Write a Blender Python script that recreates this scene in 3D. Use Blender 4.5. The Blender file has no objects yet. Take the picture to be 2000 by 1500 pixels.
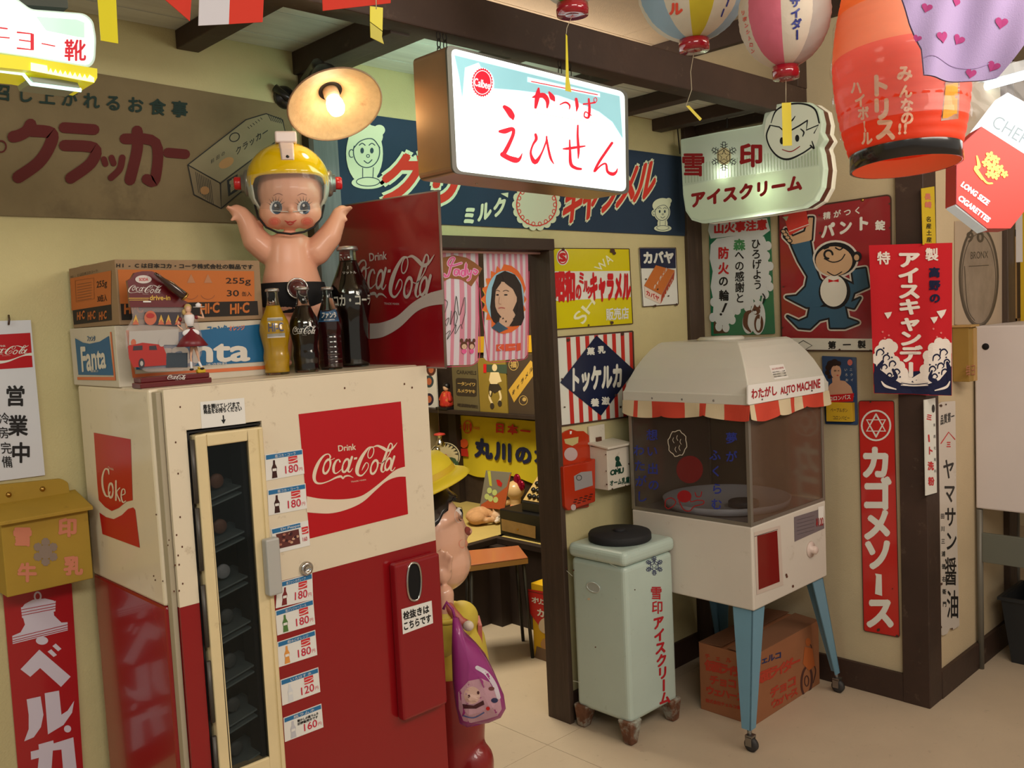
import bpy, bmesh, math, random
from mathutils.bvhtree import BVHTree
from mathutils import Vector, Matrix
random.seed(7)
SC = bpy.context.scene; COL = SC.collection
V = Vector
# ---------------------------------------------------------------- camera, world, exposure, large lights
EYE = V((0, 0, 1.5)); FPX = 1774.2
CF = V((0.69052742, 0.71939081, -0.07515811)); CR = V((0.71809849, -0.69429118, -0.04789898)); CU = V((0.0866397, 0.02089536, 0.99602056))
cam = bpy.data.cameras.new('camera'); cam.sensor_width = 36; cam.lens = FPX / 2000 * 36; cam.clip_start = .02; cam.clip_end = 60
camo = bpy.data.objects.new('camera', cam); COL.objects.link(camo)
camo.matrix_world = Matrix(((CR.x, CU.x, -CF.x, 0), (CR.y, CU.y, -CF.y, 0), (CR.z, CU.z, -CF.z, 1.5), (0, 0, 0, 1)))
SC.camera = camo
SC.view_settings.view_transform = 'Standard'; SC.view_settings.look = 'None'; SC.view_settings.exposure = -0.08; SC.view_settings.gamma = 1
SC.view_settings.use_curve_mapping = False
W = bpy.data.worlds.new('world'); SC.world = W; W.use_nodes = True
W.node_tree.nodes['Background'].inputs[0].default_value = (1, .92, .80, 1); W.node_tree.nodes['Background'].inputs[1].default_value = .36
def area(name, loc, aim, sx, sy, power, col):
    l = bpy.data.lights.new(name, 'AREA'); l.shape = 'RECTANGLE'; l.size = sx; l.size_y = sy; l.energy = power; l.color = col
    o = bpy.data.objects.new(name, l); o.location = loc; o.rotation_euler = (V(aim) - V(loc)).to_track_quat('-Z', 'Y').to_euler(); COL.objects.link(o); return o
def point(name, loc, power, col, r=.03):
    l = bpy.data.lights.new(name, 'POINT'); l.energy = power; l.color = col; l.shadow_soft_size = r
    o = bpy.data.objects.new(name, l); o.location = loc; COL.objects.link(o); return o
area('shop_ceiling_light', (.2, -.6, 2.55), (.9, 1.2, .6), 1.6, .5, 44, (1, .95, .87))
area('shop_ceiling_light', (2.9, -.2, 2.55), (3.1, 1.2, .4), 1.4, .4, 20, (1, .88, .76))
area('ceiling_fill', (1.9, -.1, 2.1), (2.8, 2.0, 2.63), 1.0, .4, 15, (1, .88, .76))  # added unseen fill, aimed up to brighten the shop ceiling
area('shop_ceiling_light', (-.9, 1.3, 2.5), (.6, 2.2, .8), .8, .4, 8, (.95, 1, .85))
area('room_light', (2.45, 3.1, 2.1), (2.6, 3.3, 0), .7, .5, 40, (1, .9, .7))
area('roof_fill', (2.3, 3.0, 2.40), (2.3, 3.0, 3), 1.8, .9, 21, (1, .88, .76))  # unseen fill added above the lean-to, brightens the ceiling beyond the beam
# ---------------------------------------------------------------- pixel rays onto real planes (measuring help)
def ray(x, y): return CF + CR * ((x - 1000) / FPX) - CU * ((y - 750) / FPX)
def PZ(x, y, z): d = ray(x, y); return EYE + d * ((z - 1.5) / d.z)
def PX(x, y, X): d = ray(x, y); return EYE + d * (X / d.x)
def PY(x, y, Y): d = ray(x, y); return EYE + d * (Y / d.y)
def PD(x, y, k): return EYE + ray(x, y) * k
class Plane:
    def __init__(s, p, n): s.p = V(p); s.n = V(n).normalized()
    def __call__(s, x, y, off=0):
        d = ray(x, y); q = s.p + s.n * off
        return EYE + d * ((q - EYE).dot(s.n) / d.dot(s.n))
def YP(Y): return Plane((0, Y, 0), (0, -1, 0))
def XP(X): return Plane((X, 0, 0), (-1, 0, 0))
class Quad:      # unit square (u right, v down) on a plane between four pixel corners tl tr br bl
    def __init__(s, pl, c): s.n = pl.n; s.c = [pl(*q) for q in c]
    def __call__(s, u, v, off=0):
        a, b, c, d = s.c; return (a * (1 - u) + b * u) * (1 - v) + (d * (1 - u) + c * u) * v + s.n * off
class Rect:      # metric frame: origin, u axis, v axis (down)
    def __init__(s, o, u, v, n): s.o = V(o); s.u = V(u); s.v = V(v); s.n = V(n).normalized()
    def __call__(s, u, v, off=0): return s.o + s.u * u + s.v * v + s.n * off
# ---------------------------------------------------------------- materials
def lin(c): return tuple(((v / 255) / 12.92 if v / 255 <= .04045 else ((v / 255 + .055) / 1.055) ** 2.4) for v in c)
MATS = {}
def mt(key, rgb=None, rough=.5, metal=0, noise=0, scale=8, bump=0, bscale=60, alpha=1, trans=0, ior=1.45, emis=0, coat=0, dirt=None, dirtamt=.5, dscale=5, stretch=None, sheen=0, thin=0):
    if key in MATS: return MATS[key]
    m = bpy.data.materials.new(key); m.use_nodes = True; nt = m.node_tree; N = nt.nodes; L = nt.links
    b = N['Principled BSDF']; c = lin(rgb) + (1,)
    b.inputs['Base Color'].default_value = c; b.inputs['Roughness'].default_value = rough; b.inputs['Metallic'].default_value = metal
    b.inputs['Transmission Weight'].default_value = trans; b.inputs['IOR'].default_value = ior; b.inputs['Alpha'].default_value = alpha
    if coat: b.inputs['Coat Weight'].default_value = coat; b.inputs['Coat Roughness'].default_value = .08
    if sheen: b.inputs['Sheen Weight'].default_value = sheen
    if emis: b.inputs['Emission Color'].default_value = c; b.inputs['Emission Strength'].default_value = emis
    if noise or bump or dirt:
        tc = N.new('ShaderNodeTexCoord'); mp = N.new('ShaderNodeMapping'); L.new(tc.outputs['Object'], mp.inputs['Vector'])
        if stretch: mp.inputs['Scale'].default_value = stretch
    src = None
    if noise:
        n = N.new('ShaderNodeTexNoise'); n.inputs['Scale'].default_value = scale; n.inputs['Detail'].default_value = 8; n.inputs['Roughness'].default_value = .6
        L.new(mp.outputs[0], n.inputs['Vector']); r = N.new('ShaderNodeMapRange'); L.new(n.outputs['Fac'], r.inputs['Value'])
        r.inputs['From Min'].default_value = .25; r.inputs['From Max'].default_value = .75; r.inputs['To Min'].default_value = 1 - noise; r.inputs['To Max'].default_value = 1 + noise * .4
        x = N.new('ShaderNodeVectorMath'); x.operation = 'SCALE'; x.inputs[0].default_value = c[:3]; L.new(r.outputs[0], x.inputs['Scale']); src = x.outputs[0]
    if dirt:
        n = N.new('ShaderNodeTexNoise'); n.inputs['Scale'].default_value = dscale; n.inputs['Detail'].default_value = 10; n.inputs['Roughness'].default_value = .7
        L.new(mp.outputs[0], n.inputs['Vector']); r = N.new('ShaderNodeMapRange'); L.new(n.outputs['Fac'], r.inputs['Value'])
        r.inputs['From Min'].default_value = .62 - .12 * dirtamt; r.inputs['From Max'].default_value = .72; r.inputs['To Max'].default_value = min(1, .3 + dirtamt)
        x = N.new('ShaderNodeMix'); x.data_type = 'RGBA'; L.new(r.outputs[0], x.inputs['Factor']); x.inputs[6].default_value = c; x.inputs[7].default_value = lin(dirt) + (1,)
        if src: L.new(src, x.inputs[6])
        src = x.outputs[2]
    if src: L.new(src, b.inputs['Base Color'])
    if bump:
        n = N.new('ShaderNodeTexNoise'); n.inputs['Scale'].default_value = bscale; n.inputs['Detail'].default_value = 4; L.new(mp.outputs[0], n.inputs['Vector'])
        q = N.new('ShaderNodeBump'); q.inputs['Strength'].default_value = bump; q.inputs['Distance'].default_value = .004; L.new(n.outputs['Fac'], q.inputs['Height']); L.new(q.outputs[0], b.inputs['Normal'])
    if thin:
        tr = N.new('ShaderNodeBsdfTranslucent'); tr.inputs['Color'].default_value = c; mx = N.new('ShaderNodeMixShader'); mx.inputs[0].default_value = thin
        L.new(b.outputs[0], mx.inputs[1]); L.new(tr.outputs[0], mx.inputs[2]); L.new(mx.outputs[0], N['Material Output'].inputs['Surface'])
    MATS[key] = m; return m
def pr(key, rgb=None, rough=.45, emis=0, **k): return mt(key, rgb, rough=rough, emis=emis, **k)
# ---------------------------------------------------------------- mesh collector
WL = {}
def wl(o): return WL.get(o.name, V((0, 0, 0))) if o else V((0, 0, 0))
class MB:
    def __init__(s, mat=None): s.v = []; s.f = []; s.fm = []; s.mats = []; s.sm = []; s.cur = mat; s.X = None
    def mi(s, m):
        m = m or s.cur
        if m not in s.mats: s.mats.append(m)
        return s.mats.index(m)
    def add(s, vs, fs, mat=None, smooth=False):
        o = len(s.v); k = s.mi(mat)
        s.v += [(s.X @ V(p)) if s.X else V(p) for p in vs]
        for f in fs: s.f.append([i + o for i in f]); s.fm.append(k); s.sm.append(smooth)
        return s
    def box(s, x0, x1, y0, y1, z0, z1, mat=None):
        vs = [(x, y, z) for z in (z0, z1) for y in (y0, y1) for x in (x0, x1)]
        return s.add(vs, [(0, 2, 3, 1), (4, 5, 7, 6), (0, 1, 5, 4), (2, 6, 7, 3), (0, 4, 6, 2), (1, 3, 7, 5)], mat)
    def obox(s, c, ax, ay, az, mat=None):   # centre and three half-axis vectors
        c, ax, ay, az = V(c), V(ax), V(ay), V(az)
        vs = [c + ax * i + ay * j + az * k for k in (-1, 1) for j in (-1, 1) for i in (-1, 1)]
        return s.add(vs, [(0, 2, 3, 1), (4, 5, 7, 6), (0, 1, 5, 4), (2, 6, 7, 3), (0, 4, 6, 2), (1, 3, 7, 5)], mat)
    def prism(s, poly, off, mat=None):
        n = len(poly); off = V(off); vs = [V(p) for p in poly] + [V(p) + off for p in poly]
        return s.add(vs, [list(range(n))[::-1], list(range(n, 2 * n))] + [(i, (i + 1) % n, n + (i + 1) % n, n + i) for i in range(n)], mat)
    def lathe(s, prof, c=(0, 0, 0), ax=(0, 0, 1), seg=32, mat=None, smooth=True, cap=True, sx=1, sy=1):
        q = V((0, 0, 1)).rotation_difference(V(ax).normalized()); c = V(c); vs = []; fs = []
        for r, z in prof:
            for i in range(seg):
                a = 2 * math.pi * i / seg; vs.append(c + q @ V((r * sx * math.cos(a), r * sy * math.sin(a), z)))
        for k in range(len(prof) - 1):
            for i in range(seg):
                j = (i + 1) % seg; fs.append((k * seg + i, k * seg + j, (k + 1) * seg + j, (k + 1) * seg + i))
        s.add(vs, fs, mat, smooth)
        if cap:
            n = len(prof) - 1
            if prof[0][0] > 1e-5: s.add(vs[:seg], [list(range(seg))[::-1]], mat)
            if prof[n][0] > 1e-5: s.add(vs[n * seg:], [list(range(seg))], mat)
        return s
    def tube(s, pts, rad, seg=10, mat=None, closed=False):
        pts = [V(p) for p in pts]; n = len(pts); vs = []; fs = []; up = None
        if not hasattr(rad, '__len__'): rad = [rad] * n
        for i, p in enumerate(pts):
            t = (pts[(i + 1) % n] - pts[i - 1]) if closed else (pts[min(i + 1, n - 1)] - pts[max(i - 1, 0)])
            t.normalize()
            if up is None: up = V((0, 0, 1)) if abs(t.z) < .9 else V((1, 0, 0))
            a = t.cross(up).normalized(); up = a.cross(t).normalized()
            for k in range(seg): w = 2 * math.pi * k / seg; vs.append(p + (a * math.cos(w) + up * math.sin(w)) * rad[i])
        for i in range(n if closed else n - 1):
            j = (i + 1) % n
            for k in range(seg): fs.append((i * seg + k, i * seg + (k + 1) % seg, j * seg + (k + 1) % seg, j * seg + k))
        s.add(vs, fs, mat, True)
        if not closed: s.add(vs[:seg], [list(range(seg))], mat); s.add(vs[-seg:], [list(range(seg))[::-1]], mat)
        return s
    def ball(s, c, r, mat=None, seg=24, ax=None):   # r scalar or (rx,ry,rz); ax optional rotation Matrix
        if not hasattr(r, '__len__'): r = (r, r, r)
        c = V(c); vs = []; fs = []; H = seg // 2
        R = ax or Matrix.Identity(3)
        for j in range(H + 1):
            t = math.pi * j / H
            for i in range(seg):
                a = 2 * math.pi * i / seg
                vs.append(c + R @ V((r[0] * math.sin(t) * math.cos(a), r[1] * math.sin(t) * math.sin(a), r[2] * math.cos(t))))
        for j in range(H):
            for i in range(seg): k = (i + 1) % seg; fs.append((j * seg + i, (j + 1) * seg + i, (j + 1) * seg + k, j * seg + k))
        return s.add(vs, fs, mat, True)
    def caps(s, p0, r0, p1, r1, mat=None, seg=16):  # tapered capsule
        p0, p1 = V(p0), V(p1); d = p1 - p0; L = d.length; pr = []
        for i in range(5): a = math.pi / 2 * i / 4; pr.append((max(1e-4, r0 * math.sin(a)), -r0 * math.cos(a)))
        for i in range(5): a = math.pi / 2 * i / 4; pr.append((max(1e-4, r1 * math.cos(a)), L + r1 * math.sin(a)))
        return s.lathe(pr, p0, d if L > 1e-6 else (0, 0, 1), seg, mat, cap=False)
    def build(s, name, parent=None, bevel=0, loc=None, seg=2, fix=True):
        base = wl(parent) if parent else V(loc or (0, 0, 0))
        me = bpy.data.meshes.new(name); me.from_pydata([tuple(p - base) for p in s.v], [], s.f)
        for m in s.mats: me.materials.append(m)
        for p, k, q in zip(me.polygons, s.fm, s.sm): p.material_index = k; p.use_smooth = q
        if fix:
            bm = bmesh.new(); bm.from_mesh(me); bmesh.ops.remove_doubles(bm, verts=bm.verts, dist=1e-6); bmesh.ops.recalc_face_normals(bm, faces=bm.faces); bm.to_mesh(me); bm.free()
        o = bpy.data.objects.new(name, me); COL.objects.link(o)
        if parent: o.parent = parent
        else: o.location = base
        WL[o.name] = base
        if bevel:
            b = o.modifiers.new('bevel', 'BEVEL'); b.width = bevel; b.segments = seg; b.limit_method = 'ANGLE'; b.angle_limit = .7
            for p in me.polygons: p.use_smooth = False
        return o
    def blob(s, name, parent=None, voxel=.006, smooth=6, loc=None, mat=None):   # fuse overlapping volumes into one skin
        o = s.build(name, parent, loc=loc, fix=False)
        r = o.modifiers.new('r', 'REMESH'); r.mode = 'VOXEL'; r.voxel_size = voxel; r.use_smooth_shade = True
        q = o.modifiers.new('s', 'SMOOTH'); q.iterations = smooth; q.factor = .5
        dg = bpy.context.evaluated_depsgraph_get(); me = bpy.data.meshes.new_from_object(o.evaluated_get(dg)); o.modifiers.clear()
        old = o.data; o.data = me; me.name = name; bpy.data.meshes.remove(old)
        me.materials.clear(); me.materials.append(mat or s.mats[0])
        return o
def carve(o, x0, x1, y0, y1, z0, z1):     # cut a box-shaped cavity, keeping the bevel for afterwards
    c = MB(o.data.materials[0]).box(x0, x1, y0, y1, z0, z1).build('cutter'); bo = o.modifiers.new('cut', 'BOOLEAN'); bo.operation = 'DIFFERENCE'; bo.object = c; bo.solver = 'EXACT'
    l = o.matrix_world; bpy.context.view_layer.update(); dg = bpy.context.evaluated_depsgraph_get()
    me = bpy.data.meshes.new_from_object(o.evaluated_get(dg)); o.modifiers.clear(); old = o.data; o.data = me; me.name = old.name; bpy.data.objects.remove(c)
    return o
def tag(o, label, cat=None, group=None, kind=None):
    if label: o['label'] = label
    if cat: o['category'] = cat
    if group: o['group'] = group
    if kind: o['kind'] = kind
    return o
def thing(name, label, cat, loc, group=None):
    o = bpy.data.objects.new(name, None); o.empty_display_size = .05; o.location = V(loc); COL.objects.link(o); WL[o.name] = V(loc)
    return tag(o, label, cat, group)
def struct(o, label, cat=None): return tag(o, label, cat, kind='structure')
def dup(root, loc, label):
    def cp(o, par):
        c = o.copy(); COL.objects.link(c)
        if par: c.parent = par
        for ch in [x for x in SC.objects if x.parent == o and x != c]: cp(ch, c)
        return c
    r = cp(root, None); r.location = V(loc); r['label'] = label; return r
# ---------------------------------------------------------------- flat print: glyphs, strokes, polygons mapped onto a surface
GC = {}
def glyph(ch):
    if ch in GC: return GC[ch]
    c = bpy.data.curves.new('g', 'FONT'); c.body = ch; c.resolution_u = 3
    o = bpy.data.objects.new('g', c); COL.objects.link(o); dg = bpy.context.evaluated_depsgraph_get()
    m = bpy.data.meshes.new_from_object(o.evaluated_get(dg)); m.calc_loop_triangles()
    vs = [(v.co.x, v.co.y) for v in m.vertices]; tr = [tuple(t.vertices) for t in m.loop_triangles]
    bpy.data.objects.remove(o); bpy.data.curves.remove(c); bpy.data.meshes.remove(m)
    GC[ch] = (vs, tr); return GC[ch]
VERT = {'ー': 1}
def smooth_pts(P, n=5):
    if len(P) < 3: return P
    o = []
    for i in range(len(P) - 1):
        p0 = P[max(i - 1, 0)]; p1 = P[i]; p2 = P[i + 1]; p3 = P[min(i + 2, len(P) - 1)]
        for k in range(n):
            t = k / n
            o.append(tuple(.5 * (2 * b + (c - a) * t + (2 * a - 5 * b + 4 * c - d) * t * t + (3 * b - a - 3 * c + d) * t ** 3) for a, b, c, d in zip(p0, p1, p2, p3)))
    o.append(P[-1]); return o
class Art:
    def __init__(s, mp, step=.0005, base=.0006): s.m = mp; s.b = MB(); s.step = step; s.base = base; s.k = 0
    def off(s, L, j=0): return s.base + s.step * L + j * .00002
    def _e(s, vs, fs, mat, L, j=0):
        s.c = getattr(s, 'c', 0) + 1; j = s.c % 17
        s.b.add([s.m(x, y, s.off(L, j)) for x, y in vs], fs, mat)
    def poly(s, pts, mat, L=0): s._e(pts, [list(range(len(pts)))], mat, L); return s
    def rect(s, x0, y0, x1, y1, mat, L=0): return s.poly([(x0, y0), (x1, y0), (x1, y1), (x0, y1)], mat, L)
    def ell(s, cx, cy, rx, ry, mat, L=0, rot=0, n=28, a0=0, a1=360):
        r = math.radians(rot); P = []
        for i in range(n + (0 if a1 - a0 == 360 else 1)):
            a = math.radians(a0 + (a1 - a0) * i / n); x, y = rx * math.cos(a), ry * math.sin(a); P.append((cx + x * math.cos(r) - y * math.sin(r), cy + x * math.sin(r) + y * math.cos(r)))
        return s.poly(P, mat, L)
    def ring(s, cx, cy, rx, ry, w, mat, L=0, rot=0, n=28, a0=0, a1=360, w2=None):
        r = math.radians(rot); P = []
        full = a1 - a0 == 360
        for i in range(n + 1):
            t = i / n; a = math.radians(a0 + (a1 - a0) * t); x, y = rx * math.cos(a), ry * math.sin(a)
            ww = w if w2 is None else w + (w2 - w) * abs(math.sin(a))
            P.append((cx + x * math.cos(r) - y * math.sin(r), cy + x * math.sin(r) + y * math.cos(r), ww))
        return s.stroke(P, mat, L, sm=False, cap=not full)
    def stroke(s, P, mat, L=0, w=None, sm=True, cap=True):
        P = [tuple(p) if len(p) == 3 else (p[0], p[1], w) for p in P]
        if sm: P = smooth_pts(P)
        s.k += 1; j = s.k % 12; vs = []; fs = []; n = len(P)
        for i, p in enumerate(P):
            a = P[max(i - 1, 0)]; b = P[min(i + 1, n - 1)]; dx, dy = b[0] - a[0], b[1] - a[1]; l = math.hypot(dx, dy) or 1; nx, ny = -dy / l, dx / l; h = p[2] / 2
            vs += [(p[0] + nx * h, p[1] + ny * h), (p[0] - nx * h, p[1] - ny * h)]
            if i: fs.append((2 * i - 2, 2 * i - 1, 2 * i + 1, 2 * i))
        s._e(vs, fs, mat, L, j)
        if cap:
            for p in (P[0], P[-1]):
                s._e([(p[0] + p[2] / 2 * math.cos(a * math.pi / 5), p[1] + p[2] / 2 * math.sin(a * math.pi / 5)) for a in range(10)], [list(range(10))], mat, L, j + .5)
        return s
    def glyphs(s, g, fn, mat, L, bold=0):
        vs, tr = g
        sh = [(0, 0)] if not bold else [(bold * math.cos(a * math.pi / 4), bold * math.sin(a * math.pi / 4)) for a in range(8)] + [(0, 0)]
        for j, (dx, dy) in enumerate(sh): s._e([fn(x + dx, y + dy) for x, y in vs], tr, mat, L, j)
    def cell(s, ch, tl, tr, br, bl, mat, L=0, bold=0, vert=False):
        g = glyph(ch)
        def fn(x, y):
            u, v = x, .88 - y
            if vert and ch in 'ー': u, v = 1 - v, u
            a = [(tl[k] * (1 - u) + tr[k] * u) * (1 - v) + (bl[k] * (1 - u) + br[k] * u) * v for k in (0, 1)]; return a
        s.glyphs(g, fn, mat, L, bold)
    def text(s, t, tl, tr, br, bl, mat, L=0, bold=0):   # whole string fitted to its outline
        g = glyph(t); xs = [p[0] for p in g[0]]; ys = [p[1] for p in g[0]]; x0, x1, y0, y1 = min(xs), max(xs), min(ys), max(ys)
        def fn(x, y):
            u = (x - x0) / (x1 - x0); v = (y1 - y) / (y1 - y0)
            return [(tl[k] * (1 - u) + tr[k] * u) * (1 - v) + (bl[k] * (1 - u) + br[k] * u) * v for k in (0, 1)]
        s.glyphs(g, fn, mat, L, bold); return s
    def row(s, t, tl, tr, br, bl, mat, L=0, bold=0, vert=False):   # one cell per character
        n = len(t)
        for i, ch in enumerate(t):
            if ch == ' ': continue
            a, b = i / n, (i + 1) / n
            lp = lambda p, q, k: (p[0] + (q[0] - p[0]) * k, p[1] + (q[1] - p[1]) * k)
            if vert: s.cell(ch, lp(tl, bl, a), lp(tr, br, a), lp(tr, br, b), lp(tl, bl, b), mat, L, bold, True)
            else: s.cell(ch, lp(tl, tr, a), lp(tl, tr, b), lp(bl, br, b), lp(bl, br, a), mat, L, bold)
        return s
    def line(s, t, c0, c1, size, mat, L=0, bold=0, up=(0, -1), aspect=1):   # characters on a line of centres
        n = len(t); h = size / 2
        dx, dy = c1[0] - c0[0], c1[1] - c0[1]; l = math.hypot(dx, dy) or 1; ux, uy = (dx / l, dy / l) if n > 1 else (1, 0)
        for i, ch in enumerate(t):
            if ch == ' ': continue
            k = i / max(n - 1, 1); cx, cy = c0[0] + dx * k, c0[1] + dy * k
            P = [(cx + ux * a * h * aspect + up[0] * b * h, cy + uy * a * h * aspect + up[1] * b * h) for a, b in ((-1, 1), (1, 1), (1, -1), (-1, -1))]
            s.cell(ch, *P, mat, L, bold)
        return s
    def vline(s, t, c0, c1, size, mat, L=0, bold=0, aspect=1):
        n = len(t); h = size / 2
        for i, ch in enumerate(t):
            if ch == ' ': continue
            k = i / max(n - 1, 1); cx, cy = c0[0] + (c1[0] - c0[0]) * k, c0[1] + (c1[1] - c0[1]) * k
            s.cell(ch, (cx - h * aspect, cy - h), (cx + h * aspect, cy - h), (cx + h * aspect, cy + h), (cx - h * aspect, cy + h), mat, L, bold, True)
        return s
    def build(s, name, parent): return s.b.build(name, parent, fix=False) if s.b.f else None
def slab(pl, pts, th, mat, name, parent=None, bevel=0, loc=None, front=0):    # board of real thickness whose face follows the pixel outline
    a = [pl(x, y, front) for x, y in pts]; return MB(mat).prism(a, -pl.n * th).build(name, parent, bevel=bevel, loc=loc)
def rounded(pts, r, n=4):
    o = []; m = len(pts)
    for i in range(m):
        p = V(pts[i]).to_2d() if len(pts[i]) > 2 else V(pts[i]); a = V(pts[i - 1]); b = V(pts[(i + 1) % m])
        da = (a - p); db = (b - p); ra = min(r, da.length * .45); rb = min(r, db.length * .45); s = p + da.normalized() * ra; e = p + db.normalized() * rb
        for k in range(n + 1): t = k / n; q = s * (1 - t) ** 2 + p * 2 * t * (1 - t) + e * t * t; o.append((q.x, q.y))
    return o
def board(name, label, pl, pts, mat, th=.004, cat='sign', group=None, r=0, bevel=0, gap=.002):   # a top-level sign panel
    P = rounded(pts, r) if r else pts
    c = pl(sum(p[0] for p in pts) / len(pts), sum(p[1] for p in pts) / len(pts))
    t = thing(name, label, cat, c, group); slab(pl, P, th, mat, 'panel', t, bevel=bevel, front=th + gap); return t
def art(pl, th=.004, gap=.002): return Art(pl, base=th + gap + .0006)
def screw(b, pl, x, y, off, mat, r=.004): b.lathe([(r, 0), (r * .8, .0015), (.0005, .0022)], pl(x, y, off), pl.n, 10, mat)
# ---------------------------------------------------------------- materials used by the setting
wallm = mt('plaster', (202, 190, 142), rough=.9, noise=.10, scale=5, bump=.35, bscale=240)
wood = mt('dark_wood', (62, 44, 35), rough=.55, noise=.35, scale=5, bump=.25, bscale=30, stretch=(1, 1, 1), dirt=(120, 100, 85), dirtamt=.15, dscale=14)
woodv = mt('dark_wood_upright', (74, 58, 46), rough=.6, noise=.35, scale=6, bump=.25, bscale=30, stretch=(6, 6, .6), dirt=(105, 88, 70), dirtamt=.2, dscale=8)
greywood = mt('greyed_wood', (112, 116, 118), rough=.7, noise=.3, scale=9, stretch=(8, 8, .5))
beige = mt('ceiling_board', (214, 196, 166), rough=.9, noise=.06, scale=30, bump=.3, bscale=200)
plankm = mt('white_plank', (214, 216, 204), rough=.8, noise=.18, scale=5, stretch=(.7, 7, 7))
floorm = mt('vinyl_floor', (192, 174, 150), rough=.42, noise=.12, scale=2.2, bump=.12, bscale=300, dirt=(120, 104, 88), dirtamt=.12, dscale=30)
black = pr('black_paint', (22, 20, 20), .5); white = pr('white_print', (228, 226, 220)); red = pr('red_print', (196, 24, 30)); navy = pr('navy_print', (24, 32, 70))
chrome = mt('chrome', (205, 203, 198), rough=.18, metal=1); steel = mt('dull_steel', (150, 148, 145), rough=.4, metal=1)
rust = pr('rust', (92, 52, 34), .9); brass = mt('brass', (190, 150, 80), rough=.3, metal=1)
# ---------------------------------------------------------------- setting
floor = struct(MB(pr('floor_joint', (92, 80, 66), .9)).box(-2.5, 7.5, -2.5, 7.5, -.05, -.002).build('floor'), 'beige speckled vinyl floor')
jx = 2.17   # vinyl sheet joints
for x0, x1 in ((-2.5, .35), (.3515, 2.17), (2.1715, 3.99), (3.9915, 7.5)):
    for y0, y1 in ((-2.5, .35), (.3515, 2.169), (2.1705, 3.99), (3.9915, 7.5)): MB(floorm).box(x0, x1, y0, y1, -.004, 0).build('vinyl_sheet', floor)
WB = 2.24
wl_left = struct(MB(wallm).box(-2.5, 1.40, WB, WB + .08, 0, 2.27).build('wall_left'), 'cream plaster wall behind the cola machine')
b = MB(wallm); b.box(1.40, 1.62, WB, WB + .08, 0, 2.27); b.box(1.62, 2.362, WB, WB + .08, 1.76, 2.27); b.box(2.362, 3.29, WB, WB + .08, 0, 2.25)
wl_back = struct(b.build('wall_back'), 'cream plaster wall around the shop doorway')
b = MB(wallm); b.box(3.29, 3.37, 1.36, WB + .08, 0, 2.63); b.box(3.29, 3.37, WB + .08, 3.9, 2.3, 2.63)
b.mats = [mt('plaster_side', (190, 175, 142), rough=.9, noise=.08, scale=5, bump=.3, bscale=240)]
wl_pant = struct(b.build('wall_right'), 'cream plaster wall with the tin advertising signs')
wl_out = struct(MB(mt('plaster_outer', (196, 176, 142), rough=.9, noise=.08, scale=5, bump=.3, bscale=240)).box(3.37, 4.11, 1.31, 1.39, 0, 2.63).build('wall_front'), 'plaster wall turning the corner beside the dark post')
ceil = struct(MB(pr('ceiling_joint', (120, 104, 84), .9)).box(-2.5, 7.5, -2.5, 4, 2.64, 2.7).build('ceiling'), 'beige shop ceiling of large boards')
for i in range(9):
    for j in range(8): MB(beige).box(-2.5 + i * 1.11, -2.5 + i * 1.11 + 1.106, -2.5 + j * .82, -2.5 + j * .82 + .816, 2.63, 2.641).build('ceiling_board', ceil)
shed = struct(MB(pr('shed_batten', (70, 62, 52), .9)).box(-1.2, 3.29, 1.80, WB, 2.262, 2.27).build('ceiling_shed'), 'whitewashed plank ceiling of the lean-to roof')
for j in range(5): MB(plankm).box(-1.2, 3.288, 1.80 + j * .088, 1.80 + j * .088 + .086, 2.252 + .001 * (j % 2), 2.264).build('ceiling_plank', shed)
MBt = lambda: MB(wood)
beam = struct(MBt().box(-1.2, 3.288, 1.73, 1.80, 2.197, 2.305).build('trim_1', bevel=.004), 'long dark beam along the lean-to eaves')
for i, x in enumerate((1.07, 1.40, 1.83, 2.26, 2.66, 3.02)):
    struct(MBt().box(x - .03, x + .03, 1.79, WB, 2.205 if i != 1 else 2.19, 2.252).build('trim_%d' % (i + 2), bevel=.003), 'short dark rafter under the lean-to ceiling')
struct(MBt().box(1.46, 1.52, 1.79, WB, 2.215, 2.252).build('trim_8', bevel=.003), 'short dark rafter under the lean-to ceiling')
struct(MB(beige).box(-2.5, 3.29, 4.4, 4.46, 2.2, 2.63).build('wall_upper'), 'far wall above the lean-to roof')
# post between the two banner walls
struct(MB(woodv).box(1.385, 1.40, 2.205, WB, 0, 2.25).box(1.40, 1.48, 2.206, WB, 0, 2.25, greywood).build('trim_9'), 'grey weathered post between the two cloth banners')
# doorway
struct(MB(wood).box(1.55, 2.364, 2.212, 2.33, 1.722, 1.762).build('trim_10', bevel=.002), 'dark lintel over the shop doorway')
struct(MB(woodv).box(2.338, 2.362, 2.214, 2.325, 0, 1.722).build('trim_11', bevel=.002), 'dark jamb of the shop doorway')
struct(MB(woodv).box(1.58, 1.62, 2.214, 2.315, 0, 1.722).build('trim_12', bevel=.002), 'dark jamb of the shop doorway hidden by the machine')
# inner corner post, cross piece on the sign wall
struct(MB(woodv).box(3.185, 3.288, 2.222, WB, 0, 2.03).box(3.185, 3.288, 2.220, WB, 2.03, 2.25, wood).build('trim_13', bevel=.002), 'dark post in the inner corner')
struct(MB(wood).box(3.262, 3.29, 1.80, 2.22, 2.215, 2.252).build('trim_14', bevel=.002), 'dark rail on the sign wall under the ceiling')
struct(MB(wood).box(3.262, 3.29, 1.0, 3.9, 2.54, 2.629).build('trim_15', bevel=.002), 'dark rail where sign wall meets ceiling')
struct(MB(wood).box(3.22, 3.29, 1.73, 1.79, 2.305, 2.54).build('trim_16', bevel=.002), 'short dark strut above the beam')
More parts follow.
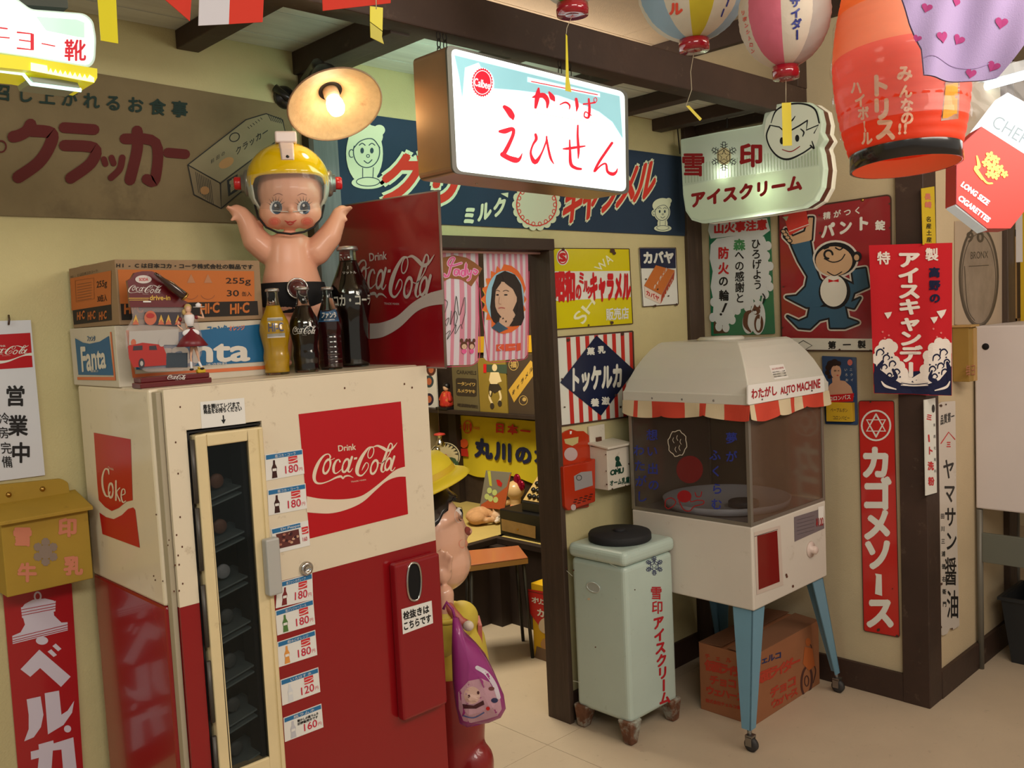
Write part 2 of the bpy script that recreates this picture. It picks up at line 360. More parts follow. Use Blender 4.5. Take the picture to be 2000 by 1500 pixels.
# outer corner post
struct(MB(wood).box(3.272, 3.385, 1.296, 1.395, 0, 2.63).build('trim_17', bevel=.003), 'broad dark post at the outer corner')
struct(MB(wood).box(3.274, 3.29, 1.395, WB - .02, 0, .105).build('baseboard_right', bevel=.002), 'dark baseboard under the tin signs')
struct(MB(wood).box(3.385, 4.11, 1.294, 1.31, 0, .105).build('baseboard_front', bevel=.002), 'dark baseboard round the corner')
struct(MB(wood).box(2.362, 3.185, 2.225, WB, 0, .105).build('baseboard_back', bevel=.002), 'dark baseboard behind the cooler')
struct(MB(woodv).box(4.10, 4.19, 1.285, 1.40, 0, 2.63).build('trim_18', bevel=.003), 'dark upright at the end of the plaster wall')
# further room seen past the end of the wall
struct(MB(mt('far_plaster', (214, 196, 160), rough=.9, noise=.1, scale=4)).box(6.3, 6.38, -1.5, 4, 0, 2.63).build('wall_far'), 'plaster wall of the farther room')
# back room behind the doorway
roomw = mt('room_board', (58, 44, 34), rough=.7, noise=.3, scale=6, stretch=(1, 5, 5))
struct(MB(roomw).box(3.45, 3.53, 2.33, 5.0, 0, 2.3).build('wall_room_right'), 'dark boarded wall inside the back room')
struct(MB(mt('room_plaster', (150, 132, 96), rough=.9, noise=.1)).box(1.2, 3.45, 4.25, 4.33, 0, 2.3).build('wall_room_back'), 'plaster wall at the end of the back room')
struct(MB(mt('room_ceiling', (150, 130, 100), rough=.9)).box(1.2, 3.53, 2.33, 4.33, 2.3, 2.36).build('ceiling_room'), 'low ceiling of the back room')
struct(MB(roomw).box(1.14, 1.2, 2.33, 4.33, 0, 2.3).build('wall_room_left'), 'dark wall of the back room')
# ================================================================= cola vending machine
MX0, MX1, MY0, MY1, MT, MM = .728, 1.412, 1.776, 2.208, 1.388, .944
cream = mt('machine_cream', (226, 212, 186), rough=.3, noise=.06, scale=3, dirt=(140, 110, 72), dirtamt=.12, dscale=26, coat=.3)
mred = mt('machine_red', (142, 14, 22), rough=.22, noise=.05, scale=3, coat=.5)
mach = thing('vending_machine', 'red and cream upright cola bottle vending machine with a tall narrow glass door', 'vending machine', ((MX0 + MX1) / 2, (MY0 + MY1) / 2, 0))
b = MB(cream); b.box(MX0, MX1, MY0 + .03, MY1, MM, MT); ub = b.build('upper_body', mach)
lb_ = MB(mred).box(MX0, MX1, MY0 + .03, MY1, .03, MM - .0005).build('lower_body', mach)
MB(black).box(MX0 + .03, MX1 - .03, MY0 + .06, MY1 - .03, 0, .03).build('plinth', mach)
fy = MY0; FR = YP(fy)
gx0, gx1, gz1, gz0 = PY(400, 868, fy).x, PY(480, 868, fy).x, PY(440, 866, fy).z, PY(480, 1492, fy).z
dx0, dx1, dz1 = PY(376, 850, fy).x, PY(508, 832, fy).x, PY(440, 842, fy).z
dz0 = .30
# front panel built as strips round the narrow bottle door
f1, f2 = MB(cream), MB(mred)
def frontstrip(x0, x1, z0, z1):
    if z1 > MM: f1.box(x0, x1, MY0, MY0 + .028, max(z0, MM), z1)
    if z0 < MM: f2.box(x0, x1, MY0, MY0 + .028, z0, min(z1, MM) - .0003)
frontstrip(MX0 + .018, dx0 - .012, .06, MT - .002); frontstrip(dx1 + .004, MX1, .06, MT - .002); frontstrip(dx0 - .012, dx1 + .004, dz1 + .012, MT - .002); frontstrip(dx0 - .012, dx1 + .004, .06, dz0)
f1.build('front_panel', mach); f2.build('front_panel', mach)
for o_, z0_, z1_ in ((ub, MM - .05, dz1 + .004), (lb_, dz0 - .01, MM + .05)):
    carve(o_, dx0 - .008, dx1 + .002, MY0 - .1, MY0 + .16, z0_, z1_)
    q_ = o_.modifiers.new('bevel', 'BEVEL'); q_.width = .006; q_.segments = 2; q_.limit_method = 'ANGLE'; q_.angle_limit = .7
MB(black).box(dx0 - .010, dx0 - .006, MY0 + .002, MY0 + .16, dz0, dz1 + .008).box(dx0 - .010, dx1 + .003, MY0 + .004, MY0 + .16, dz1 + .004, dz1 + .008).box(dx1 - .001, dx1 + .003, MY0 + .022, MY0 + .16, dz0, dz1 + .008).build('door_recess', mach)
MB(mt('seam_gasket', (170, 158, 135), rough=.5)).box(MX0 + .006, MX0 + .017, MY0 + .008, MY0 + .03, .06, MT - .006).build('door_seam', mach, bevel=.002)
yell = mt('door_frame_ivory', (226, 206, 160), rough=.35, noise=.1, scale=9, dirt=(150, 110, 60), dirtamt=.2, dscale=8)
dr = MB(yell); dy0 = MY0 - .012
dr.box(dx0, gx0, dy0, MY0 + .018, dz0, dz1); dr.box(gx1, dx1, dy0, MY0 + .018, dz0, dz1); dr.box(gx0, gx1, dy0, MY0 + .018, gz1, dz1); dr.box(gx0, gx1, dy0, MY0 + .018, dz0, gz0)
door = dr.build('glass_door', mach, bevel=.003)
glassm = mt('dark_door_glass', (20, 26, 26), rough=.04, alpha=.42)
MB(glassm).box(gx0, gx1, dy0 + .006, dy0 + .010, gz0, gz1).build('pane', door)
MB(mt('door_gasket', (40, 40, 44), rough=.6)).box(gx1 - .012, gx1, dy0 + .012, MY0 + .05, gz0, gz1).box(gx0, gx0 + .004, dy0 + .012, MY0 + .05, gz0, gz1).build('gasket', door)
MB(yell).box(dx1 - .012, dx1 - .006, dy0 - .004, dy0, dz0, dz1 - .004).build('door_rib', door)
h = MB(mt('handle_grey', (176, 174, 168), rough=.4)); hx0, hx1 = PY(507, 1100, fy).x, PY(534, 1100, fy).x; hz1, hz0 = PY(520, 1047, fy).z, PY(520, 1158, fy).z
h.box(hx0, hx1, MY0 - .035, MY0 - .013, hz0, hz1); h.build('door_handle', mach, bevel=.004)
for zz in (1.15, 1.01, .85, .69, .53, .37): MB(mt('hinge_dark', (84, 80, 76), rough=.45, metal=.6)).lathe([(.0045, 0), (.0045, .13)], (dx0 - .005, MY0 - .006, zz), seg=12).build('hinge', mach)
# bottle rack behind the glass
MB(mt('rack_dark', (26, 34, 34), rough=.5)).box(dx0, dx1, MY0 + .14, MY0 + .145, dz0, dz1).build('rack_back', mach)
for k in range(9):
    z = gz1 - .105 - k * .098
    if z < gz0 - .02: break
    MB(mt('rack_rail', (150, 170, 172), rough=.35)).obox(((gx0 + gx1) / 2, MY0 + .06, z), (.05, 0, .012), (0, .05, 0), (-.0004, 0, .0016)).obox(((gx0 + gx1) / 2, MY0 + .06, z - .014), (.05, 0, .012), (0, .05, 0), (-.0004, 0, .0016)).build('rack_shelf', mach)
    bt = thing('stored_bottle', ('brown capped', 'brown capped', 'silver capped', 'dark capped')[min(k, 3)] + ' bottle lying on rack row %s behind the machine door' % ('one', 'two', 'three', 'four', 'five', 'six', 'seven', 'eight', 'nine')[k], 'bottle', ((gx0 + gx1) / 2 - .005, MY0 + .05, z + .018), 'bottles in the vending machine rack')
    cm = [mt('cap_brown', (170, 120, 96), rough=.4), mt('cap_brown', (96, 62, 48)), mt('cap_silver', (220, 225, 228), rough=.4), mt('cap_dim', (120, 128, 128), rough=.4)][min(k, 3)]
    MB(mt('stored_glass', (36, 34, 30), rough=.1, coat=.6)).lathe([(.009, 0), (.011, .01), (.012, .02), (.018, .045), (.019, .065)], (bt.location.x, MY0 + .048, z + .022), (0, 1, 0), 16).build('bottle_body', bt)
    MB(cm).lathe([(.0005, 0), (.014, 0), (.016, .003), (.016, .007)], (bt.location.x, MY0 + .040, z + .022), (0, 1, 0), 20).build('bottle_cap', bt)
# opener box
ox0, ox1, oz1, oz0 = PY(757, 1085, fy).x, PY(846, 1085, fy).x, PY(800, 1088, fy).z, PY(815, 1388, fy).z
oy = MY0 - .028; OB = YP(oy)
op = MB(mt('opener_red', (136, 14, 24), rough=.3, coat=.4)); op.box(ox0, ox1, oy, MY0, oz0, oz1); opo = op.build('bottle_opener', mach, bevel=.008, seg=3)
a = Art(OB); a.ell(809, 1136, 15, 36, pr('hole_dark', (10, 8, 8), .9), 0, rot=-3); a.build('opening', opo)
tp = [OB(809 + 17 * math.cos(t * math.pi / 12) * (abs(math.cos(t * math.pi / 12)) ** -.35 if abs(math.cos(t * math.pi / 12)) > .2 else 1.4) * .8, 1136 + 37 * math.sin(t * math.pi / 12), .002) for t in range(24)]
MB(chrome).tube(tp, .0028, 8, closed=True).build('chrome_ring', opo)
a = Art(OB); a.poly([(784, 1190), (843, 1173), (846, 1217), (787, 1239)], white, 0)
a.row('栓抜きは', (787, 1195), (838, 1180), (839, 1197), (788, 1212), black, 1, .035); a.row('こちらです', (787, 1215), (842, 1198), (843, 1215), (788, 1233), black, 1, .035); a.build('paper_label', opo)
# lock
lk = MB(chrome).lathe([(.016, 0), (.016, .006), (.012, .009), (.008, .009), (.008, .005), (.0005, .005)], FR(597, 1110, 0), (0, -1, 0), 24).build('lock', mach)
# big decal
DQ = [(583, 809), (783, 784), (797, 1004), (605, 1052)]
a = Art(FR); a.poly(DQ, pr('decal_red', (182, 16, 26), .3), 0); a.build('decal_field', mach)
def zc(x, y): return (560 + x / 3.75, 740 + y / 3.75)
BP = FR(*DQ[0]); DU = (FR(*DQ[1]) + FR(*DQ[2]) - FR(*DQ[0]) - FR(*DQ[3])) / 2; DVv = (FR(*DQ[3]) + FR(*DQ[2]) - FR(*DQ[0]) - FR(*DQ[1])) / 2
def toq(x, y): q = FR(*zc(x, y)) - BP; return (q.dot(DU) / DU.length_squared, q.dot(DVv) / DVv.length_squared)
class UArt(Art):     # records the script logo once in decal space, so it can be printed on other panels
    pass
def logo(A, m, L=1, wave=True, word=True, drink=True):
    """A: Art whose mapper takes decal (u, v)"""
    sw = 3.75 * FPX / 0.001
    k = (FR(*zc(100, 0)) - FR(*zc(0, 0))).length / 100 / DU.length   # zoom pixel -> decal u
    # widths are given in zoom pixels; decal space is anisotropic, so work in zoom pixels and convert points
    class Z:
        def __call__(s, x, y, off=0): return A.m(*toq(x, y), off)
    B = Art(Z(), step=A.step, base=A.base); B.b = A.b
    if word:
        S = lambda P: B.stroke(P, m, L)
        S([(305, 592, 7), (314, 568, 12), (300, 549, 8), (268, 560, 12), (232, 605, 20), (204, 668, 26), (194, 722, 24), (208, 758, 17), (245, 765, 11), (300, 748, 8), (352, 722, 13), (390, 712, 17), (405, 728, 9), (418, 712, 12), (448, 706, 10), (480, 719, 3)])
        B.ring(288, 640, 22, 54, 9, m, L, rot=18, w2=17); S([(292, 588, 5), (322, 590, 5), (345, 578, 4)])
        S([(384, 604, 13), (376, 588, 8), (355, 600, 14), (338, 638, 19), (338, 676, 17), (354, 690, 9), (386, 668, 5), (408, 640, 4)])
        B.ring(425, 632, 20, 50, 9, m, L, rot=18, w2=16); S([(472, 568, 16), (452, 630, 17), (442, 668, 15), (456, 678, 8), (476, 652, 4)])
        B.poly([(488, 572), (510, 568), (508, 584), (485, 588)], m, L)
        B.ring(610, 535, 19, 42, 7, m, L, rot=18); S([(632, 492, 6), (595, 500, 12), (552, 555, 22), (520, 620, 29), (508, 672, 26), (520, 700, 17), (548, 700, 10), (585, 655, 6), (592, 620, 6), (575, 610, 7), (556, 640, 9), (545, 665, 3)])
        S([(636, 490, 8), (662, 484, 14), (700, 500, 22), (732, 518, 20), (762, 508, 14), (785, 484, 9), (803, 460, 3)])
        B.ring(634, 640, 22, 52, 9, m, L, rot=18, w2=17)
        S([(648, 600, 5), (690, 610, 5), (735, 560, 6), (764, 500, 8), (766, 472, 9), (748, 470, 9), (722, 540, 16), (694, 620, 17), (686, 662, 15), (700, 676, 8), (722, 648, 4)])
        B.ring(736, 618, 18, 46, 9, m, L, rot=18, w2=15); S([(782, 560, 15), (764, 618, 16), (755, 655, 14), (768, 666, 7), (787, 640, 4)])
        B.text('TRADE MARK', (462, 746), (576, 728), (576, 738), (462, 757), m, L)
    if drink: B.text('Drink', (371, 486), (500, 470), (501, 514), (374, 528), m, L, .02)
    if wave:
        top = [(140, 860), (250, 878), (400, 880), (520, 860), (600, 815), (700, 735), (790, 660), (869, 632)]; bot = [(137, 978), (300, 985), (430, 955), (545, 900), (640, 815), (720, 745), (800, 712), (875, 708)]
        tp_, bt_ = smooth_pts(top), smooth_pts(bot); n = len(tp_); B._e(tp_ + bt_, [(i, i + 1, n + i + 1, n + i) for i in range(n - 1)], m, L)
class DecalMap:
    def __call__(s, u, v, off=0): return BP + DU * u + DVv * v + V((0, -1, 0)) * off
cr = pr('decal_cream', (226, 208, 184), .35)
a = Art(DecalMap()); logo(a, cr, 1); a.build('decal_lettering', mach)
# notice over the door, and eight price cards
a = Art(FR); a.poly([(391, 785), (477, 777), (480, 827), (394, 837)], white, 0); a.row('扉を開けてレジまで', (396, 790), (468, 784), (469, 794), (397, 800), black, 1, .04); a.row('商品をお持ちください', (397, 799), (472, 792), (473, 803), (398, 809), black, 1, .04)
a.stroke([(436, 811), (437, 822)], black, 1, w=2.5, cap=False); a.poly([(432, 820), (441, 819), (437, 828)], black, 1); a.build('notice', mach)
blueh = pr('header_blue', (40, 110, 160)); pink = pr('price_red', (196, 40, 66))
cards = [((517, 888), (590, 877), (594, 925), (519, 939), '瓶コカ・コーラ', '180', (60, 28, 22), 1), ((522, 957), (596, 944), (599, 993), (524, 1007), '瓶コカ・コーラ', '180', (60, 28, 22), 1), ((528, 1033), (601, 1016), (605, 1065), (538, 1081), 'Dr.Pepper', '160', None, 0),
         ((541, 1138), (609, 1119), (611, 1170), (538, 1188), '瓶ファンタグレープ', '180', (120, 40, 40), 1), ((537, 1193), (611, 1170), (615, 1219), (541, 1241), '瓶ジンジャーエール', '180', (80, 120, 60), 1), ((541, 1254), (615, 1230), (619, 1279), (544, 1303), '瓶HI-Cオレンジ', '180', (224, 150, 70), 1),
         ((547, 1328), (621, 1303), (625, 1351), (551, 1378), 'いろはす 水', '120', (214, 216, 218), 1), ((553, 1402), (627, 1374), (631, 1420), (556, 1449), '瓶ラムネ', '160', (190, 190, 196), 2)]
for (tl, tr, br_, bl, name, price, bc, kind) in cards:
    Qd = Quad(FR, (tl, tr, br_, bl)); c = MB(white); c.prism([Qd(0, 0, .0015), Qd(1, 0, .0015), Qd(1, 1, .0015), Qd(0, 1, .0015)], (0, .001, 0)); co = c.build('price_card', mach)
    a = Art(Qd, base=.002)
    a.rect(.02, .03, .98 if kind else .78, .2, blueh, 0); t = (name, (.25, .06), (.8, .06), (.8, .18), (.25, .18))
    a.text(name, *t[1:], white, 1)
    if kind < 2: a.rect(.6 if kind else .8, .22, .84 if kind else .98, .5, pr('mini_logo', (206, 52, 56)), 0); a.stroke([(.62 if kind else .82, .32), (.72 if kind else .88, .30), (.82 if kind else .96, .32)], white, 1, w=.02); a.stroke([(.6 if kind else .8, .42, .04), (.7 if kind else .88, .43, .03), (.84 if kind else .98, .37, .04)], white, 1)
    else: a.row('懐かしの瓶ラムネ', (.34, .28), (.9, .28), (.9, .40), (.34, .40), black, 0, .04); a.row('好評販売中です', (.34, .41), (.88, .41), (.88, .53), (.34, .53), black, 0, .04)
    if kind: a.text(price, (.5, .56), (.84, .56), (.84, .86), (.5, .86), pink, 0, .012); a.row('円', (.86, .70), (.96, .70), (.96, .86), (.86, .86), pink, 0)
    else: a.text(price, (.8, .62), (.93, .62), (.93, .78), (.8, .78), pink, 0, .01)
    if bc:
        m = pr('mini_bottle_%d_%d_%d' % bc, bc); cx = .22
        a.poly([(cx - .025, .26), (cx + .025, .26), (cx + .03, .42), (cx + .07, .56), (cx + .055, .72), (cx + .07, .95), (cx - .07, .95), (cx - .055, .72), (cx - .07, .56), (cx - .03, .42)], m, 0); a.rect(cx - .05, .58, cx + .05, .68, white, 1)
    else:
        a.rect(.1, .25, .72, .84, pr('photo_brown', (96, 48, 44)), 0); random.seed(3)
        for i in range(14): a.ell(random.uniform(.16, .66), random.uniform(.32, .76), .045, .05, pr('photo_bit%d' % (i % 3), ((170, 110, 90), (60, 24, 30), (200, 160, 130))[i % 3]), 1 + i % 2, n=8)
    a.build('card_print', co)
# side decal of the machine
SP = XP(MX0)
a = Art(SP); sr = pr('side_red', (186, 22, 28), .3)
a.poly([(183, 845), (255, 858), (259, 977), (246, 980), (232, 992), (218, 998), (205, 990), (193, 977), (190, 945)], sr, 0)
a.poly([(194, 1001), (207, 1010), (222, 1014), (238, 1006), (250, 994), (260, 991), (264, 996), (273, 1070), (200, 1043)], sr, 0)
zz = lambda x, y: (x / 2.5, 900 + y / 2.5)
def zs(P): return [(*zz(x, y), w / 2.5) for x, y, w in P]
a.stroke(zs([(532, 66, 4), (528, 44, 8), (512, 42, 7), (500, 80, 9), (502, 130, 10), (515, 168, 9), (530, 172, 6), (538, 150, 4)]), cr, 1)
a.ring(*zz(541, 145), 4.4, 14, 2.2, cr, 1, w2=4); a.stroke(zs([(566, 98, 8), (566, 192, 8)]), cr, 1); a.stroke(zs([(585, 132, 5), (570, 155, 5), (586, 196, 7)]), cr, 1)
a.stroke(zs([(594, 168, 4), (610, 160, 5), (608, 140, 5), (596, 142, 6), (592, 175, 7), (600, 202, 7), (614, 196, 4)]), cr, 1); a.text('Drink', (211, 911), (222, 914), (222, 919), (211, 916), cr, 1); a.build('side_decal', mach)
# rust freckles
a = Art(FR)
for x, y in ((352, 795), (708 * .4 + 60, 864), (345, 1045), (356, 1068), (348, 1085), (342, 1104), (350, 1103), (357, 1140), (340, 1155), (350, 1154), (348, 925), (352, 1010), (560 + 425 / 3.75, 758), (805, 757), (790, 750)): a.ell(x, y, 1.6, 2.2, rust, 0, n=8)
a.build('rust_marks', mach)
a = Art(SP)
for x, y in ((305, 1005), (300, 1125), (303, 1133), (318, 1135), (330, 1055), (328, 1065)): a.ell(x, y, 1.2, 1.8, rust, 0, n=8)
a.build('rust_marks', mach)
# ================================================================= cloth banners
def cloth(name, label, pl, c, mat, nx=24, ny=8, amp=.0015, front=.004, cat='banner', th=.0012):
    q = Quad(pl, c); t = thing(name, label, cat, q(.5, .5)); b = MB(mat); vs = []
    for j in range(ny + 1):
        for i in range(nx + 1):
            u, v = i / nx, j / ny; vs.append(q(u, v, front - th + amp * (math.sin(u * 31 + v * 3) * .4 - .6) * (0 if 0 < v < 1 and 0 < u < 1 and False else 1)))
    n = len(vs); W1 = nx + 1; fs = [(j * W1 + i, j * W1 + i + 1, (j + 1) * W1 + i + 1, (j + 1) * W1 + i) for j in range(ny) for i in range(nx)]
    back = [p - pl.n * th for p in vs]; fs2 = [tuple(n + k for k in f[::-1]) for f in fs]
    b.add(vs + back, fs + fs2, None, True); b.build('cloth', t); return t
BW = YP(2.236)
cb = mt('old_brown_cloth', (126, 110, 80), rough=.95, noise=.28, scale=3, bump=.2, bscale=500, stretch=(1, 1, 1), dirt=(80, 68, 50), dirtamt=.4, dscale=2.2)
t = cloth('cracker_banner', 'faded brown cloth banner with maroon クラッカー lettering on the plaster wall', BW, [(-70, 100), (569, 207), (577, 439), (-70, 419)], cb)
mar = pr('maroon_print', (88, 30, 28), .9); dg = pr('dark_green_print', (34, 52, 46), .9); ink = pr('ink_print', (44, 44, 42), .9)
a = art(BW, .004, 0)
a.line('召し上がれるお食事', (6, 180), (351, 213), 33, dg, 0, .03)
K = lambda P, w=23: a.stroke(P, mar, 0, w=w)
K([(60, 243), (52, 256), (38, 264), (26, 267)]); K([(60, 255), (100, 260), (97, 285), (75, 318), (36, 346)], 24)
K([(125, 249), (184, 253)], 21); K([(126, 284), (184, 289), (178, 318), (138, 348)], 22)
K([(203, 311), (206, 320)], 12); K([(218, 308), (222, 319)], 12); K([(239, 308), (234, 330), (217, 347)], 13)
K([(244, 271), (304, 279), (303, 350), (287, 350)], 21); K([(268, 256), (268, 292), (254, 351)], 22); K([(328, 298), (362, 301)], 19)
a.ring(2, 286, 10, 11, 3, mar, 0)
O = lambda P, w=1.6: a.stroke(P, ink, 1, w=w, sm=False)
pale = pr('box_pale', (134, 124, 96), .95)
a.poly([(368, 322), (485, 232), (522, 222), (553, 235), (558, 262), (430, 356)], pale, 0); a.poly([(430, 358), (558, 263), (560, 300), (433, 406)], pr('box_mid', (112, 100, 76), .95), 0); a.poly([(368, 324), (428, 358), (432, 406), (380, 380)], pr('box_end', (126, 112, 86), .95), 0)
O([(367, 322), (480, 234), (520, 222), (552, 234), (558, 262), (431, 358), (367, 322)], 2); O([(367, 322), (379, 380), (432, 407), (431, 358)], 2); O([(432, 407), (560, 300)], 2)
for i in range(9): O([(382 + i * 3.6, 336 + i * 2), (388 + i * 3.6, 376 + i * 3)], 1)
for i in range(7): O([(524 + i * 4, 224 + i), (530 + i * 4, 236 + i)], 1.2)
a.line('クラッカー', (466, 293), (518, 258), 15, ink, 1, .02, up=(-.1, -1)); a.line('前田の', (415, 314), (436, 300), 9, ink, 1); a.ell(442, 318, 16, 9, pr('box_tan', (168, 128, 84), .95), 1, rot=-30)
a.ring(458, 268, 10, 8, 2, ink, 1, rot=-30); a.poly([(443, 352), (464, 340), (465, 372), (446, 384)], ink, 1); a.row('富', (447, 352), (461, 344), (462, 368), (449, 378), pale, 2, .03)
for i in range(6): O([(484 + i * 5, 248 - i * 3.6), (487 + i * 5, 251 - i * 3.6)], 1.2)
a.ell(400, 372, 9, 8, pr('box_tan', (168, 128, 84)), 2); a.build('print', t)

bb = mt('navy_cloth', (38, 56, 78), rough=.9, noise=.12, scale=4, bump=.15, bscale=500)
t = cloth('caramel_banner', 'navy cloth banner with red outlined lettering and a boy face across the doorway wall', BW, [(652, 215), (1337, 307), (1337, 461), (661, 429)], bb)
cw = pr('cream_print', (214, 222, 190), .9); rd = pr('banner_red', (206, 56, 42), .9); ol = pr('banner_line', (52, 72, 84), .9)
a = art(BW, .004, 0)
def face(A, cx, cy, s, body, line, L=0, rot=0):    # plain smiling child's head with a cap
    A.ell(cx, cy, 32 * s, 38 * s, body, L); A.ell(cx - 2 * s, cy - 28 * s, 36 * s, 26 * s, body, L, rot=-12); A.ell(cx + 26 * s, cy - 44 * s, 12 * s, 11 * s, body, L); A.ell(cx - 31 * s, cy + 4 * s, 10 * s, 13 * s, body, L)
    A.ell(cx + 2 * s, cy + 46 * s, 20 * s, 24 * s, body, L); A.ell(cx + 3 * s, cy + 64 * s, 34 * s, 13 * s, body, L)
    A.ring(cx, cy, 27 * s, 33 * s, 2 * s, line, L + 1, a0=-20, a1=200); A.stroke([(cx - 27 * s, cy - 6 * s), (cx - 12 * s, cy - 22 * s), (cx + 12 * s, cy - 26 * s), (cx + 27 * s, cy - 8 * s)], line, L + 1, w=2 * s)
    A.ring(cx - 31 * s, cy + 4 * s, 5 * s, 8 * s, 1.8 * s, line, L + 1, a0=60, a1=320)
    for e in (-9, 11): A.ell(cx + e * s, cy - 2 * s, 3.6 * s, 6 * s, line, L + 2, n=14); A.stroke([(cx + (e - 6) * s, cy - 13 * s), (cx + e * s, cy - 17 * s), (cx + (e + 6) * s, cy - 13 * s)], line, L + 1, w=2 * s)
    A.ring(cx + 3 * s, cy + 9 * s, 3 * s, 3 * s, 1.6 * s, line, L + 1); A.stroke([(cx - 5 * s, cy + 19 * s), (cx + 3 * s, cy + 24 * s), (cx + 11 * s, cy + 17 * s)], line, L + 1, w=2 * s)
    A.stroke([(cx - 8 * s, cy + 34 * s), (cx - 8 * s, cy + 54 * s)], line, L + 1, w=1.6 * s); A.stroke([(cx + 14 * s, cy + 33 * s), (cx + 13 * s, cy + 54 * s)], line, L + 1, w=1.6 * s)
    A.ring(cx + 3 * s, cy + 62 * s, 24 * s, 9 * s, 1.8 * s, line, L + 1)
a.ell(712, 300, 36, 60, cw, 0); face(a, 716, 296, .95, cw, ol)
def blk(polys, w=9):
    for P in polys:
        for i in range(len(P)): a.stroke([P[i], P[(i + 1) % len(P)]], cw, 0, w=w, sm=False)
        a.poly(P, rd, 1)
def bigline(t_, c0, c1, size, up, asp, b0=.12, b1=.05): a.line(t_, c0, c1, size, cw, 0, b0, up=up, aspect=asp); a.line(t_, c0, c1, size, rd, 2, b1, up=up, aspect=asp)
bigline('グ', (790, 346), (790, 346), 104, (.22, -1), .86); bigline('リ', (872, 352), (872, 352), 98, (.15, -1), .8)
a.line('ミルク', (917, 421), (976, 404), 38, cw, 1, .06, up=(.05, -1), aspect=.75)
a.poly([(978, 378), (993, 376), (992, 386)], cw, 1)
for i in range(18): A_ = i * math.pi / 9; a.ell(1048 + 40 * math.cos(A_), 400 + 42 * math.sin(A_), 8, 9, cw, 0, n=12)
a.ell(1048, 400, 42, 44, pr('emblem_cream', (204, 210, 186), .9), 1); a.ring(1048, 400, 39, 41, 2.2, rd, 2)
for i in range(18): A_ = i * math.pi / 9; a.ring(1048 + 36 * math.cos(A_), 400 + 38 * math.sin(A_), 3.2, 4, 1.6, rd, 2, n=10)
bigline('キャラメル', (1120, 396), (1262, 352), 88, (.2, -1), .5, .10, .045)
face(a, 1293, 414, .5, cw, ol); a.build('print', t)

# ================================================================= hanging lightboxes
BX = 1.62
t = thing('lightbox_sign', 'glowing white lightbox with red brush lettering hanging under the eaves beam', 'lightbox', (1.75, 1.67, 1.98), None)
LBp = YP(BX); LC = [(872, 86), (1226, 177), (1229, 380), (884, 338)]
cs = [LBp(*q) for q in LC]; x0 = (cs[0].x + cs[3].x) / 2; x1 = (cs[1].x + cs[2].x) / 2
brz = mt('bronze_box', (176, 142, 108), rough=.32, metal=.6, noise=.15, scale=6)
rr = rounded(LC, 14, 5)
pf = [LBp(x, y) for x, y in rr]; b = MB(brz); b.prism(pf, (0, .125, 0)); b.build('box', t)
rim = mt('box_rim', (120, 124, 118), rough=.35, metal=.7)
outer = [LBp(x, y, .004) for x, y in rr]; cc = sum(outer, V()) / len(outer); fc = [cc + (p - cc) * .958 for p in outer]
b = MB(rim); n = len(outer); vs = outer + fc + [p + V((0, .006, 0)) for p in outer] + [p + V((0, .006, 0)) for p in fc]
b.add(vs, [(i, (i + 1) % n, n + (i + 1) % n, n + i) for i in range(n)] + [(i, (i + 1) % n, 2 * n + (i + 1) % n, 2 * n + i) for i in range(n)]); b.build('rim', t)
lf = mt('lit_face', (236, 252, 250), emis=1.15, rough=.3)
MB(lf).prism(fc, (0, .004, 0)).build('lit_panel', t)
bk = [p + V((0, .127, 0)) for p in fc]; MB(mt('back_fill_glow', (205, 245, 222), emis=5, rough=.3)).prism(bk, (0, .003, 0)).build('rear_fill_glow', t)  # unseen glowing back, added to light the lean-to ceiling and wall
a = Art(LBp, base=.0046); er = pr('lit_red', (206, 16, 44), emis=.75); dimb = pr('lit_dim_blue', (150, 208, 218), emis=.55); dimp = pr('lit_dim_pale', (206, 240, 240), emis=.85)  # blue tones: dimmer part of the backlight, put into the face colour
a.poly([(884, 100), (1214, 183), (1219, 292), (1204, 262), (1178, 236), (1140, 214), (1090, 198), (1010, 188), (960, 190), (920, 196), (908, 250), (901, 200), (893, 140)], dimp, 0)
a.poly([(888, 108), (1210, 188), (1216, 270), (1196, 238), (1170, 218), (1130, 200), (1090, 186), (1010, 176), (960, 172), (935, 122), (908, 132), (903, 190), (897, 150)], dimb, 1)
a.poly([(1030, 150), (1172, 182), (1172, 190), (1030, 160)], dimp, 2)
cxy = (942, 161)
a.ell(*cxy, 23, 29, lf, 2, rot=-10); pts = []
for i in range(56): r_ = 1 if i % 2 else .9; A_ = i * math.pi / 28; pts.append((cxy[0] + 21 * r_ * math.cos(A_), cxy[1] + 29 * r_ * math.sin(A_)))
a.poly(pts, er, 3); a.ring(*cxy, 17, 23, 1.2, lf, 4); a.text('Calbee', (927, 152), (958, 160), (957, 175), (926, 167), lf, 5, .01)
a.stroke([(1038, 159), (1167, 185)], er, 4, w=1.8, sm=False); a.stroke([(1042, 220), (1167, 241)], pr('lit_grey', (180, 180, 180), emis=.5), 4, w=.8, sm=False)
E_ = lambda P, L=4: a.stroke([(x / 3 + 800, y / 3, w / 3) for x, y, w in P], er, L)
E_([(722, 570, 8), (750, 562, 24), (786, 560, 30), (808, 592, 24), (806, 630, 11)]); E_([(756, 518, 11), (750, 560, 30), (738, 630, 16)]); E_([(818, 540, 11), (836, 570, 30), (848, 590, 11)])
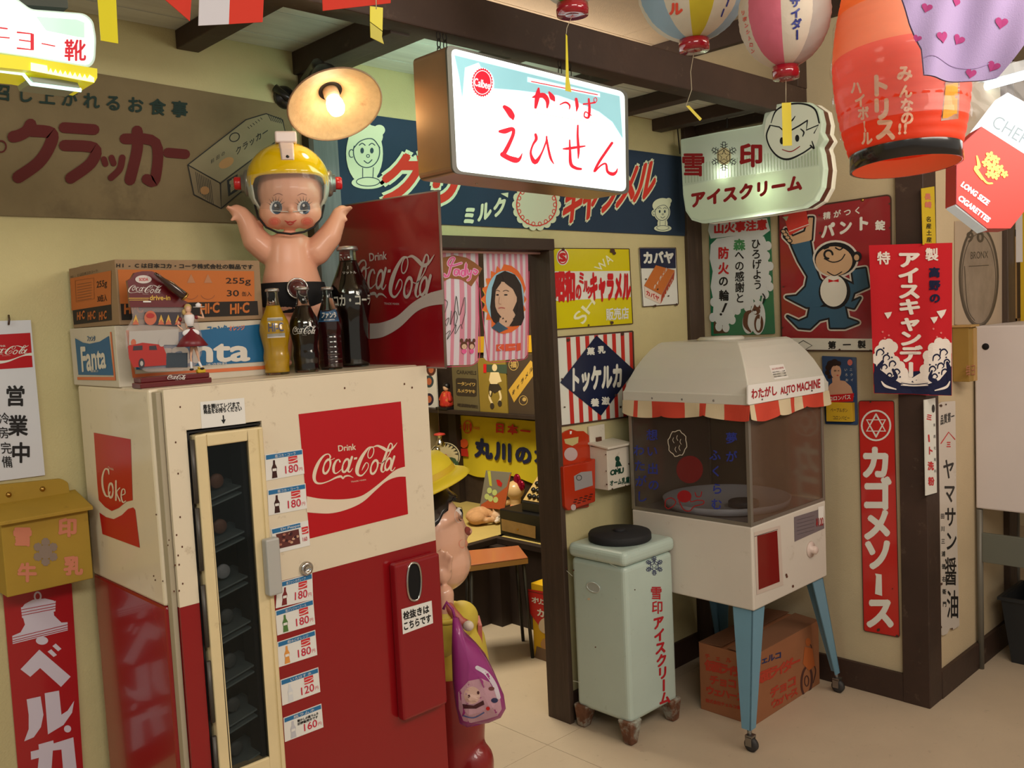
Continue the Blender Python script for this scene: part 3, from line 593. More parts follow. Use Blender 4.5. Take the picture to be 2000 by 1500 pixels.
E_([(882, 612, 7), (915, 600, 11), (938, 618, 11), (936, 640, 5)]); E_([(976, 580, 16), (982, 620, 19), (978, 652, 5)]); E_([(1020, 610, 11), (1055, 606, 8), (1086, 600, 11)]); E_([(1050, 580, 11), (1054, 640, 16), (1048, 688, 14), (1024, 682, 8), (1030, 655, 8), (1052, 668, 7), (1066, 676, 5)]); a.ring(1163, 195, 3, 4.5, 1.4, er, 4)
E_([(556, 626, 22), (580, 648, 36), (600, 680, 34), (606, 698, 12)]); E_([(528, 770, 16), (560, 768, 30), (604, 756, 22), (606, 790, 20), (575, 860, 24), (548, 908, 26)]); E_([(545, 905, 30), (580, 925, 30), (622, 938, 34), (645, 930, 18), (660, 898, 4)])
E_([(738, 788, 16), (742, 815, 18), (722, 850, 12), (710, 900, 14), (735, 950, 28), (770, 905, 12), (800, 830, 10), (803, 800, 10)]); E_([(803, 815, 12), (815, 880, 14), (828, 930, 14), (845, 960, 5)])
E_([(900, 872, 8), (930, 870, 16), (985, 862, 14), (1028, 856, 8)]); E_([(986, 735, 10), (985, 800, 14), (990, 880, 16), (988, 928, 6)]); E_([(938, 820, 8), (940, 880, 14), (945, 960, 20), (975, 985, 18), (1004, 990, 14)])
E_([(1186, 838, 16), (1150, 890, 16), (1110, 950, 16), (1082, 1006, 12), (1120, 970, 10), (1150, 960, 12), (1160, 1005, 16), (1190, 1020, 22), (1210, 1008, 14), (1218, 988, 5)])
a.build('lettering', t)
# chains
def chain(par, p, z1, n=6):
    b = MB(mt('chain_iron', (40, 36, 34), rough=.5, metal=.7)); L = (z1 - p.z) / n
    for i in range(n):
        z = p.z + L * (i + .5); q = []
        for k in range(10):
            w = 2 * math.pi * k / 10; d = .006 * math.cos(w); q.append((p.x + (d if i % 2 else 0), p.y + (0 if i % 2 else d), z + L * .62 * math.sin(w)))
        b.tube(q, .0014, 6, closed=True)
    b.build('chain', par)
ztop = cs[0].z
for X in (x0 + .08, x0 + .10): chain(t, V((X, 1.74, ztop - .004)), 2.2 , 4)
for X in (x1 - .14, x1 - .10): chain(t, V((X, 1.74, cs[1].z + .004)), 2.2, 4)
for px_ in (946, 1142): MB(chrome).lathe([(.004, 0), (.0005, -.003)], (LBp(px_, 0).x, 1.68, (cs[2].z + cs[3].z) / 2 - .001), (0, 0, 1), 10).build('screw', t)

# snow brand ice cream sign: thick, faces -X
SX = 3.06; SN = XP(SX)
t = thing('ice_cream_sign', 'pale green lit plastic sign reading アイスクリーム with a boy head cut-out corner', 'lightbox', PX(1480, 340, SX))
out = [(1328, 272), (1400, 258), (1488, 243), (1492, 222), (1512, 204), (1545, 199), (1580, 200), (1600, 214), (1606, 240), (1604, 258), (1612, 272), (1602, 288), (1606, 300), (1610, 330), (1606, 366), (1592, 392), (1570, 406), (1500, 418), (1400, 432), (1370, 436), (1350, 430), (1338, 412), (1333, 380)]
po = [SN(x, y) for x, y in out]
plast = mt('sign_plastic', (214, 226, 204), rough=.35, thin=.5, emis=.14)
point('sign_bulb', PX(1500, 372, SX + .028), 1.5, (.97, 1, .86), .012); point('sign_bulb', PX(1420, 340, SX + .026), .3, (.97, 1, .86), .012)
MB(plast).prism(po, (.035, 0, 0)).build('front_shell', t, bevel=.006, seg=3)
cen = sum(po, V()) / len(po)
MB(mt('sign_band', (92, 52, 38), rough=.35)).prism([cen + (p - cen) * .985 + V((.035, 0, 0)) for p in po], (.035, 0, 0)).build('middle_band', t)
MB(mt('sign_cream', (226, 222, 200), rough=.35, emis=.15)).prism([p + V((.07, 0, 0)) for p in po], (.03, 0, 0)).build('back_shell', t, bevel=.006)
a = Art(SN, base=.001); lg = None; sred = pr('sign_red', (136, 26, 30), .4, emis=.08); sb = pr('sign_black', (26, 30, 34), .4); lg2 = mt('sign_low', (224, 234, 212), rough=.4, thin=.5, emis=.16)
a.poly([(1334, 364), (1400, 350), (1500, 336), (1600, 324), (1602, 362), (1588, 386), (1568, 400), (1500, 412), (1400, 426), (1368, 430), (1350, 424), (1340, 406)], lg2, 0)
rg = mt('sign_ribs', (196, 212, 184), rough=.5, thin=.5)
for i in range(44): x = 1338 + i * 6; y = 322 - (x - 1338) * .14; a.stroke([(x, y), (x + 1, y + 36)], rg, 1, w=1.6, sm=False, cap=False)
a.line('雪', (1354, 321), (1354, 321), 48, sred, 3, .026); a.line('印', (1467, 303), (1467, 303), 48, sred, 3, .04)
a.line('アイスクリーム', (1363, 389), (1552, 358), 32, sred, 3, .06, aspect=.95)
def snow(A, cx, cy, s, m, L, w=1.2, star=True):
    for i in range(6):
        t_ = math.radians(60 * i + 30); c, q = math.cos(t_), math.sin(t_); c2, q2 = math.cos(t_ + math.pi / 3), math.sin(t_ + math.pi / 3)
        A.stroke([(cx + 14 * s * c, cy + 16 * s * q), (cx + 14 * s * c2, cy + 16 * s * q2)], m, L, w=w, sm=False)
        for k, d in ((-3, 0), (3, 0)): A.stroke([(cx + 15 * s * c - q * k * s, cy + 17 * s * q + c * k * s), (cx + 27 * s * c - q * k * s, cy + 29 * s * q + c * k * s)], m, L, w=w, sm=False)
        A.stroke([(cx + 27 * s * c - q * 3 * s, cy + 29 * s * q + c * 3 * s), (cx + 27 * s * c + q * 3 * s, cy + 29 * s * q - c * 3 * s)], m, L, w=w, sm=False)
        for r_ in (18, 23): A.stroke([(cx + r_ * s * c - q * 7 * s, cy + (r_ + 2) * s * q + c * 7 * s), (cx + (r_ - 3) * s * c, cy + (r_ - 1) * s * q), (cx + r_ * s * c + q * 7 * s, cy + (r_ + 2) * s * q - c * 7 * s)], m, L, w=w, sm=False)
    if star:
        P = [(cx + (12 if i % 2 == 0 else 5) * s * math.sin(i * math.pi / 5), cy - (13 if i % 2 == 0 else 5.4) * s * math.cos(i * math.pi / 5)) for i in range(11)]; A.stroke(P, m, L, w=w, sm=False)
a.ell(1414, 305, 14, 17, pr('star_cream', (216, 208, 160), .5), 2); snow(a, 1414, 305, .95, sb, 3)
hf = pr('head_face', (198, 206, 186), .4, emis=.14)
a.poly([(1492, 262), (1496, 232), (1512, 210), (1545, 203), (1580, 204), (1597, 218), (1602, 245), (1598, 272), (1590, 290), (1560, 308), (1540, 314), (1515, 306), (1500, 290)], hf, 2)
a.stroke([(1506, 240, 1.5), (1516, 216, 3), (1540, 204, 3.5), (1570, 203, 3.5), (1592, 214, 3.5), (1600, 240, 3)], sb, 3)
a.stroke([(1504, 245, 3), (1497, 265, 3), (1504, 288, 3), (1520, 306, 3.5), (1540, 311, 4), (1566, 300, 3), (1584, 288, 3)], sb, 3)
a.stroke([(1506, 245, 2), (1522, 248, 2.5), (1531, 256, 3), (1546, 254, 3), (1562, 245, 3), (1577, 235, 2.5)], sb, 3, sm=False); a.stroke([(1577, 235, 2.5), (1575, 254, 3), (1599, 244, 3), (1590, 260, 2)], sb, 3, sm=False); a.stroke([(1553, 227, 1.5), (1546, 236, 3), (1534, 241, 2)], sb, 3)
a.ell(1557, 270, 4, 7, sb, 4, n=14); a.ell(1527, 275, 4, 7, sb, 4, n=14); a.stroke([(1528, 292, 1.5), (1545, 296, 2), (1562, 286, 1.5)], sred, 4); a.stroke([(1564, 252, 2), (1570, 258, 3), (1568, 266, 2)], sb, 4); a.stroke([(1583, 284, 3), (1590, 290, 3), (1586, 276, 2)], sb, 4)
a.build('print', t)
hk = PX(1420, 218, 3.075); MB(mt('chain_iron')).tube([PX(1420, 250, 3.075), PX(1420, 232, 3.075), V((hk.x, hk.y, 2.25))], .003, 8).build('hanger', t)
MB(pr('cable', (40, 36, 34))).tube([PX(1328, 300, 3.09), PX(1325, 270, 3.12), PX(1322, 235, 3.14), V((3.14, PX(1322, 235, 3.14).y, 2.25))], .0025, 8).build('cable', t)

# shoe shop lightbox, top of the picture's near wall
SHp = YP(1.55); shc = [(-90, -40), (30, -5), (60, 18), (165, 26), (182, 40), (188, 75), (186, 118), (176, 132), (60, 112), (-90, 90)]
t = thing('shoe_shop_lightbox', 'glowing boot shaped lightbox with red lettering and yellow sole', 'lightbox', SHp(60, 80))
glowg = pr('tube_green', (206, 255, 238), emis=1.6)
MB(mt('shoe_body', (205, 225, 215), rough=.3, emis=.25)).prism([SHp(x, y) for x, y in rounded(shc, 10)], (0, .10, 0)).build('box', t)
cc = (60, 66); a = Art(SHp, base=.001); shw = pr('shoe_white', (240, 250, 240), emis=1.2)
a.poly([(cc[0] + (x - cc[0]) * .97, cc[1] + (y - cc[1]) * .93) for x, y in rounded(shc, 10)], shw, 0)
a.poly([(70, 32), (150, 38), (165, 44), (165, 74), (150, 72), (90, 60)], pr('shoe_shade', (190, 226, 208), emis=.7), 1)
sr_ = pr('shoe_red', (196, 30, 46), emis=.6)
a.stroke([(-2, 54), (14, 56)], sr_, 2, w=3); a.stroke([(-6, 72), (18, 74)], sr_, 2, w=2.6); a.stroke([(34, 63), (62, 66), (62, 97), (34, 94)], sr_, 2, w=3.4, sm=False); a.stroke([(38, 78), (60, 81)], sr_, 2, w=2.6); a.stroke([(63, 66), (63, 98)], sr_, 2, w=7, sm=False, cap=False)
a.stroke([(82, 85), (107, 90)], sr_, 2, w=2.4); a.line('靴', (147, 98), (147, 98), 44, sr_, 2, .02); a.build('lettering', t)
sol = [(-90, 95), (60, 113), (190, 134), (190, 152), (184, 162), (60, 138), (-90, 122)]
MB(mt('shoe_sole', (226, 214, 40), rough=.4, emis=.35)).prism([SHp(x, y, .002) for x, y in sol], (0, .10, 0)).build('sole', t)
a = Art(SHp, base=.0035); zz_ = [(92, 128)]
for i in range(9): zz_ += [(94 + i * 9.5, 141 + i * 1.6), (99 + i * 9.5, 133 + i * 1.6)]
a.poly([(60, 122)] + zz_ + [(184, 152), (184, 161), (60, 138)], pr('sole_glow', (236, 250, 190), emis=1), 0); a.build('sole_teeth', t)
tb = [SHp(x, y, -.02) for x, y in ((-90, 126), (44, 143), (60, 163), (158, 176))]
MB(glowg).tube(tb, .0035, 8).build('neon_tube', t); MB(mt('sole_under', (150, 160, 150), rough=.4)).prism([SHp(x, y, -.015) for x, y in ((60, 150), (150, 158), (156, 172), (64, 160))], (0, .07, 0)).build('heel', t)
MB(pr('cable', (40, 36, 34))).tube([SHp(80, 14, -.05), SHp(92, -6, -.05), V((SHp(92, 0).x, 1.60, 2.62))], .003, 8).build('hanger', t)
MB(mt('mount_dark', (70, 74, 66), rough=.6)).obox(SHp(55, -4, -.05), (.05, 0, .006), (0, .03, 0), (0, 0, .02)).build('mount', t)

# ================================================================= tin signs on the doorway wall
DW = YP(2.24); en = lambda k, c, **q: mt(k, c, rough=.22, coat=.5, **q)
yel = en('enamel_yellow', (214, 200, 16), noise=.06, scale=3); enw = en('enamel_white', (226, 226, 216), noise=.06, scale=4)
rim_ = mt('rusty_edge', (70, 46, 34), rough=.9)
def chips(A, pts, L=6, s=1):
    random.seed(len(pts))
    for x, y, r in pts:
        A.poly([(x + r * s * (.6 + .5 * random.random()) * math.cos(k * math.pi / 4), y + r * s * (.6 + .5 * random.random()) * math.sin(k * math.pi / 4)) for k in range(8)], pr('chip_rust', (74, 50, 38), .9), L)
def edge(A, c, w=1.6, L=0, m=None):
    for i in range(len(c)): A.stroke([c[i], c[(i + 1) % len(c)]], m or rim_, L, w=w, sm=False, cap=False)
c = [(1076, 485), (1229, 486), (1236, 632), (1087, 643)]
t = board('caramel_tin_sign', 'yellow enamel sign with a white band reading キャラメル beside the doorway', DW, c, yel, r=4); a = art(DW)
edge(a, c); a.poly([(1079, 530), (1230, 529), (1232, 580), (1082, 588)], enw, 0)
a.ell(1099, 502, 12, 16, enw, 1); a.ring(1099, 502, 9, 13, 2.4, red, 2); a.text('S', (1094, 495), (1104, 495), (1104, 510), (1094, 510), red, 2, .08)
gw = pr('ghost_white', (232, 230, 190)); a.text('SH', (1117, 620), (1155, 578), (1163, 592), (1140, 634), gw, 1, .01); a.text('WA', (1160, 522), (1190, 494), (1198, 510), (1172, 530), gw, 1, .01)
R_ = lambda s, x0, x1, y0, y1, bd=.06: a.row(s, (x0, y0), (x1, y0), (x1, y1), (x0, y1), red, 3, bd)
R_('昭和', 1083, 1124, 529, 589, .07); R_('の', 1124, 1136, 552, 586); R_('ミ', 1130, 1142, 530, 556); R_('ル', 1139, 1151, 546, 572); R_('ク', 1147, 1159, 560, 584); R_('キャラメル', 1152, 1232, 530, 588, .07)
a.row('販売店', (1183, 602), (1228, 599), (1229, 623), (1184, 627), enw, 2, .03); chips(a, [(1100, 487, 4), (1196, 490, 6), (1200, 495, 4), (1195, 630, 4), (1150, 635, 2), (1080, 540, 2), (1085, 588, 2)]); a.build('print', t)
c = [(1087, 659), (1236, 647), (1241, 812), (1096, 832)]
t = board('striped_tin_sign', 'red and white striped enamel sign with a navy diamond beside the doorway', DW, c, enw, r=4); a = art(DW); q = Quad(DW, c)
aq = Art(q, base=.0066)
for i in range(8): aq.rect(.1 + i * .118, .01, .15 + i * .118, .99, pr('stripe_red', (190, 44, 36)), 0)
aq.build('stripes', t); edge(a, c, 3, 1); a.poly([(1165, 655), (1240, 724), (1174, 812), (1094, 747)], pr('enamel_navy', (26, 34, 64), .25), 2)
a.line('トッケルカ', (1123, 741), (1206, 734), 50, enw, 3, .06, aspect=.42); a.line('菓', (1154, 686), (1154, 686), 15, enw, 3, .05); a.line('乳', (1175, 683), (1175, 683), 15, enw, 3, .05); a.line('養', (1162, 786), (1162, 786), 16, enw, 3, .05); a.line('滋', (1183, 783), (1183, 783), 16, enw, 3, .05)
chips(a, [(1110, 664, 4), (1216, 652, 4), (1098, 740, 2), (1103, 795, 2), (1212, 795, 3), (1203, 772, 3)]); a.build('print', t)
c = [(1249, 484), (1320, 484), (1325, 594), (1256, 599)]
t = board('caramel_box_sign', 'small navy and white enamel sign picturing an orange caramel box', DW, c, enw, r=3); a = art(DW)
edge(a, c, 1.4); a.poly([(1250, 485), (1319, 485), (1320, 524), (1252, 524)], pr('enamel_navy', (26, 34, 64)), 1); a.row('カバヤ', (1255, 491), (1316, 490), (1317, 515), (1256, 516), enw, 2, .06)
orb = pr('caramel_box', (196, 110, 46)); a.poly([(1258, 558), (1281, 518), (1318, 528), (1292, 576)], orb, 2); a.poly([(1292, 577), (1318, 529), (1316, 546), (1290, 594)], pr('caramel_side', (168, 66, 36)), 2); a.poly([(1258, 559), (1292, 577), (1290, 594), (1260, 580)], pr('caramel_end', (222, 200, 184)), 2)
a.row('カバヤ', (1261, 565), (1288, 578), (1288, 590), (1262, 576), red, 3, .03); a.line('キャラメル', (1279, 560), (1301, 527), 9, enw, 3, .03); a.line('KABAYA', (1296, 582), (1313, 546), 7, enw, 3, .03); chips(a, [(1262, 545, 2), (1306, 578, 2), (1280, 597, 3), (1322, 595, 3), (1285, 565, 2)]); a.build('print', t)
for (nm, x, y) in (('', 1107, 486), ('', 1204, 487), ('', 1110, 663), ('', 1216, 651), ('', 1267, 487), ('', 1302, 487)): pass
# orange plastic rack
c = [(1093, 850), (1105, 842), (1115, 838), (1127, 842), (1140, 842), (1152, 852), (1153, 894), (1150, 990), (1100, 998), (1096, 900)]
t = board('orange_mail_rack', 'orange plastic letter rack hung beside the white milk box', DW, c, en('rack_orange', (180, 52, 20)), th=.006, cat='letter rack')
DF = YP(2.20); b = MB(en('rack_orange2', (176, 48, 18))); b.prism([DF(x, y) for x, y in rounded([(1100, 912), (1152, 902), (1163, 895), (1163, 980), (1110, 998), (1104, 990)], 3)], (0, .036, 0)); b.build('pocket', t, bevel=.003)
a = art(DW, .006); a.poly([(1102, 858), (1130, 853), (1129, 865), (1118, 871), (1104, 866)], pr('rack_cream', (190, 176, 120)), 0); a.ell(1115, 887, 13, 13, pr('rack_label', (190, 170, 168)), 0); a.poly([(1113, 842), (1117, 842), (1116, 848), (1113, 848)], white, 0); a.build('label', t)
a = Art(DF, base=.001); a.poly([(1121, 930), (1135, 922), (1156, 920), (1158, 948), (1123, 959)], pr('rack_grey', (150, 146, 146)), 0); a.ring(1131, 933, 5, 5, 1.2, ink, 1)
for i in range(3):
    for j in range(4): a.stroke([(1122 + j * 10 - i * 2, 976 + i * 5 - j * 3.4), (1128 + j * 10 - i * 2, 975 + i * 5 - j * 3.4)], pr('slot_dark', (60, 24, 18)), 0, w=2, sm=False, cap=False)
a.ell(1120, 991, 5, 6, pr('rack_label', (190, 170, 168)), 0); a.build('pocket_print', t)
# white milk box
t = thing('milk_box', 'white wooden milk delivery box with green lettering beside the doorway', 'milk box', DW(1195, 910))
mw = mt('milk_white', (214, 206, 190), rough=.6, noise=.08, scale=6, dirt=(110, 84, 60), dirtamt=.15, dscale=22)
p0, p1 = PY(1183, 900, 2.15), PY(1231, 955, 2.15); zt_, zb_ = PY(1200, 872, 2.15).z, PY(1200, 955, 2.15).z; mx0, mx1 = PY(1186, 900, 2.15).x, PY(1230, 900, 2.15).x
MB(mw).box(mx0, mx1, 2.15, 2.238, zb_, zt_).build('box', t, bevel=.002); MB(mw).obox(((mx0 + mx1) / 2 - .002, 2.185, zt_ + .006), ((mx1 - mx0) / 2 + .008, 0, 0), (0, .050, .006), (0, 0, .004)).build('lid', t, bevel=.002)
MB(mw).box(mx0 - .002, mx0 + .085, 2.228, 2.238, zt_, zt_ + .075).build('back_board', t, bevel=.002)
MB(rust).box(mx0 + .03, mx0 + .058, 2.222, 2.228, zt_ + .014, zt_ + .03).build('hinge', t)
a = Art(YP(2.15), base=.001); mg = pr('milk_green', (20, 62, 46)); a.line('OMU', (1198, 922), (1216, 918), 14, mg, 0, .06, aspect=.9); a.row('オーム乳業', (1191, 938), (1230, 930), (1230, 944), (1191, 950), mg, 0, .04)
a.ell(1206, 896, 4.5, 5.5, mg, 0); a.poly([(1203, 902), (1210, 900), (1215, 910), (1202, 912)], mg, 0); a.stroke([(1206, 912), (1206, 916)], mg, 0, w=1.4); chips(a, [(1183, 888, 1.6), (1184, 920, 1.6), (1185, 946, 1.8), (1228, 906, 1.8), (1196, 955, 2), (1222, 948, 1.5)], 1); a.build('lettering', t)

# ================================================================= signs on the tin-sign wall (faces -X)
PW = XP(3.29)
c = [(1384, 424), (1503, 418), (1513, 652), (1389, 656)]
grn = en('sign_green', (34, 112, 78)); t = board('forest_fire_sign', 'green forest fire warning sign with a white cloud of vertical lettering', PW, c, grn, r=2); a = art(PW)
pw = pr('sign_white', (214, 220, 222)); a.poly([(1386, 432), (1498, 426), (1504, 450), (1488, 462), (1440, 460), (1388, 466), (1383, 450)], pw, 0)
cl = [(1388, 478), (1400, 466), (1440, 460), (1470, 456), (1492, 462), (1500, 480), (1497, 500), (1504, 520), (1500, 545), (1504, 560), (1495, 575), (1478, 580), (1465, 590), (1460, 600), (1440, 606), (1430, 625), (1418, 640), (1404, 638), (1392, 620), (1394, 590), (1388, 560), (1392, 530), (1386, 505)]
a.poly(cl, pw, 0)
for x, y in cl[5:20]: a.ell(x, y, 7, 9, pw, 1, n=14)
r2 = pr('warn_red', (196, 36, 40)); a.line('山火事注意', (1404, 446), (1488, 439), 21, r2, 2, .05)
a.vline('ひろげよう', (1476, 476), (1480, 556), 21, black, 2, .02, .9); a.line('森', (1444, 478), (1444, 478), 23, pr('leaf_green', (70, 140, 86)), 2, .04); a.vline('への感謝と', (1444, 498), (1445, 582), 21, black, 2, .02, .9)
a.vline('防火', (1413, 494), (1413, 524), 24, r2, 2, .04, .9); a.vline('の輪', (1413, 549), (1414, 577), 22, black, 2, .03, .9); a.poly([(1416, 592), (1421, 592), (1413, 610), (1409, 610)], black, 2); a.ell(1408, 614, 2.5, 2.5, black, 2, n=10)
a.poly([(1394, 628), (1422, 640), (1422, 650), (1394, 652)], pr('earth_brown', (84, 60, 40)), 0)
a.ell(1462, 630, 12, 22, pw, 2); a.ell(1480, 620, 15, 34, pw, 2); a.ell(1477, 608, 11, 11, pw, 3)
sq = pr('squirrel_brown', (98, 62, 44)); a.ell(1482, 632, 9, 18, sq, 4); a.ell(1477, 607, 8, 8, sq, 4); a.ell(1481, 634, 4.5, 12, pw, 5); a.ell(1474, 610, 4, 3.4, pw, 5); a.stroke([(1466, 648, 3), (1456, 634, 9), (1458, 614, 9), (1466, 608, 5)], sq, 4); a.poly([(1471, 601), (1474, 594), (1478, 600)], sq, 4); a.poly([(1480, 601), (1484, 595), (1486, 603)], sq, 4); a.ell(1474, 606, 1.5, 2, black, 6, n=8); a.stroke([(1483, 640), (1488, 590), (1491, 576)], pw, 5, w=2.4); a.stroke([(1490, 574), (1494, 582), (1490, 592)], black, 6, w=2.4); a.build('print', t)
c = [(1520, 412), (1740, 380), (1742, 686), (1527, 684)]
prd = en('pant_red', (150, 34, 42), noise=.15, scale=3); t = board('tonic_tin_sign', 'large dark red enamel sign with a leaping man in a blue tailcoat', PW, c, prd, r=10); a = art(PW)
edge(a, rounded(c, 10), 3, 0); a.poly([(1527, 660), (1741, 662), (1742, 685), (1528, 683)], enw, 0)
a.line('精がつく', (1615, 421), (1675, 411), 15, enw, 1, .03); a.line('パント', (1617, 450), (1685, 436), 29, enw, 1, .06, aspect=.95); a.line('錠', (1719, 440), (1719, 440), 20, enw, 1, .04)
a.line('第一製薬', (1625, 674), (1712, 672), 16, black, 1, .04); a.stroke([(1553, 675), (1569, 665), (1586, 675), (1569, 685), (1553, 675)], black, 1, w=1.4, sm=False)
blu = pr('coat_blue', (54, 94, 122)); ow = pr('outline_white', (214, 206, 196)); skin = pr('print_skin', (204, 168, 132)); bk_ = pr('print_black', (20, 22, 28))
def fig(P, m, L, w=7, wo=13):
    for i in range(len(P)): a.stroke([P[i], P[(i + 1) % len(P)]], ow, 1, w=wo, sm=False); a.stroke([P[i], P[(i + 1) % len(P)]], bk_, 2, w=w, sm=False)
    a.poly(P, m, L)
coat = [(1546, 478), (1582, 470), (1588, 510), (1600, 545), (1612, 556), (1614, 590), (1600, 600), (1575, 600), (1555, 590), (1536, 580), (1556, 578), (1574, 560), (1578, 540), (1560, 510)]
trou = [(1582, 600), (1650, 598), (1655, 622), (1672, 628), (1676, 630), (1650, 640), (1622, 640), (1620, 620), (1600, 625), (1582, 642), (1560, 640), (1538, 618), (1560, 628), (1578, 620)]
arm2 = [(1645, 545), (1668, 556), (1664, 528), (1690, 524), (1696, 560), (1668, 572), (1662, 590), (1680, 582), (1668, 602), (1650, 598)]
fig(trou, blu, 3); fig(coat, blu, 3); fig(arm2, blu, 3)
fig([(1532, 462), (1535, 448), (1548, 462), (1572, 452), (1580, 425), (1588, 425), (1585, 468), (1565, 478), (1546, 476)], skin, 3)
a.ell(1630, 570, 31, 34, bk_, 4); a.ell(1628, 568, 26, 31, enw, 5)
a.ell(1632, 506, 45, 37, ow, 3); a.ell(1632, 506, 41, 33, bk_, 4); a.ell(1629, 510, 36, 29, skin, 5); a.ell(1674, 501, 9, 10, bk_, 4); a.ell(1673, 503, 5, 6, skin, 5)
a.ring(1618, 497, 8, 8, 4, bk_, 6, a0=90, a1=360); a.stroke([(1632, 484, 3), (1640, 488, 2.5), (1646, 484, 3)], bk_, 6); a.stroke([(1640, 480), (1648, 478)], bk_, 6, w=3); a.stroke([(1610, 486), (1618, 483)], bk_, 6, w=3)
a.stroke([(1610, 505), (1626, 512), (1642, 508), (1650, 497)], bk_, 6, w=2.2); a.stroke([(1616, 531), (1630, 538), (1644, 531)], bk_, 6, w=2)
a.poly([(1618, 545), (1628, 548), (1638, 545), (1638, 551), (1628, 549.5), (1618, 552)], red, 7)
for i in range(4): a.ell(1530 + i * 4, 452 + i * 6, 6, 4.6, bk_, 4, rot=15); a.ell(1530 + i * 4, 452 + i * 6, 4, 2.7, skin, 5, rot=15)
a.poly([(1530, 420), (1575, 412), (1580, 440), (1542, 460)], pr('packet_red', (206, 60, 50)), 6); a.stroke([(1542, 452), (1580, 438)], enw, 7, w=1.5, sm=False); a.poly([(1528, 424), (1540, 422), (1536, 432)], pr('packet_green', (170, 180, 150)), 7)
chips(a, [(1602, 455, 3), (1600, 420, 2), (1737, 398, 2.4), (1738, 445, 2.4), (1530, 560, 2), (1528, 640, 2), (1640, 684, 3), (1700, 685, 3), (1650, 497, 1.6)], 8, 1); a.build('print', t)
pl_ = PW(1685, 390); MB(brass).lathe([(.006, 0), (.005, .004), (.0005, .006)], PW(1685, 391, .006), (-1, 0, 0), 12).build('screw', t)
# small portrait sign with yellow box
c = [(1605, 695), (1672, 698), (1675, 830), (1612, 828)]
t = board('portrait_tin_sign', 'small blue sign with a painted dark-haired woman above the white machine', PW, c, en('sign_blue', (50, 74, 112)), r=2); a = art(PW)
hair = pr('hair_brown', (44, 28, 26)); sk = pr('sign_skin', (206, 160, 130))
a.poly([(1612, 770), (1620, 752), (1632, 742), (1650, 744), (1662, 755), (1668, 775), (1640, 782)], sk, 0); a.ell(1633, 726, 10, 14, sk, 1); a.poly([(1625, 738), (1640, 736), (1642, 750), (1626, 750)], sk, 1)
for x, y, r_ in ((1618, 718, 6), (1622, 711, 7), (1630, 708, 7), (1638, 710, 5), (1616, 728, 5), (1620, 736, 4)): a.ell(x, y, r_, r_, hair, 2, n=12)
a.ell(1631, 724, 1.6, .8, black, 3, n=8); a.ell(1638, 724, 1.6, .8, black, 3, n=8); a.ell(1636, 733, 2.2, 1, red, 3, n=8); a.ring(1631, 724, 2.4, 1.6, .4, hair, 3)
a.poly([(1612, 772), (1668, 768), (1666, 784), (1614, 786)], red, 3); a.row('コロンバス', (1618, 774), (1662, 770), (1662, 780), (1618, 784), enw, 4, .03)
a.ell(1660, 708, 5, 6, pr('stamp_pink', (206, 110, 100)), 2, n=14); a.vline('ニクイ', (1662, 722), (1664, 742), 6, enw, 2); a.vline('いろお', (1652, 722), (1654, 742), 6, enw, 2)
a.build('print', t); PB = XP(3.262)
b = MB(mt('box_yellow', (206, 166, 40), rough=.5)); b.prism([PB(x, y) for x, y in ((1613, 786), (1664, 787), (1665, 824), (1614, 823))], (.022, 0, 0)); b.build('yellow_box', t, bevel=.001); a = Art(PB, base=.001); a.row('ペープルボン', (1622, 796), (1656, 797), (1656, 806), (1622, 805), ink, 0); a.row('コロンバビー', (1626, 811), (1660, 812), (1660, 821), (1626, 820), ink, 0); a.build('yellow_box_print', t)
# tall red sauce sign
c = [(1677, 783), (1746, 783), (1757, 1245), (1687, 1232)]
t = board('sauce_tin_sign', 'tall narrow red enamel sign with a ringed star beside the dark corner post', PW, c, en('sauce_red', (192, 40, 34), noise=.1, scale=3), r=5); a = art(PW); edge(a, rounded(c, 5), 1.4)
a.ring(1711, 831, 28, 29, 3.4, enw, 1)
for s_ in (0, math.pi): P = [(1711 + 21 * math.sin(s_ + k * 2 * math.pi / 3), 831 - 22 * math.cos(s_ + k * 2 * math.pi / 3)) for k in range(4)]; a.stroke(P, enw, 1, w=3.4, sm=False)
for ch, y in zip('カゴメソ', (903, 965, 1024, 1082)): a.line(ch, (1711 + (y - 903) * .02, y), (1711, y), 66, enw, 1, .055, aspect=.9)
a.poly([(1709, 1120), (1722, 1122), (1723, 1164), (1709, 1160), (1711, 1126)], enw, 1); a.line('ス', (1719, 1196), (1719, 1196), 66, enw, 1, .055, aspect=.9)
chips(a, [(1716, 1230, 4), (1752, 1242, 3), (1700, 785, 2), (1743, 1150, 1.5)], 3); a.build('lettering', t)
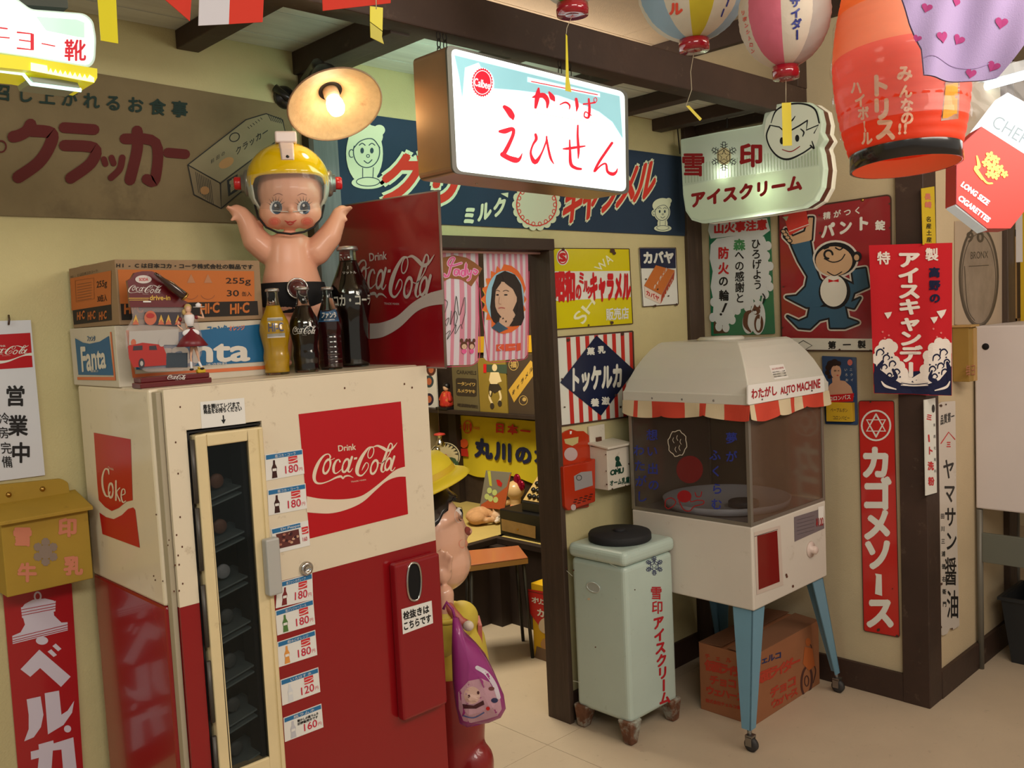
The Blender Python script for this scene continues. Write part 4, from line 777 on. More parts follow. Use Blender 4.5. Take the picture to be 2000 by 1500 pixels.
# ice candy towel hanging over the corner post
TWp = Plane((3.258, 1.30, 1.3), (-1, -.42, 0))
tc = [(1697, 479), (1860, 474), (1859, 773), (1707, 768)]
t = thing('ice_candy_towel', 'red hanging cloth reading アイスキャンデー with navy waves along its hem', 'banner', TWp(1780, 480)); q = Quad(TWp, tc)
class Wavy:
    n = TWp.n
    def __call__(s, x, y, off=0):
        p = TWp(x, y, 0); u = (x - 1697) / 163; v = (y - 475) / 298; return p + TWp.n * (off + .006 * math.sin(u * 9 + .8) * v + .004 * math.sin(u * 17 + v * 2) * v)
wv = Wavy(); b = MB(mt('towel_red', (190, 22, 34), rough=.95, bump=.15, bscale=600, sheen=.2)); vs = []
for j in range(25):
    for i in range(21):
        u, v = i / 20, j / 24; x = (tc[0][0] * (1 - u) + tc[1][0] * u) * (1 - v) + (tc[3][0] * (1 - u) + tc[2][0] * u) * v; y = (tc[0][1] * (1 - u) + tc[1][1] * u) * (1 - v) + (tc[3][1] * (1 - u) + tc[2][1] * u) * v; vs.append(wv(x, y, 0))
n = len(vs); fs = [(j * 21 + i, j * 21 + i + 1, (j + 1) * 21 + i + 1, (j + 1) * 21 + i) for j in range(24) for i in range(20)]
b.add(vs + [p - TWp.n * .002 for p in vs], fs + [tuple(n + k for k in f[::-1]) for f in fs], None, True).build('cloth', t)
class TArt(Art):
    def _e(s, vs, fs, mat, L, j=0):      # keep long print edges close to the cloth
        if len(fs) == 1 and len(fs[0]) > 3 and len(vs) < 60:
            bm = bmesh.new(); f = bm.faces.new([bm.verts.new((x, y, 0)) for x, y in vs]); bmesh.ops.triangulate(bm, faces=[f])
            for _ in range(3):
                e = [e for e in bm.edges if e.calc_length() > 10]
                if e: bmesh.ops.subdivide_edges(bm, edges=e, cuts=1); bmesh.ops.triangulate(bm, faces=bm.faces[:])
            bm.verts.index_update(); vs = [(v.co.x, v.co.y) for v in bm.verts]; fs = [tuple(v.index for v in f.verts) for f in bm.faces]; bm.free()
        super()._e(vs, fs, mat, L, j)
class TowelArt(TArt):
    def _e(s, vs, fs, mat, L, j=0): super()._e([(min(max(x, 1698 + (y - 479) * .034), 1858.5), y) for x, y in vs], fs, mat, L, j)
a = TowelArt(wv, base=.002, step=.0006); nv = pr('towel_navy', (22, 26, 58), .95); tw = pr('towel_white', (226, 216, 206), .95)
a.poly([(1708, 700), (1720, 696), (1740, 706), (1758, 728), (1775, 744), (1806, 744), (1822, 722), (1840, 700), (1859, 700), (1859, 772), (1708, 767)], nv, 0)
for P, r_ in (([(1712, 700), (1718, 685), (1726, 674), (1736, 672), (1744, 678)], 9), ([(1738, 700), (1748, 706), (1758, 716), (1764, 728), (1772, 740)], 9), ([(1812, 735), (1806, 722), (1814, 708), (1812, 695), (1822, 680), (1834, 670), (1846, 672), (1856, 680)], 9)):
    for x, y in P: a.ell(x, y, r_ + 1, r_ + 2, tw, 1, n=14)
a.poly([(1708, 700), (1720, 682), (1742, 680), (1752, 706), (1766, 722), (1776, 742), (1806, 742), (1808, 722), (1816, 700), (1826, 680), (1846, 672), (1858, 684), (1858, 715), (1835, 742), (1800, 754), (1765, 752), (1735, 734), (1712, 716)], tw, 1)
random.seed(5)
for x, y, r_ in ((1720, 690, 8), (1732, 700, 7), (1744, 712, 7), (1728, 718, 6), (1752, 728, 7), (1738, 734, 5), (1830, 700, 8), (1844, 690, 8), (1838, 716, 7), (1822, 722, 7), (1850, 708, 6), (1826, 736, 6), (1846, 728, 7)):
    a.stroke([(x - r_, y + r_ * .5, 2.2), (x - r_ * .8, y - r_ * .6, 3), (x + r_ * .1, y - r_, 3), (x + r_ * .8, y - r_ * .2, 2.4), (x + r_ * .3, y + r_ * .4, 1.6)], nv, 2)
for P in ([(1710, 745, 14), (1714, 722, 10), (1724, 706, 6)], [(1857, 742, 14), (1854, 722, 10), (1850, 708, 5)], [(1740, 742, 10), (1750, 736, 8), (1744, 722, 5)], [(1826, 744, 10), (1816, 738, 7), (1820, 724, 4)]): a.stroke(P, nv, 2)
for x, y in ((1726, 680), (1734, 690), (1742, 698), (1716, 712), (1722, 728), (1746, 744), (1758, 736), (1836, 682), (1848, 698), (1828, 712), (1834, 728), (1840, 740), (1816, 712)): a.ell(x, y, 1.8, 1.8, nv, 3, n=8)
for i in range(4): a.stroke([(1760, 744 + i * 4), (1785, 748 + i * 3), (1812, 744 + i * 4)], nv if i % 2 else tw, 3, w=1.5)
for P in ([(1722, 745, 2), (1730, 754, 5), (1750, 760, 2)], [(1855, 745, 2), (1848, 756, 5), (1826, 762, 2)]): a.stroke(P, tw, 3)
a.vline('アイスキャンデー', (1775, 507), (1779, 722), 33, tw, 4, .05, 1.38); a.line('特', (1726, 504), (1726, 504), 26, tw, 2, .03); a.line('製', (1820, 497), (1820, 497), 26, tw, 2, .03); a.vline('高野の', (1825, 532), (1826, 582), 20, nv, 2, .05, 1.1)
for x, y, s_ in ((1734, 615, 1), (1838, 612, 1.3), (1824, 624, 1)): a.poly([(x - 7 * s_, y - 4), (x + 8 * s_, y - 6 * s_), (x + 5 * s_, y + 2), (x, y + 8 * s_)], tw, 2)
for x, y in ((1736, 655), (1728, 660), (1724, 648), (1830, 658), (1838, 650), (1846, 660), (1823, 642)): a.ell(x, y, 2, 2, pr('towel_pink', (216, 120, 116), .95), 2, n=8)
a.build('print', t)
# signs and boxes on the wall round the corner
FW = YP(1.31)
c = [(1806, 781), (1827, 777), (1830, 962), (1809, 968)]
t = board('narrow_white_sign', 'short narrow white sign with red lettering half over the corner post', YP(1.294), c, enw, cat='sign'); a = art(YP(1.294)); a.vline('ミ', (1815, 815), (1815, 815), 14, red, 0, .04); a.stroke([(1814, 850), (1815, 862)], red, 0, w=3); a.vline('ト洗粉', (1817, 880), (1819, 940), 17, red, 0, .05, .7); a.ell(1823, 798, 3, 8, black, 0, n=14); a.vline('美顔化粧料', (1825, 830), (1827, 920), 7, black, 0, 0, .6); a.build('lettering', t)
c = [(1832, 788), (1866, 783), (1874, 1226), (1840, 1242)]
t = board('soy_sauce_sign', 'tall narrow chipped white enamel sign with black vertical lettering', FW, rounded([(1832, 790), (1840, 785), (1866, 783), (1868, 980), (1874, 1222), (1862, 1230), (1856, 1226), (1850, 1238), (1840, 1242), (1837, 1200), (1839, 1140), (1834, 980)], 2), mt('chipped_white', (206, 196, 184), rough=.35, coat=.3, dirt=(96, 66, 48), dirtamt=.2, dscale=9), cat='sign'); a = art(FW)
a.line('品質第一', (1840, 820), (1861, 813), 20, black, 0, .02, aspect=.34); a.stroke([(1838, 866), (1853, 844), (1865, 858)], red, 0, w=2, sm=False); a.line('三', (1853, 868), (1853, 868), 12, red, 0, .05, aspect=.7)
a.vline('ヤマサン', (1853, 916), (1858, 1056), 42, black, 0, .02, .55); a.vline('醤油', (1857, 1116), (1861, 1180), 58, black, 0, .012, .42); a.vline('田川三浦徳右衛門', (1841, 1008), (1845, 1180), 11, black, 0, .02, .7); chips(a, [(1838, 792, 3), (1848, 790, 2), (1839, 1140, 3), (1838, 1225, 3), (1860, 1228, 2)], 2); a.build('lettering', t)
# wooden boxes on that wall
t = thing('wooden_mailbox', 'mustard wooden box with a pale lid on the wall round the corner', 'box', FW(1885, 690)); X0, X1 = FW(1862, 700).x, YP(1.25)(1907, 700).x; z1, z0 = YP(1.25)(1885, 640).z, YP(1.25)(1885, 748).z
MB(mt('mustard_wood', (150, 118, 52), rough=.7, noise=.1)).box(X0 - .01, X1, 1.25, 1.309, z0, z1).build('box', t, bevel=.002); MB(mt('pale_wood', (176, 140, 84), rough=.7, noise=.15)).box(X0 + (X1 - X0) * .45, X1, 1.247, 1.25, z0, z1 - .004).build('front', t); MB(mt('pale_wood', (176, 140, 84))).box(X0 - .016, X1 + .006, 1.24, 1.309, z1, z1 + .008).build('lid', t, bevel=.001)
a = Art(YP(1.247), base=.001); a.row('毎日', (1886, 712), (1906, 710), (1906, 734), (1886, 736), pr('faded_red', (160, 90, 60)), 0); a.build('print', t)
# oval charcoal drawing
FWd = [(1852, 418), (1958, 418), (1958, 660), (1852, 660)]
t = board('oval_drawing', 'pale board with a dark oval outline drawing above the white cabinet', FW, [(1866, 432), (1957, 430), (1957, 644), (1866, 634)], mt('drawing_ground', (178, 158, 136), rough=.5), cat='picture', th=.003); a = art(FW, .003)
dk = pr('charcoal', (72, 64, 58)); gl_ = mt('oval_fill', (146, 130, 114), rough=.5, noise=.35, scale=9); a.ell(1912, 540, 38, 98, gl_, 0); a.ring(1912, 540, 37, 97, 4, dk, 1, n=40); a.ring(1912, 545, 33, 88, 1.2, dk, 1, n=40); a.line('90', (1902, 462), (1922, 462), 28, dk, 1, .03); a.text('BRONX', (1896, 492), (1930, 490), (1930, 504), (1896, 506), dk, 1); a.stroke([(1893, 520), (1931, 518)], dk, 1, w=1.4); a.stroke([(1884, 520), (1890, 600), (1904, 626)], dk, 1, w=1.2); a.build('drawing', t)
# yellow narrow pennant in plastic above the towel
t = board('yellow_pennant', 'narrow yellow pennant in clear plastic above the red hanging cloth', YP(1.294), [(1800, 368), (1825, 364), (1828, 476), (1803, 478)], mt('pennant_yellow', (206, 176, 30), rough=.4, coat=.6), cat='banner', th=.002); a = art(YP(1.294), .002); a.vline('長崎', (1812, 384), (1813, 400), 13, pr('pennant_pink', (196, 110, 90)), 0, .05); a.vline('名産土産', (1814, 428), (1815, 468), 11, black, 0, .02); a.build('lettering', t)
# open-for-business board and yellow milk box, bell sign on the near wall
NW = YP(2.24)
t = board('opening_board', 'white board reading 営業中 with a red cola emblem beside the machine', NW, [(-45, 628), (60, 625), (88, 928), (-20, 942)], mt('board_white', (214, 216, 222), rough=.35), cat='sign'); a = art(NW)
cq = Quad(NW, [(-48, 656), (59, 650), (64, 717), (-44, 724)])
a.poly([(-48, 656), (59, 650), (64, 717), (-44, 724)], pr('decal_red', (196, 20, 26)), 0)
a.line('営業中', (32, 773), (41, 885), 40, black, 0, .05, up=(-.09, -1)) if False else None
for ch, x, y in (('営', 30, 773), ('業', 35, 831), ('中', 41, 884)): a.line(ch, (x, y), (x, y), 42, black, 0, .028, aspect=.95)
for ch, x, y in (('冷', 8, 817), ('房', 7, 845), ('完', 12, 875), ('備', 14, 902)): a.line(ch, (x, y), (x, y), 24, black, 1, .01, aspect=.9, up=(-.15, -1))
a.build('lettering', t)
la = Art(cq, base=.0066); logo(la, enw, 1); la.build('logo', t)
MB(pr('hook_brown', (70, 50, 36))).tube([NW(17, 634, .01), NW(18, 624, .014), NW(17, 616, .004)], .0022, 8).build('hook', t)
t = thing('yellow_milk_box', 'mustard yellow wooden milk box with faded pink lettering under the white board', 'milk box', NW(80, 1050)); my = mt('mustard', (172, 138, 46), rough=.7, noise=.14, scale=6, dirt=(110, 84, 40), dirtamt=.2, dscale=14)
YF = 2.15; fp = YP(YF); x1_ = fp(176, 1050).x; z1_ = (fp(0, 1012).z + fp(160, 998).z) / 2; z0_ = (fp(12, 1165).z + fp(178, 1133).z) / 2; x0_ = fp(8, 1100).x
bx = MB(my); bx.box(x0_, x1_, YF, 2.238, z0_, z1_); bx.build('box', t, bevel=.002)
MB(my).obox(((x0_ + x1_) / 2, 2.188, z1_ + .012), ((x1_ - x0_) / 2 + .006, 0, 0), (0, .056, .014), (0, 0, .004)).build('lid', t, bevel=.0015)
bp_ = [NW(x, y, .012) for x, y in rounded([(-30, 950), (120, 935), (133, 942), (140, 985), (-30, 1010)], 4)]; MB(my).prism(bp_, (0, .012, 0)).build('back_board', t, bevel=.001)
for x, y in ((17, 966), (83, 955)): MB(brass).lathe([(.006, 0), (.005, .004), (.0005, .006)], NW(x, y, .012), (0, -1, 0), 12).build('screw', t)
a = Art(fp, base=.001); fp_ = pr('faded_pink', (206, 128, 100), .8)
for ch, x, y in (('雪', 44, 1048), ('印', 132, 1030), ('牛', 53, 1118), ('乳', 143, 1105)): a.line(ch, (x, y), (x, y), 38, fp_, 0, .05)
snow(a, 89, 1078, .85, pr('faded_violet', (142, 124, 110), .8), 0, w=5); a.ell(89, 1078, 13, 14, pr('faded_violet', (142, 124, 110)), 1); a.build('print', t)
t = board('bell_tin_sign', 'tall red enamel sign with a white bell below the mustard box', NW, [(5, 1150), (140, 1140), (166, 1560), (42, 1580)], en('bell_red', (170, 20, 30)), cat='sign'); a = art(NW); bw = pr('bell_white', (214, 206, 220), .3)
Zb = lambda P: [(x * .4, 900 + y * .4) for x, y in P]
a.ring(*Zb([(184, 662)])[0], 6, 8, 3.4, bw, 0); a.poly(Zb([(106, 720), (120, 700), (160, 678), (220, 672), (262, 682), (268, 690)]), bw, 0); a.poly(Zb([(102, 716), (272, 684), (270, 735), (108, 768)]), bw, 0); a.poly(Zb([(112, 765), (262, 735), (264, 755), (300, 790), (330, 788), (331, 828), (62, 895), (60, 855), (100, 838), (122, 800)]), bw, 0); a.ell(*Zb([(205, 878)])[0], 12, 8, bw, 0)
for p, q_ in (((104, 728), (272, 696)), ((105, 742), (272, 710)), ((106, 755), (272, 722)), ((62, 865), (331, 800)), ((62, 878), (331, 812)), ((62, 888), (331, 822))): a.stroke(Zb([p, q_]), pr('bell_red'), 1, w=1.3, sm=False, cap=False)
a.poly(Zb([(192, 922), (345, 1054), (298, 1104), (196, 1012), (148, 1055), (100, 1018)]), bw, 0); a.poly(Zb([(232, 932), (250, 920), (278, 948), (262, 958)]), bw, 0); a.poly(Zb([(256, 905), (272, 892), (300, 918), (284, 930)]), bw, 0)
a.poly(Zb([(130, 1165), (198, 1150), (212, 1240), (200, 1300), (165, 1350), (118, 1370), (140, 1310), (140, 1240)]), bw, 0); a.poly(Zb([(218, 1135), (288, 1122), (300, 1240), (330, 1220), (362, 1172), (352, 1230), (310, 1290), (234, 1336)]), bw, 0); a.ell(*Zb([(330, 1309)])[0], 7, 7, bw, 0)
a.poly(Zb([(188, 1385), (260, 1365), (262, 1380), (358, 1350), (376, 1520), (310, 1530), (300, 1410), (258, 1415), (250, 1530), (180, 1540), (190, 1450), (152, 1460), (150, 1420), (190, 1410)]), bw, 0); a.build('lettering', t)
# ================================================================= cola board standing out from the wall above the machine
CX = 1.418; CP = XP(CX); cq_ = [(660, 404), (855, 373), (869, 718), (668, 713)]
P = [CP(*q) for q in cq_]
t = thing('cola_board', 'large flat red cola board with white script standing upright behind the tall bottle', 'sign', P[2].lerp(P[3], .5))
MB(mt('board_red', (140, 14, 26), rough=.25, coat=.5)).prism(P, (.006, 0, 0)).build('panel', t)
b = MB(mt('board_edge', (140, 120, 110), rough=.4, metal=.4))
for i in range(4): b.tube([P[i] + V((.003, 0, 0)), P[(i + 1) % 4] + V((.003, 0, 0))], .0035, 6)
b.build('edge_strip', t)
bq = Quad(CP, [(668, 398), (858, 368), (873, 722), (676, 716)]); la = Art(bq, base=.0012); logo(la, pr('board_grey_white', (186, 176, 172), .4), 1, wave=False, drink=False); la.build('lettering', t)
a = Art(CP, base=.001); bw2 = pr('board_grey_white', (186, 176, 172)); a.text('Drink', (721, 495), (755, 491), (755, 506), (722, 510), bw2, 1, .02)
top = [(722, 632), (745, 630), (775, 618), (805, 592), (835, 574), (866, 565)]; bot = [(722, 662), (748, 658), (780, 640), (812, 610), (838, 598), (867, 594)]
tp_, bt_ = smooth_pts(top), smooth_pts(bot); n = len(tp_); a._e(tp_ + bt_, [(i, i + 1, n + i + 1, n + i) for i in range(n - 1)], bw2, 1); a.build('ribbon', t)
MB(steel).box(CX + .006, CX + .012, 1.9, 2.238, 1.75, 1.77).build('bracket', t)
# ================================================================= cardboard cartons on the machine
card = mt('kraft_card', (150, 122, 92), rough=.85, noise=.12, scale=5); cardw = mt('white_card', (206, 196, 178), rough=.8, noise=.08, scale=5, dirt=(150, 130, 100), dirtamt=.1, dscale=8)
zt = MT
FC = PZ(233, 753, zt); fyF = 1.95; x_l = PY(233, 753, fyF).x; x_r = PY(519, 725, fyF).x; zF = PY(232, 636, fyF).z
FP = YP(fyF); FL = XP(x_l)
t = thing('soda_carton', 'white cardboard soda carton with blue panels under the brown carton', 'carton', ((x_l + x_r) / 2, 2.14, zt))
MB(cardw).box(x_l, x_r, fyF, 2.225, zt, zF).build('box', t, bevel=.002)
fb = pr('fanta_blue', (20, 96, 142)); fo = pr('fanta_orange', (214, 112, 64)); fwh = pr('fanta_white', (214, 208, 196))
a = Art(FP, base=.001); a.poly([(246, 645), (252, 645), (265, 738), (259, 738)], fo, 0); a.poly([(259, 731), (518, 714), (518, 721), (260, 738)], fo, 0); a.poly([(262, 655), (330, 650), (400, 644), (518, 632), (519, 706), (266, 722)], fb, 1)
a.text('Fanta', (300, 664), (486, 664), (486, 704), (300, 710), fwh, 2, .03); a.row('ファンタ', (404, 636), (444, 634), (445, 648), (405, 651), fb, 1, .05); a.row('オレンジ', (446, 636), (478, 634), (478, 645), (447, 647), fo, 1, .03); a.text('350ml×24本', (480, 635), (510, 633), (510, 643), (480, 646), fo, 1); a.row('清涼飲料', (402, 710), (444, 706), (444, 714), (402, 718), fwh, 2); a.build('print', t)
zl = lambda x, y: (120 + x / 4.545, 480 + y / 4.545)
a = Art(FL, base=.001); Q_ = [zl(*p) for p in ((120, 820), (190, 860), (250, 870), (340, 850), (420, 800), (460, 1150), (150, 1145))]
a.poly(Q_, fb, 0); a.text('Fanta', zl(170, 905), zl(385, 895), zl(395, 1080), zl(185, 1115), fwh, 1, .03); a.poly([zl(*p) for p in ((140, 1165), (465, 1165), (430, 765), (442, 765), (482, 1195), (142, 1190))], fo, 0); a.row('ファンタ', zl(225, 795), zl(300, 795), zl(300, 850), zl(225, 850), fb, 0, .04); a.row('無果汁', zl(260, 1100), zl(330, 1100), zl(330, 1125), zl(260, 1125), fwh, 1); a.build('side_print', t)
x_h = PY(222, 507, fyF).x; x_hr = PY(505, 512, fyF).x; zH = PY(222, 507, fyF).z; zH0 = zF + .001
t = thing('juice_carton', 'brown cardboard juice carton with orange panels, topmost of the cartons on the machine', 'carton', ((x_h + x_hr) / 2, 2.14, zH0))
MB(card).box(x_h, x_hr, fyF - .005, 2.225, zH0, zH).build('box', t, bevel=.002); HF = YP(fyF - .005); HL = XP(x_h)
tape = pr('tape', (172, 150, 118), .4); MB(tape).box(x_h + .002, x_hr - .002, 2.12, 2.16, zH, zH + .001).build('tape', t)
ho = pr('hic_orange', (186, 104, 48), .8); hk_ = pr('hic_black', (38, 32, 28), .8)
a = Art(HF, base=.001); a.poly([zl(500, 210), zl(1710, 225), zl(1715, 500), zl(520, 515)], ho, 0); a.poly([zl(525, 515), zl(1740, 490), zl(1750, 615), zl(535, 660)], hk_, 0)
a.row('HI-Cは日本コカ・コーラ株式会社の製品です', zl(485, 150), zl(1705, 165), zl(1705, 210), zl(485, 195), hk_, 1, .03)
a.text('255g', zl(1460, 285), zl(1680, 285), zl(1680, 355), zl(1460, 350), hk_, 1, .01); a.text('30', zl(1470, 395), zl(1575, 395), zl(1575, 448), zl(1470, 448), hk_, 1, .01); a.row('缶入', zl(1600, 405), zl(1690, 405), zl(1690, 450), zl(1600, 450), hk_, 1, .01)
for u in (1500, 1235, 560): a.text('HI·C', zl(u, 520), zl(u + 165, 505), zl(u + 165, 590), zl(u, 605), ho, 1, .04)
for u in (1150, 1300): a.poly([zl(u, 250), zl(u + 40, 330), zl(u - 35, 330)], pr('hic_pale', (170, 112, 70)), 1); a.ring(*zl(u, 420), 14, 12, .8, pr('hic_line', (120, 66, 34)), 1, a0=20, a1=160)
a.build('print', t)
a = Art(HL, base=.001); a.poly([zl(78, 290), zl(440, 220), zl(440, 520), zl(90, 575)], ho, 0); a.poly([zl(100, 575), zl(440, 522), zl(445, 660), zl(110, 700)], hk_, 0); a.text('255g', zl(312, 318), zl(402, 300), zl(402, 375), zl(312, 390), hk_, 1, .01); a.text('30缶入', zl(318, 440), zl(402, 425), zl(402, 490), zl(318, 502), hk_, 1, .01)
for u in (140, 235, 335): a.text('HI·C', zl(u, 592), zl(u + 65, 577), zl(u + 65, 645), zl(u, 660), ho, 1, .04)
a.stroke([zl(120, 310), zl(285, 285), zl(290, 470), zl(130, 500), zl(120, 310)], pr('hic_line', (120, 66, 34)), 1, w=.6, sm=False)
for i in range(7): a.stroke([zl(140, 345 + i * 24), zl(265, 322 + i * 24)], pr('hic_line', (120, 66, 34)), 1, w=.9, sm=False)
a.row('HI-Cは日本コカコーラ', zl(80, 262), zl(320, 205), zl(320, 235), zl(80, 290), hk_, 1); a.build('side_print', t)
# ================================================================= bottles on the machine
glass = mt('clear_glass', (226, 232, 226), rough=.02, trans=1, ior=1.35); tin = mt('cap_tin', (176, 172, 168), rough=.35, metal=.8)
def bottle(name, label, px_, Y, pxb, pxt, prof, liquid, fill, pxw, capm=tin, printfn=None, ribs=False):
    """prof: (radius, height) fractions; radius 1 = widest"""
    X = PY(px_, pxb, Y).x; H = PY(px_, pxt, Y).z - zt; R = pxw / 2 * (V((X, Y, zt)) - EYE).dot(CF) / FPX
    t = thing(name, label, 'bottle', (X, Y, zt), 'soda bottles on the machine')
    pr_ = smooth_pts([(r * R, z * H) for r, z in prof], 4); MB(glass).lathe([(.0005, 0)] + pr_, (X, Y, zt), seg=40).build('glass', t)
    ins = [(max(r - .0022, .0008), z) for r, z in pr_ if z < fill * H and z > .004]; MB(liquid).lathe([(.0005, ins[0][1])] + ins + [(.0005, ins[-1][1])], (X, Y, zt), seg=36).build('soda', t)
    rn = prof[-1][0] * R
    cp = [(rn * 1.25, H * .962), (rn * 1.28, H * .975), (rn * 1.12, H * .995), (rn * .5, H * 1.0), (.0005, H * 1.001)]
    MB(capm).lathe(cp, (X, Y, zt), seg=24).build('crown_cap', t)
    if printfn:
        d = (EYE - V((X, Y, 0))); d.z = 0; d.normalize(); r_ = V((-d.y, d.x, 0)); 
        def rad(z):
            for (r0, z0), (r1, z1) in zip(pr_, pr_[1:]):
                if z0 <= z <= z1 and z1 > z0: return r0 + (r1 - r0) * (z - z0) / (z1 - z0)
            return pr_[-1][0]
        class Cyl:
            def __call__(s, u, v, off=0):    # u radians from the side facing the room, v height fraction
                z = v * H; rr_ = rad(z) + off + .0002; return V((X, Y, zt + z)) + (d * math.cos(u) + r_ * math.sin(u)) * rr_
        A = Art(Cyl(), base=.0003, step=.0002); printfn(A); A.build('label', t)
    return t
cola = mt('cola_liquid', (26, 10, 8), rough=.05, coat=1); orj = mt('orange_soda', (222, 170, 16), rough=.25, coat=1, emis=.03); grape = mt('grape_soda', (60, 16, 20), rough=.06, coat=1)
contour = [(.78, 0), (.82, .04), (.80, .1), (.86, .2), (.80, .3), (.92, .42), (1, .5), (.98, .55), (.9, .62), (.62, .72), (.42, .82), (.36, .9), (.37, .96)]
def strip(A, s, u0, u1, v0, v1, m, L=0, bold=0):
    n = len(s)
    for i, ch in enumerate(s):
        a_, b_ = u0 + (u1 - u0) * i / n, u0 + (u1 - u0) * (i + 1) / n
        if ch != ' ': A.cell(ch, (a_, v1), (b_, v1), (b_, v0), (a_, v0), m, L, bold)
def band(A, u0, u1, v0, v1, m, L=0, n=10):
    for i in range(n): a_, b_ = u0 + (u1 - u0) * i / n, u0 + (u1 - u0) * (i + 1) / n; A.poly([(a_, v1), (b_, v1), (b_, v0), (a_, v0)], m, L)
lw = pr('label_white', (206, 204, 198))
def p1(A): band(A, -.55, .75, .43, .66, pr('paper_label', (206, 200, 196), .8), 0); A.text('HI-C', (-.4, .6), (.6, .6), (.6, .5), (-.4, .5), pr('label_navy', (54, 64, 104)), 1, .01)
bottle('orange_soda_bottle', 'small bottle of bright orange soda with white paper label, beside the cartons', 542, 1.925, 727, 563, contour, orj, .80, 58, printfn=p1)
def script(A, u0, u1, v0, v1, m):
    class Mp:
        def __call__(s, u, v, off=0): return A.m(u0 + (u1 - u0) * (u - .1) / .85, v1 - (v1 - v0) * (v - .30) / .36, off)
    B = Art(Mp(), base=A.base, step=A.step); B.b = A.b; logo(B, m, 1, wave=False, drink=False)
def p2(A): script(A, -.85, .85, .42, .56, lw)
bottle('small_cola_bottle', 'small dark cola contour bottle with white script, second in the row of bottles', 600, 1.92, 725, 560, contour, cola, .78, 58, printfn=p2)
def p3(A):
    n = 12; A.poly([(-.9, .58), (-.9, .72), (0, .70), (.9, .73), (.9, .58)], pr('fanta_label', (36, 84, 124)), 0); band(A, -.9, .9, .58, .70, pr('fanta_label', (36, 84, 124)), 0); strip(A, 'ファンタ', -.65, .75, .62, .70, lw, 1, .03); strip(A, '清涼飲料水', -.4, .5, .59, .61, lw, 1)
ridge = [(.80, 0), (.88, .03)] + [(.90 + (.025 if i % 2 else 0), .05 + i * .03) for i in range(14)] + [(1, .52), (.95, .62), (.66, .74), (.44, .84), (.36, .92), (.38, .96)]
bottle('grape_soda_bottle', 'small ridged bottle of dark grape soda with blue label', 648, 1.94, 717, 560, ridge, grape, .74, 50, printfn=p3)
def p4(A): strip(A, 'コカ・コーラ', -.95, 1.3, .50, .60, pr('label_dim', (190, 190, 176)), 0, .03); strip(A, '1', -.1, .15, .80, .84, lw); strip(A, 'リットル', -.5, .6, .765, .79, lw)
contour1 = [(.72, 0), (.78, .03), (.80, .10), (.78, .25), (.84, .38), (.97, .5), (1, .58), (.92, .66), (.68, .76), (.46, .86), (.40, .92), (.42, .96)]
bottle('large_cola_bottle', 'tall one litre dark cola bottle, tallest in the row before the red board', 692, 1.975, 712, 481, contour1, cola, .88, 78, printfn=p4)
# ================================================================= diorama ornament: cut-out scene with a waitress
DYp = YP(1.865); base_z = zt
t = thing('cola_diorama', 'small maroon drive-in diorama ornament with acrylic bottle-shaped scene and waitress figurine', 'ornament', (DYp(338, 745).x, 1.865, zt))
dm = mt('diorama_maroon', (96, 16, 22), rough=.3, coat=.5); bx0, bx1 = DYp(266, 745).x, DYp(406, 745).x
hgt = DYp(266, 728).z
b = MB(dm); hb = .022; b.box(bx0, bx1, 1.845, 1.89, zt, zt + hb * .5); b.box(bx0 + .003, bx1 - .003, 1.848, 1.887, zt + hb * .5, zt + hb); b.build('plinth', t, bevel=.002)
a = Art(YP(1.845), base=.001)
def scr(A, x0, y0, x1, y1, m, L=1):
    class Mp:
        def __call__(s, u, v, off=0): return A.m(x0 + (x1 - x0) * (u - .1) / .85, y0 + (y1 - y0) * (v - .30) / .36, off)
    B = Art(Mp(), base=A.base, step=A.step); B.b = A.b; logo(B, m, L, wave=False, drink=False)
scr(a, 328, 730, 364, 744, white); a.build('plinth_lettering', t)
D2 = YP(1.87); oz = lambda x, y: zl(x, y)
pane = [zl(*p) for p in ((610, 490), (700, 470), (1000, 510), (1090, 520), (1200, 640), (1250, 800), (1250, 950), (1200, 1060), (1060, 1110), (760, 1120), (620, 1040), (575, 900), (570, 760), (640, 640))]
MB(mt('acrylic', (206, 190, 186), rough=.08, alpha=.25, coat=1)).prism([D2(x, y) for x, y in rounded(pane, 6)], (0, .004, 0)).build('acrylic_scene', t)
top = [zl(*p) for p in ((585, 310), (620, 290), (650, 240), (720, 225), (800, 225), (870, 250), (960, 330), (1080, 430), (1080, 480), (1120, 500), (1110, 545), (610, 545), (600, 400))]
MB(dm).prism([D2(x, y, .0015) for x, y in top], (0, .009, 0)).build('roof_sign', t)
a = Art(D2, base=.0022); pk = pr('dio_pale', (206, 196, 190)); a.ell(*zl(728, 298), 16, 8, pk, 1); a.text('SODA', zl(690, 285), zl(770, 285), zl(770, 312), zl(690, 312), red, 2, .02); scr(a, *zl(600, 335), *zl(900, 440), pk, 1)
gold = pr('dio_gold', (206, 164, 70)); a.stroke([zl(600, 466), zl(775, 466)], gold, 1, w=1.5, sm=False); a.stroke([zl(605, 482), zl(770, 482)], gold, 1, w=1.2, sm=False); a.text('drive-in', zl(785, 440), zl(965, 440), zl(965, 482), zl(785, 482), gold, 1, .03); a.rect(*zl(725, 490), *zl(795, 502), white, 2)
cr_ = pr('car_red', (170, 40, 34)); dk2 = pr('scene_dark', (56, 48, 56)); ps = pr('scene_pale', (176, 170, 164)); og = pr('scene_orange', (190, 100, 70))
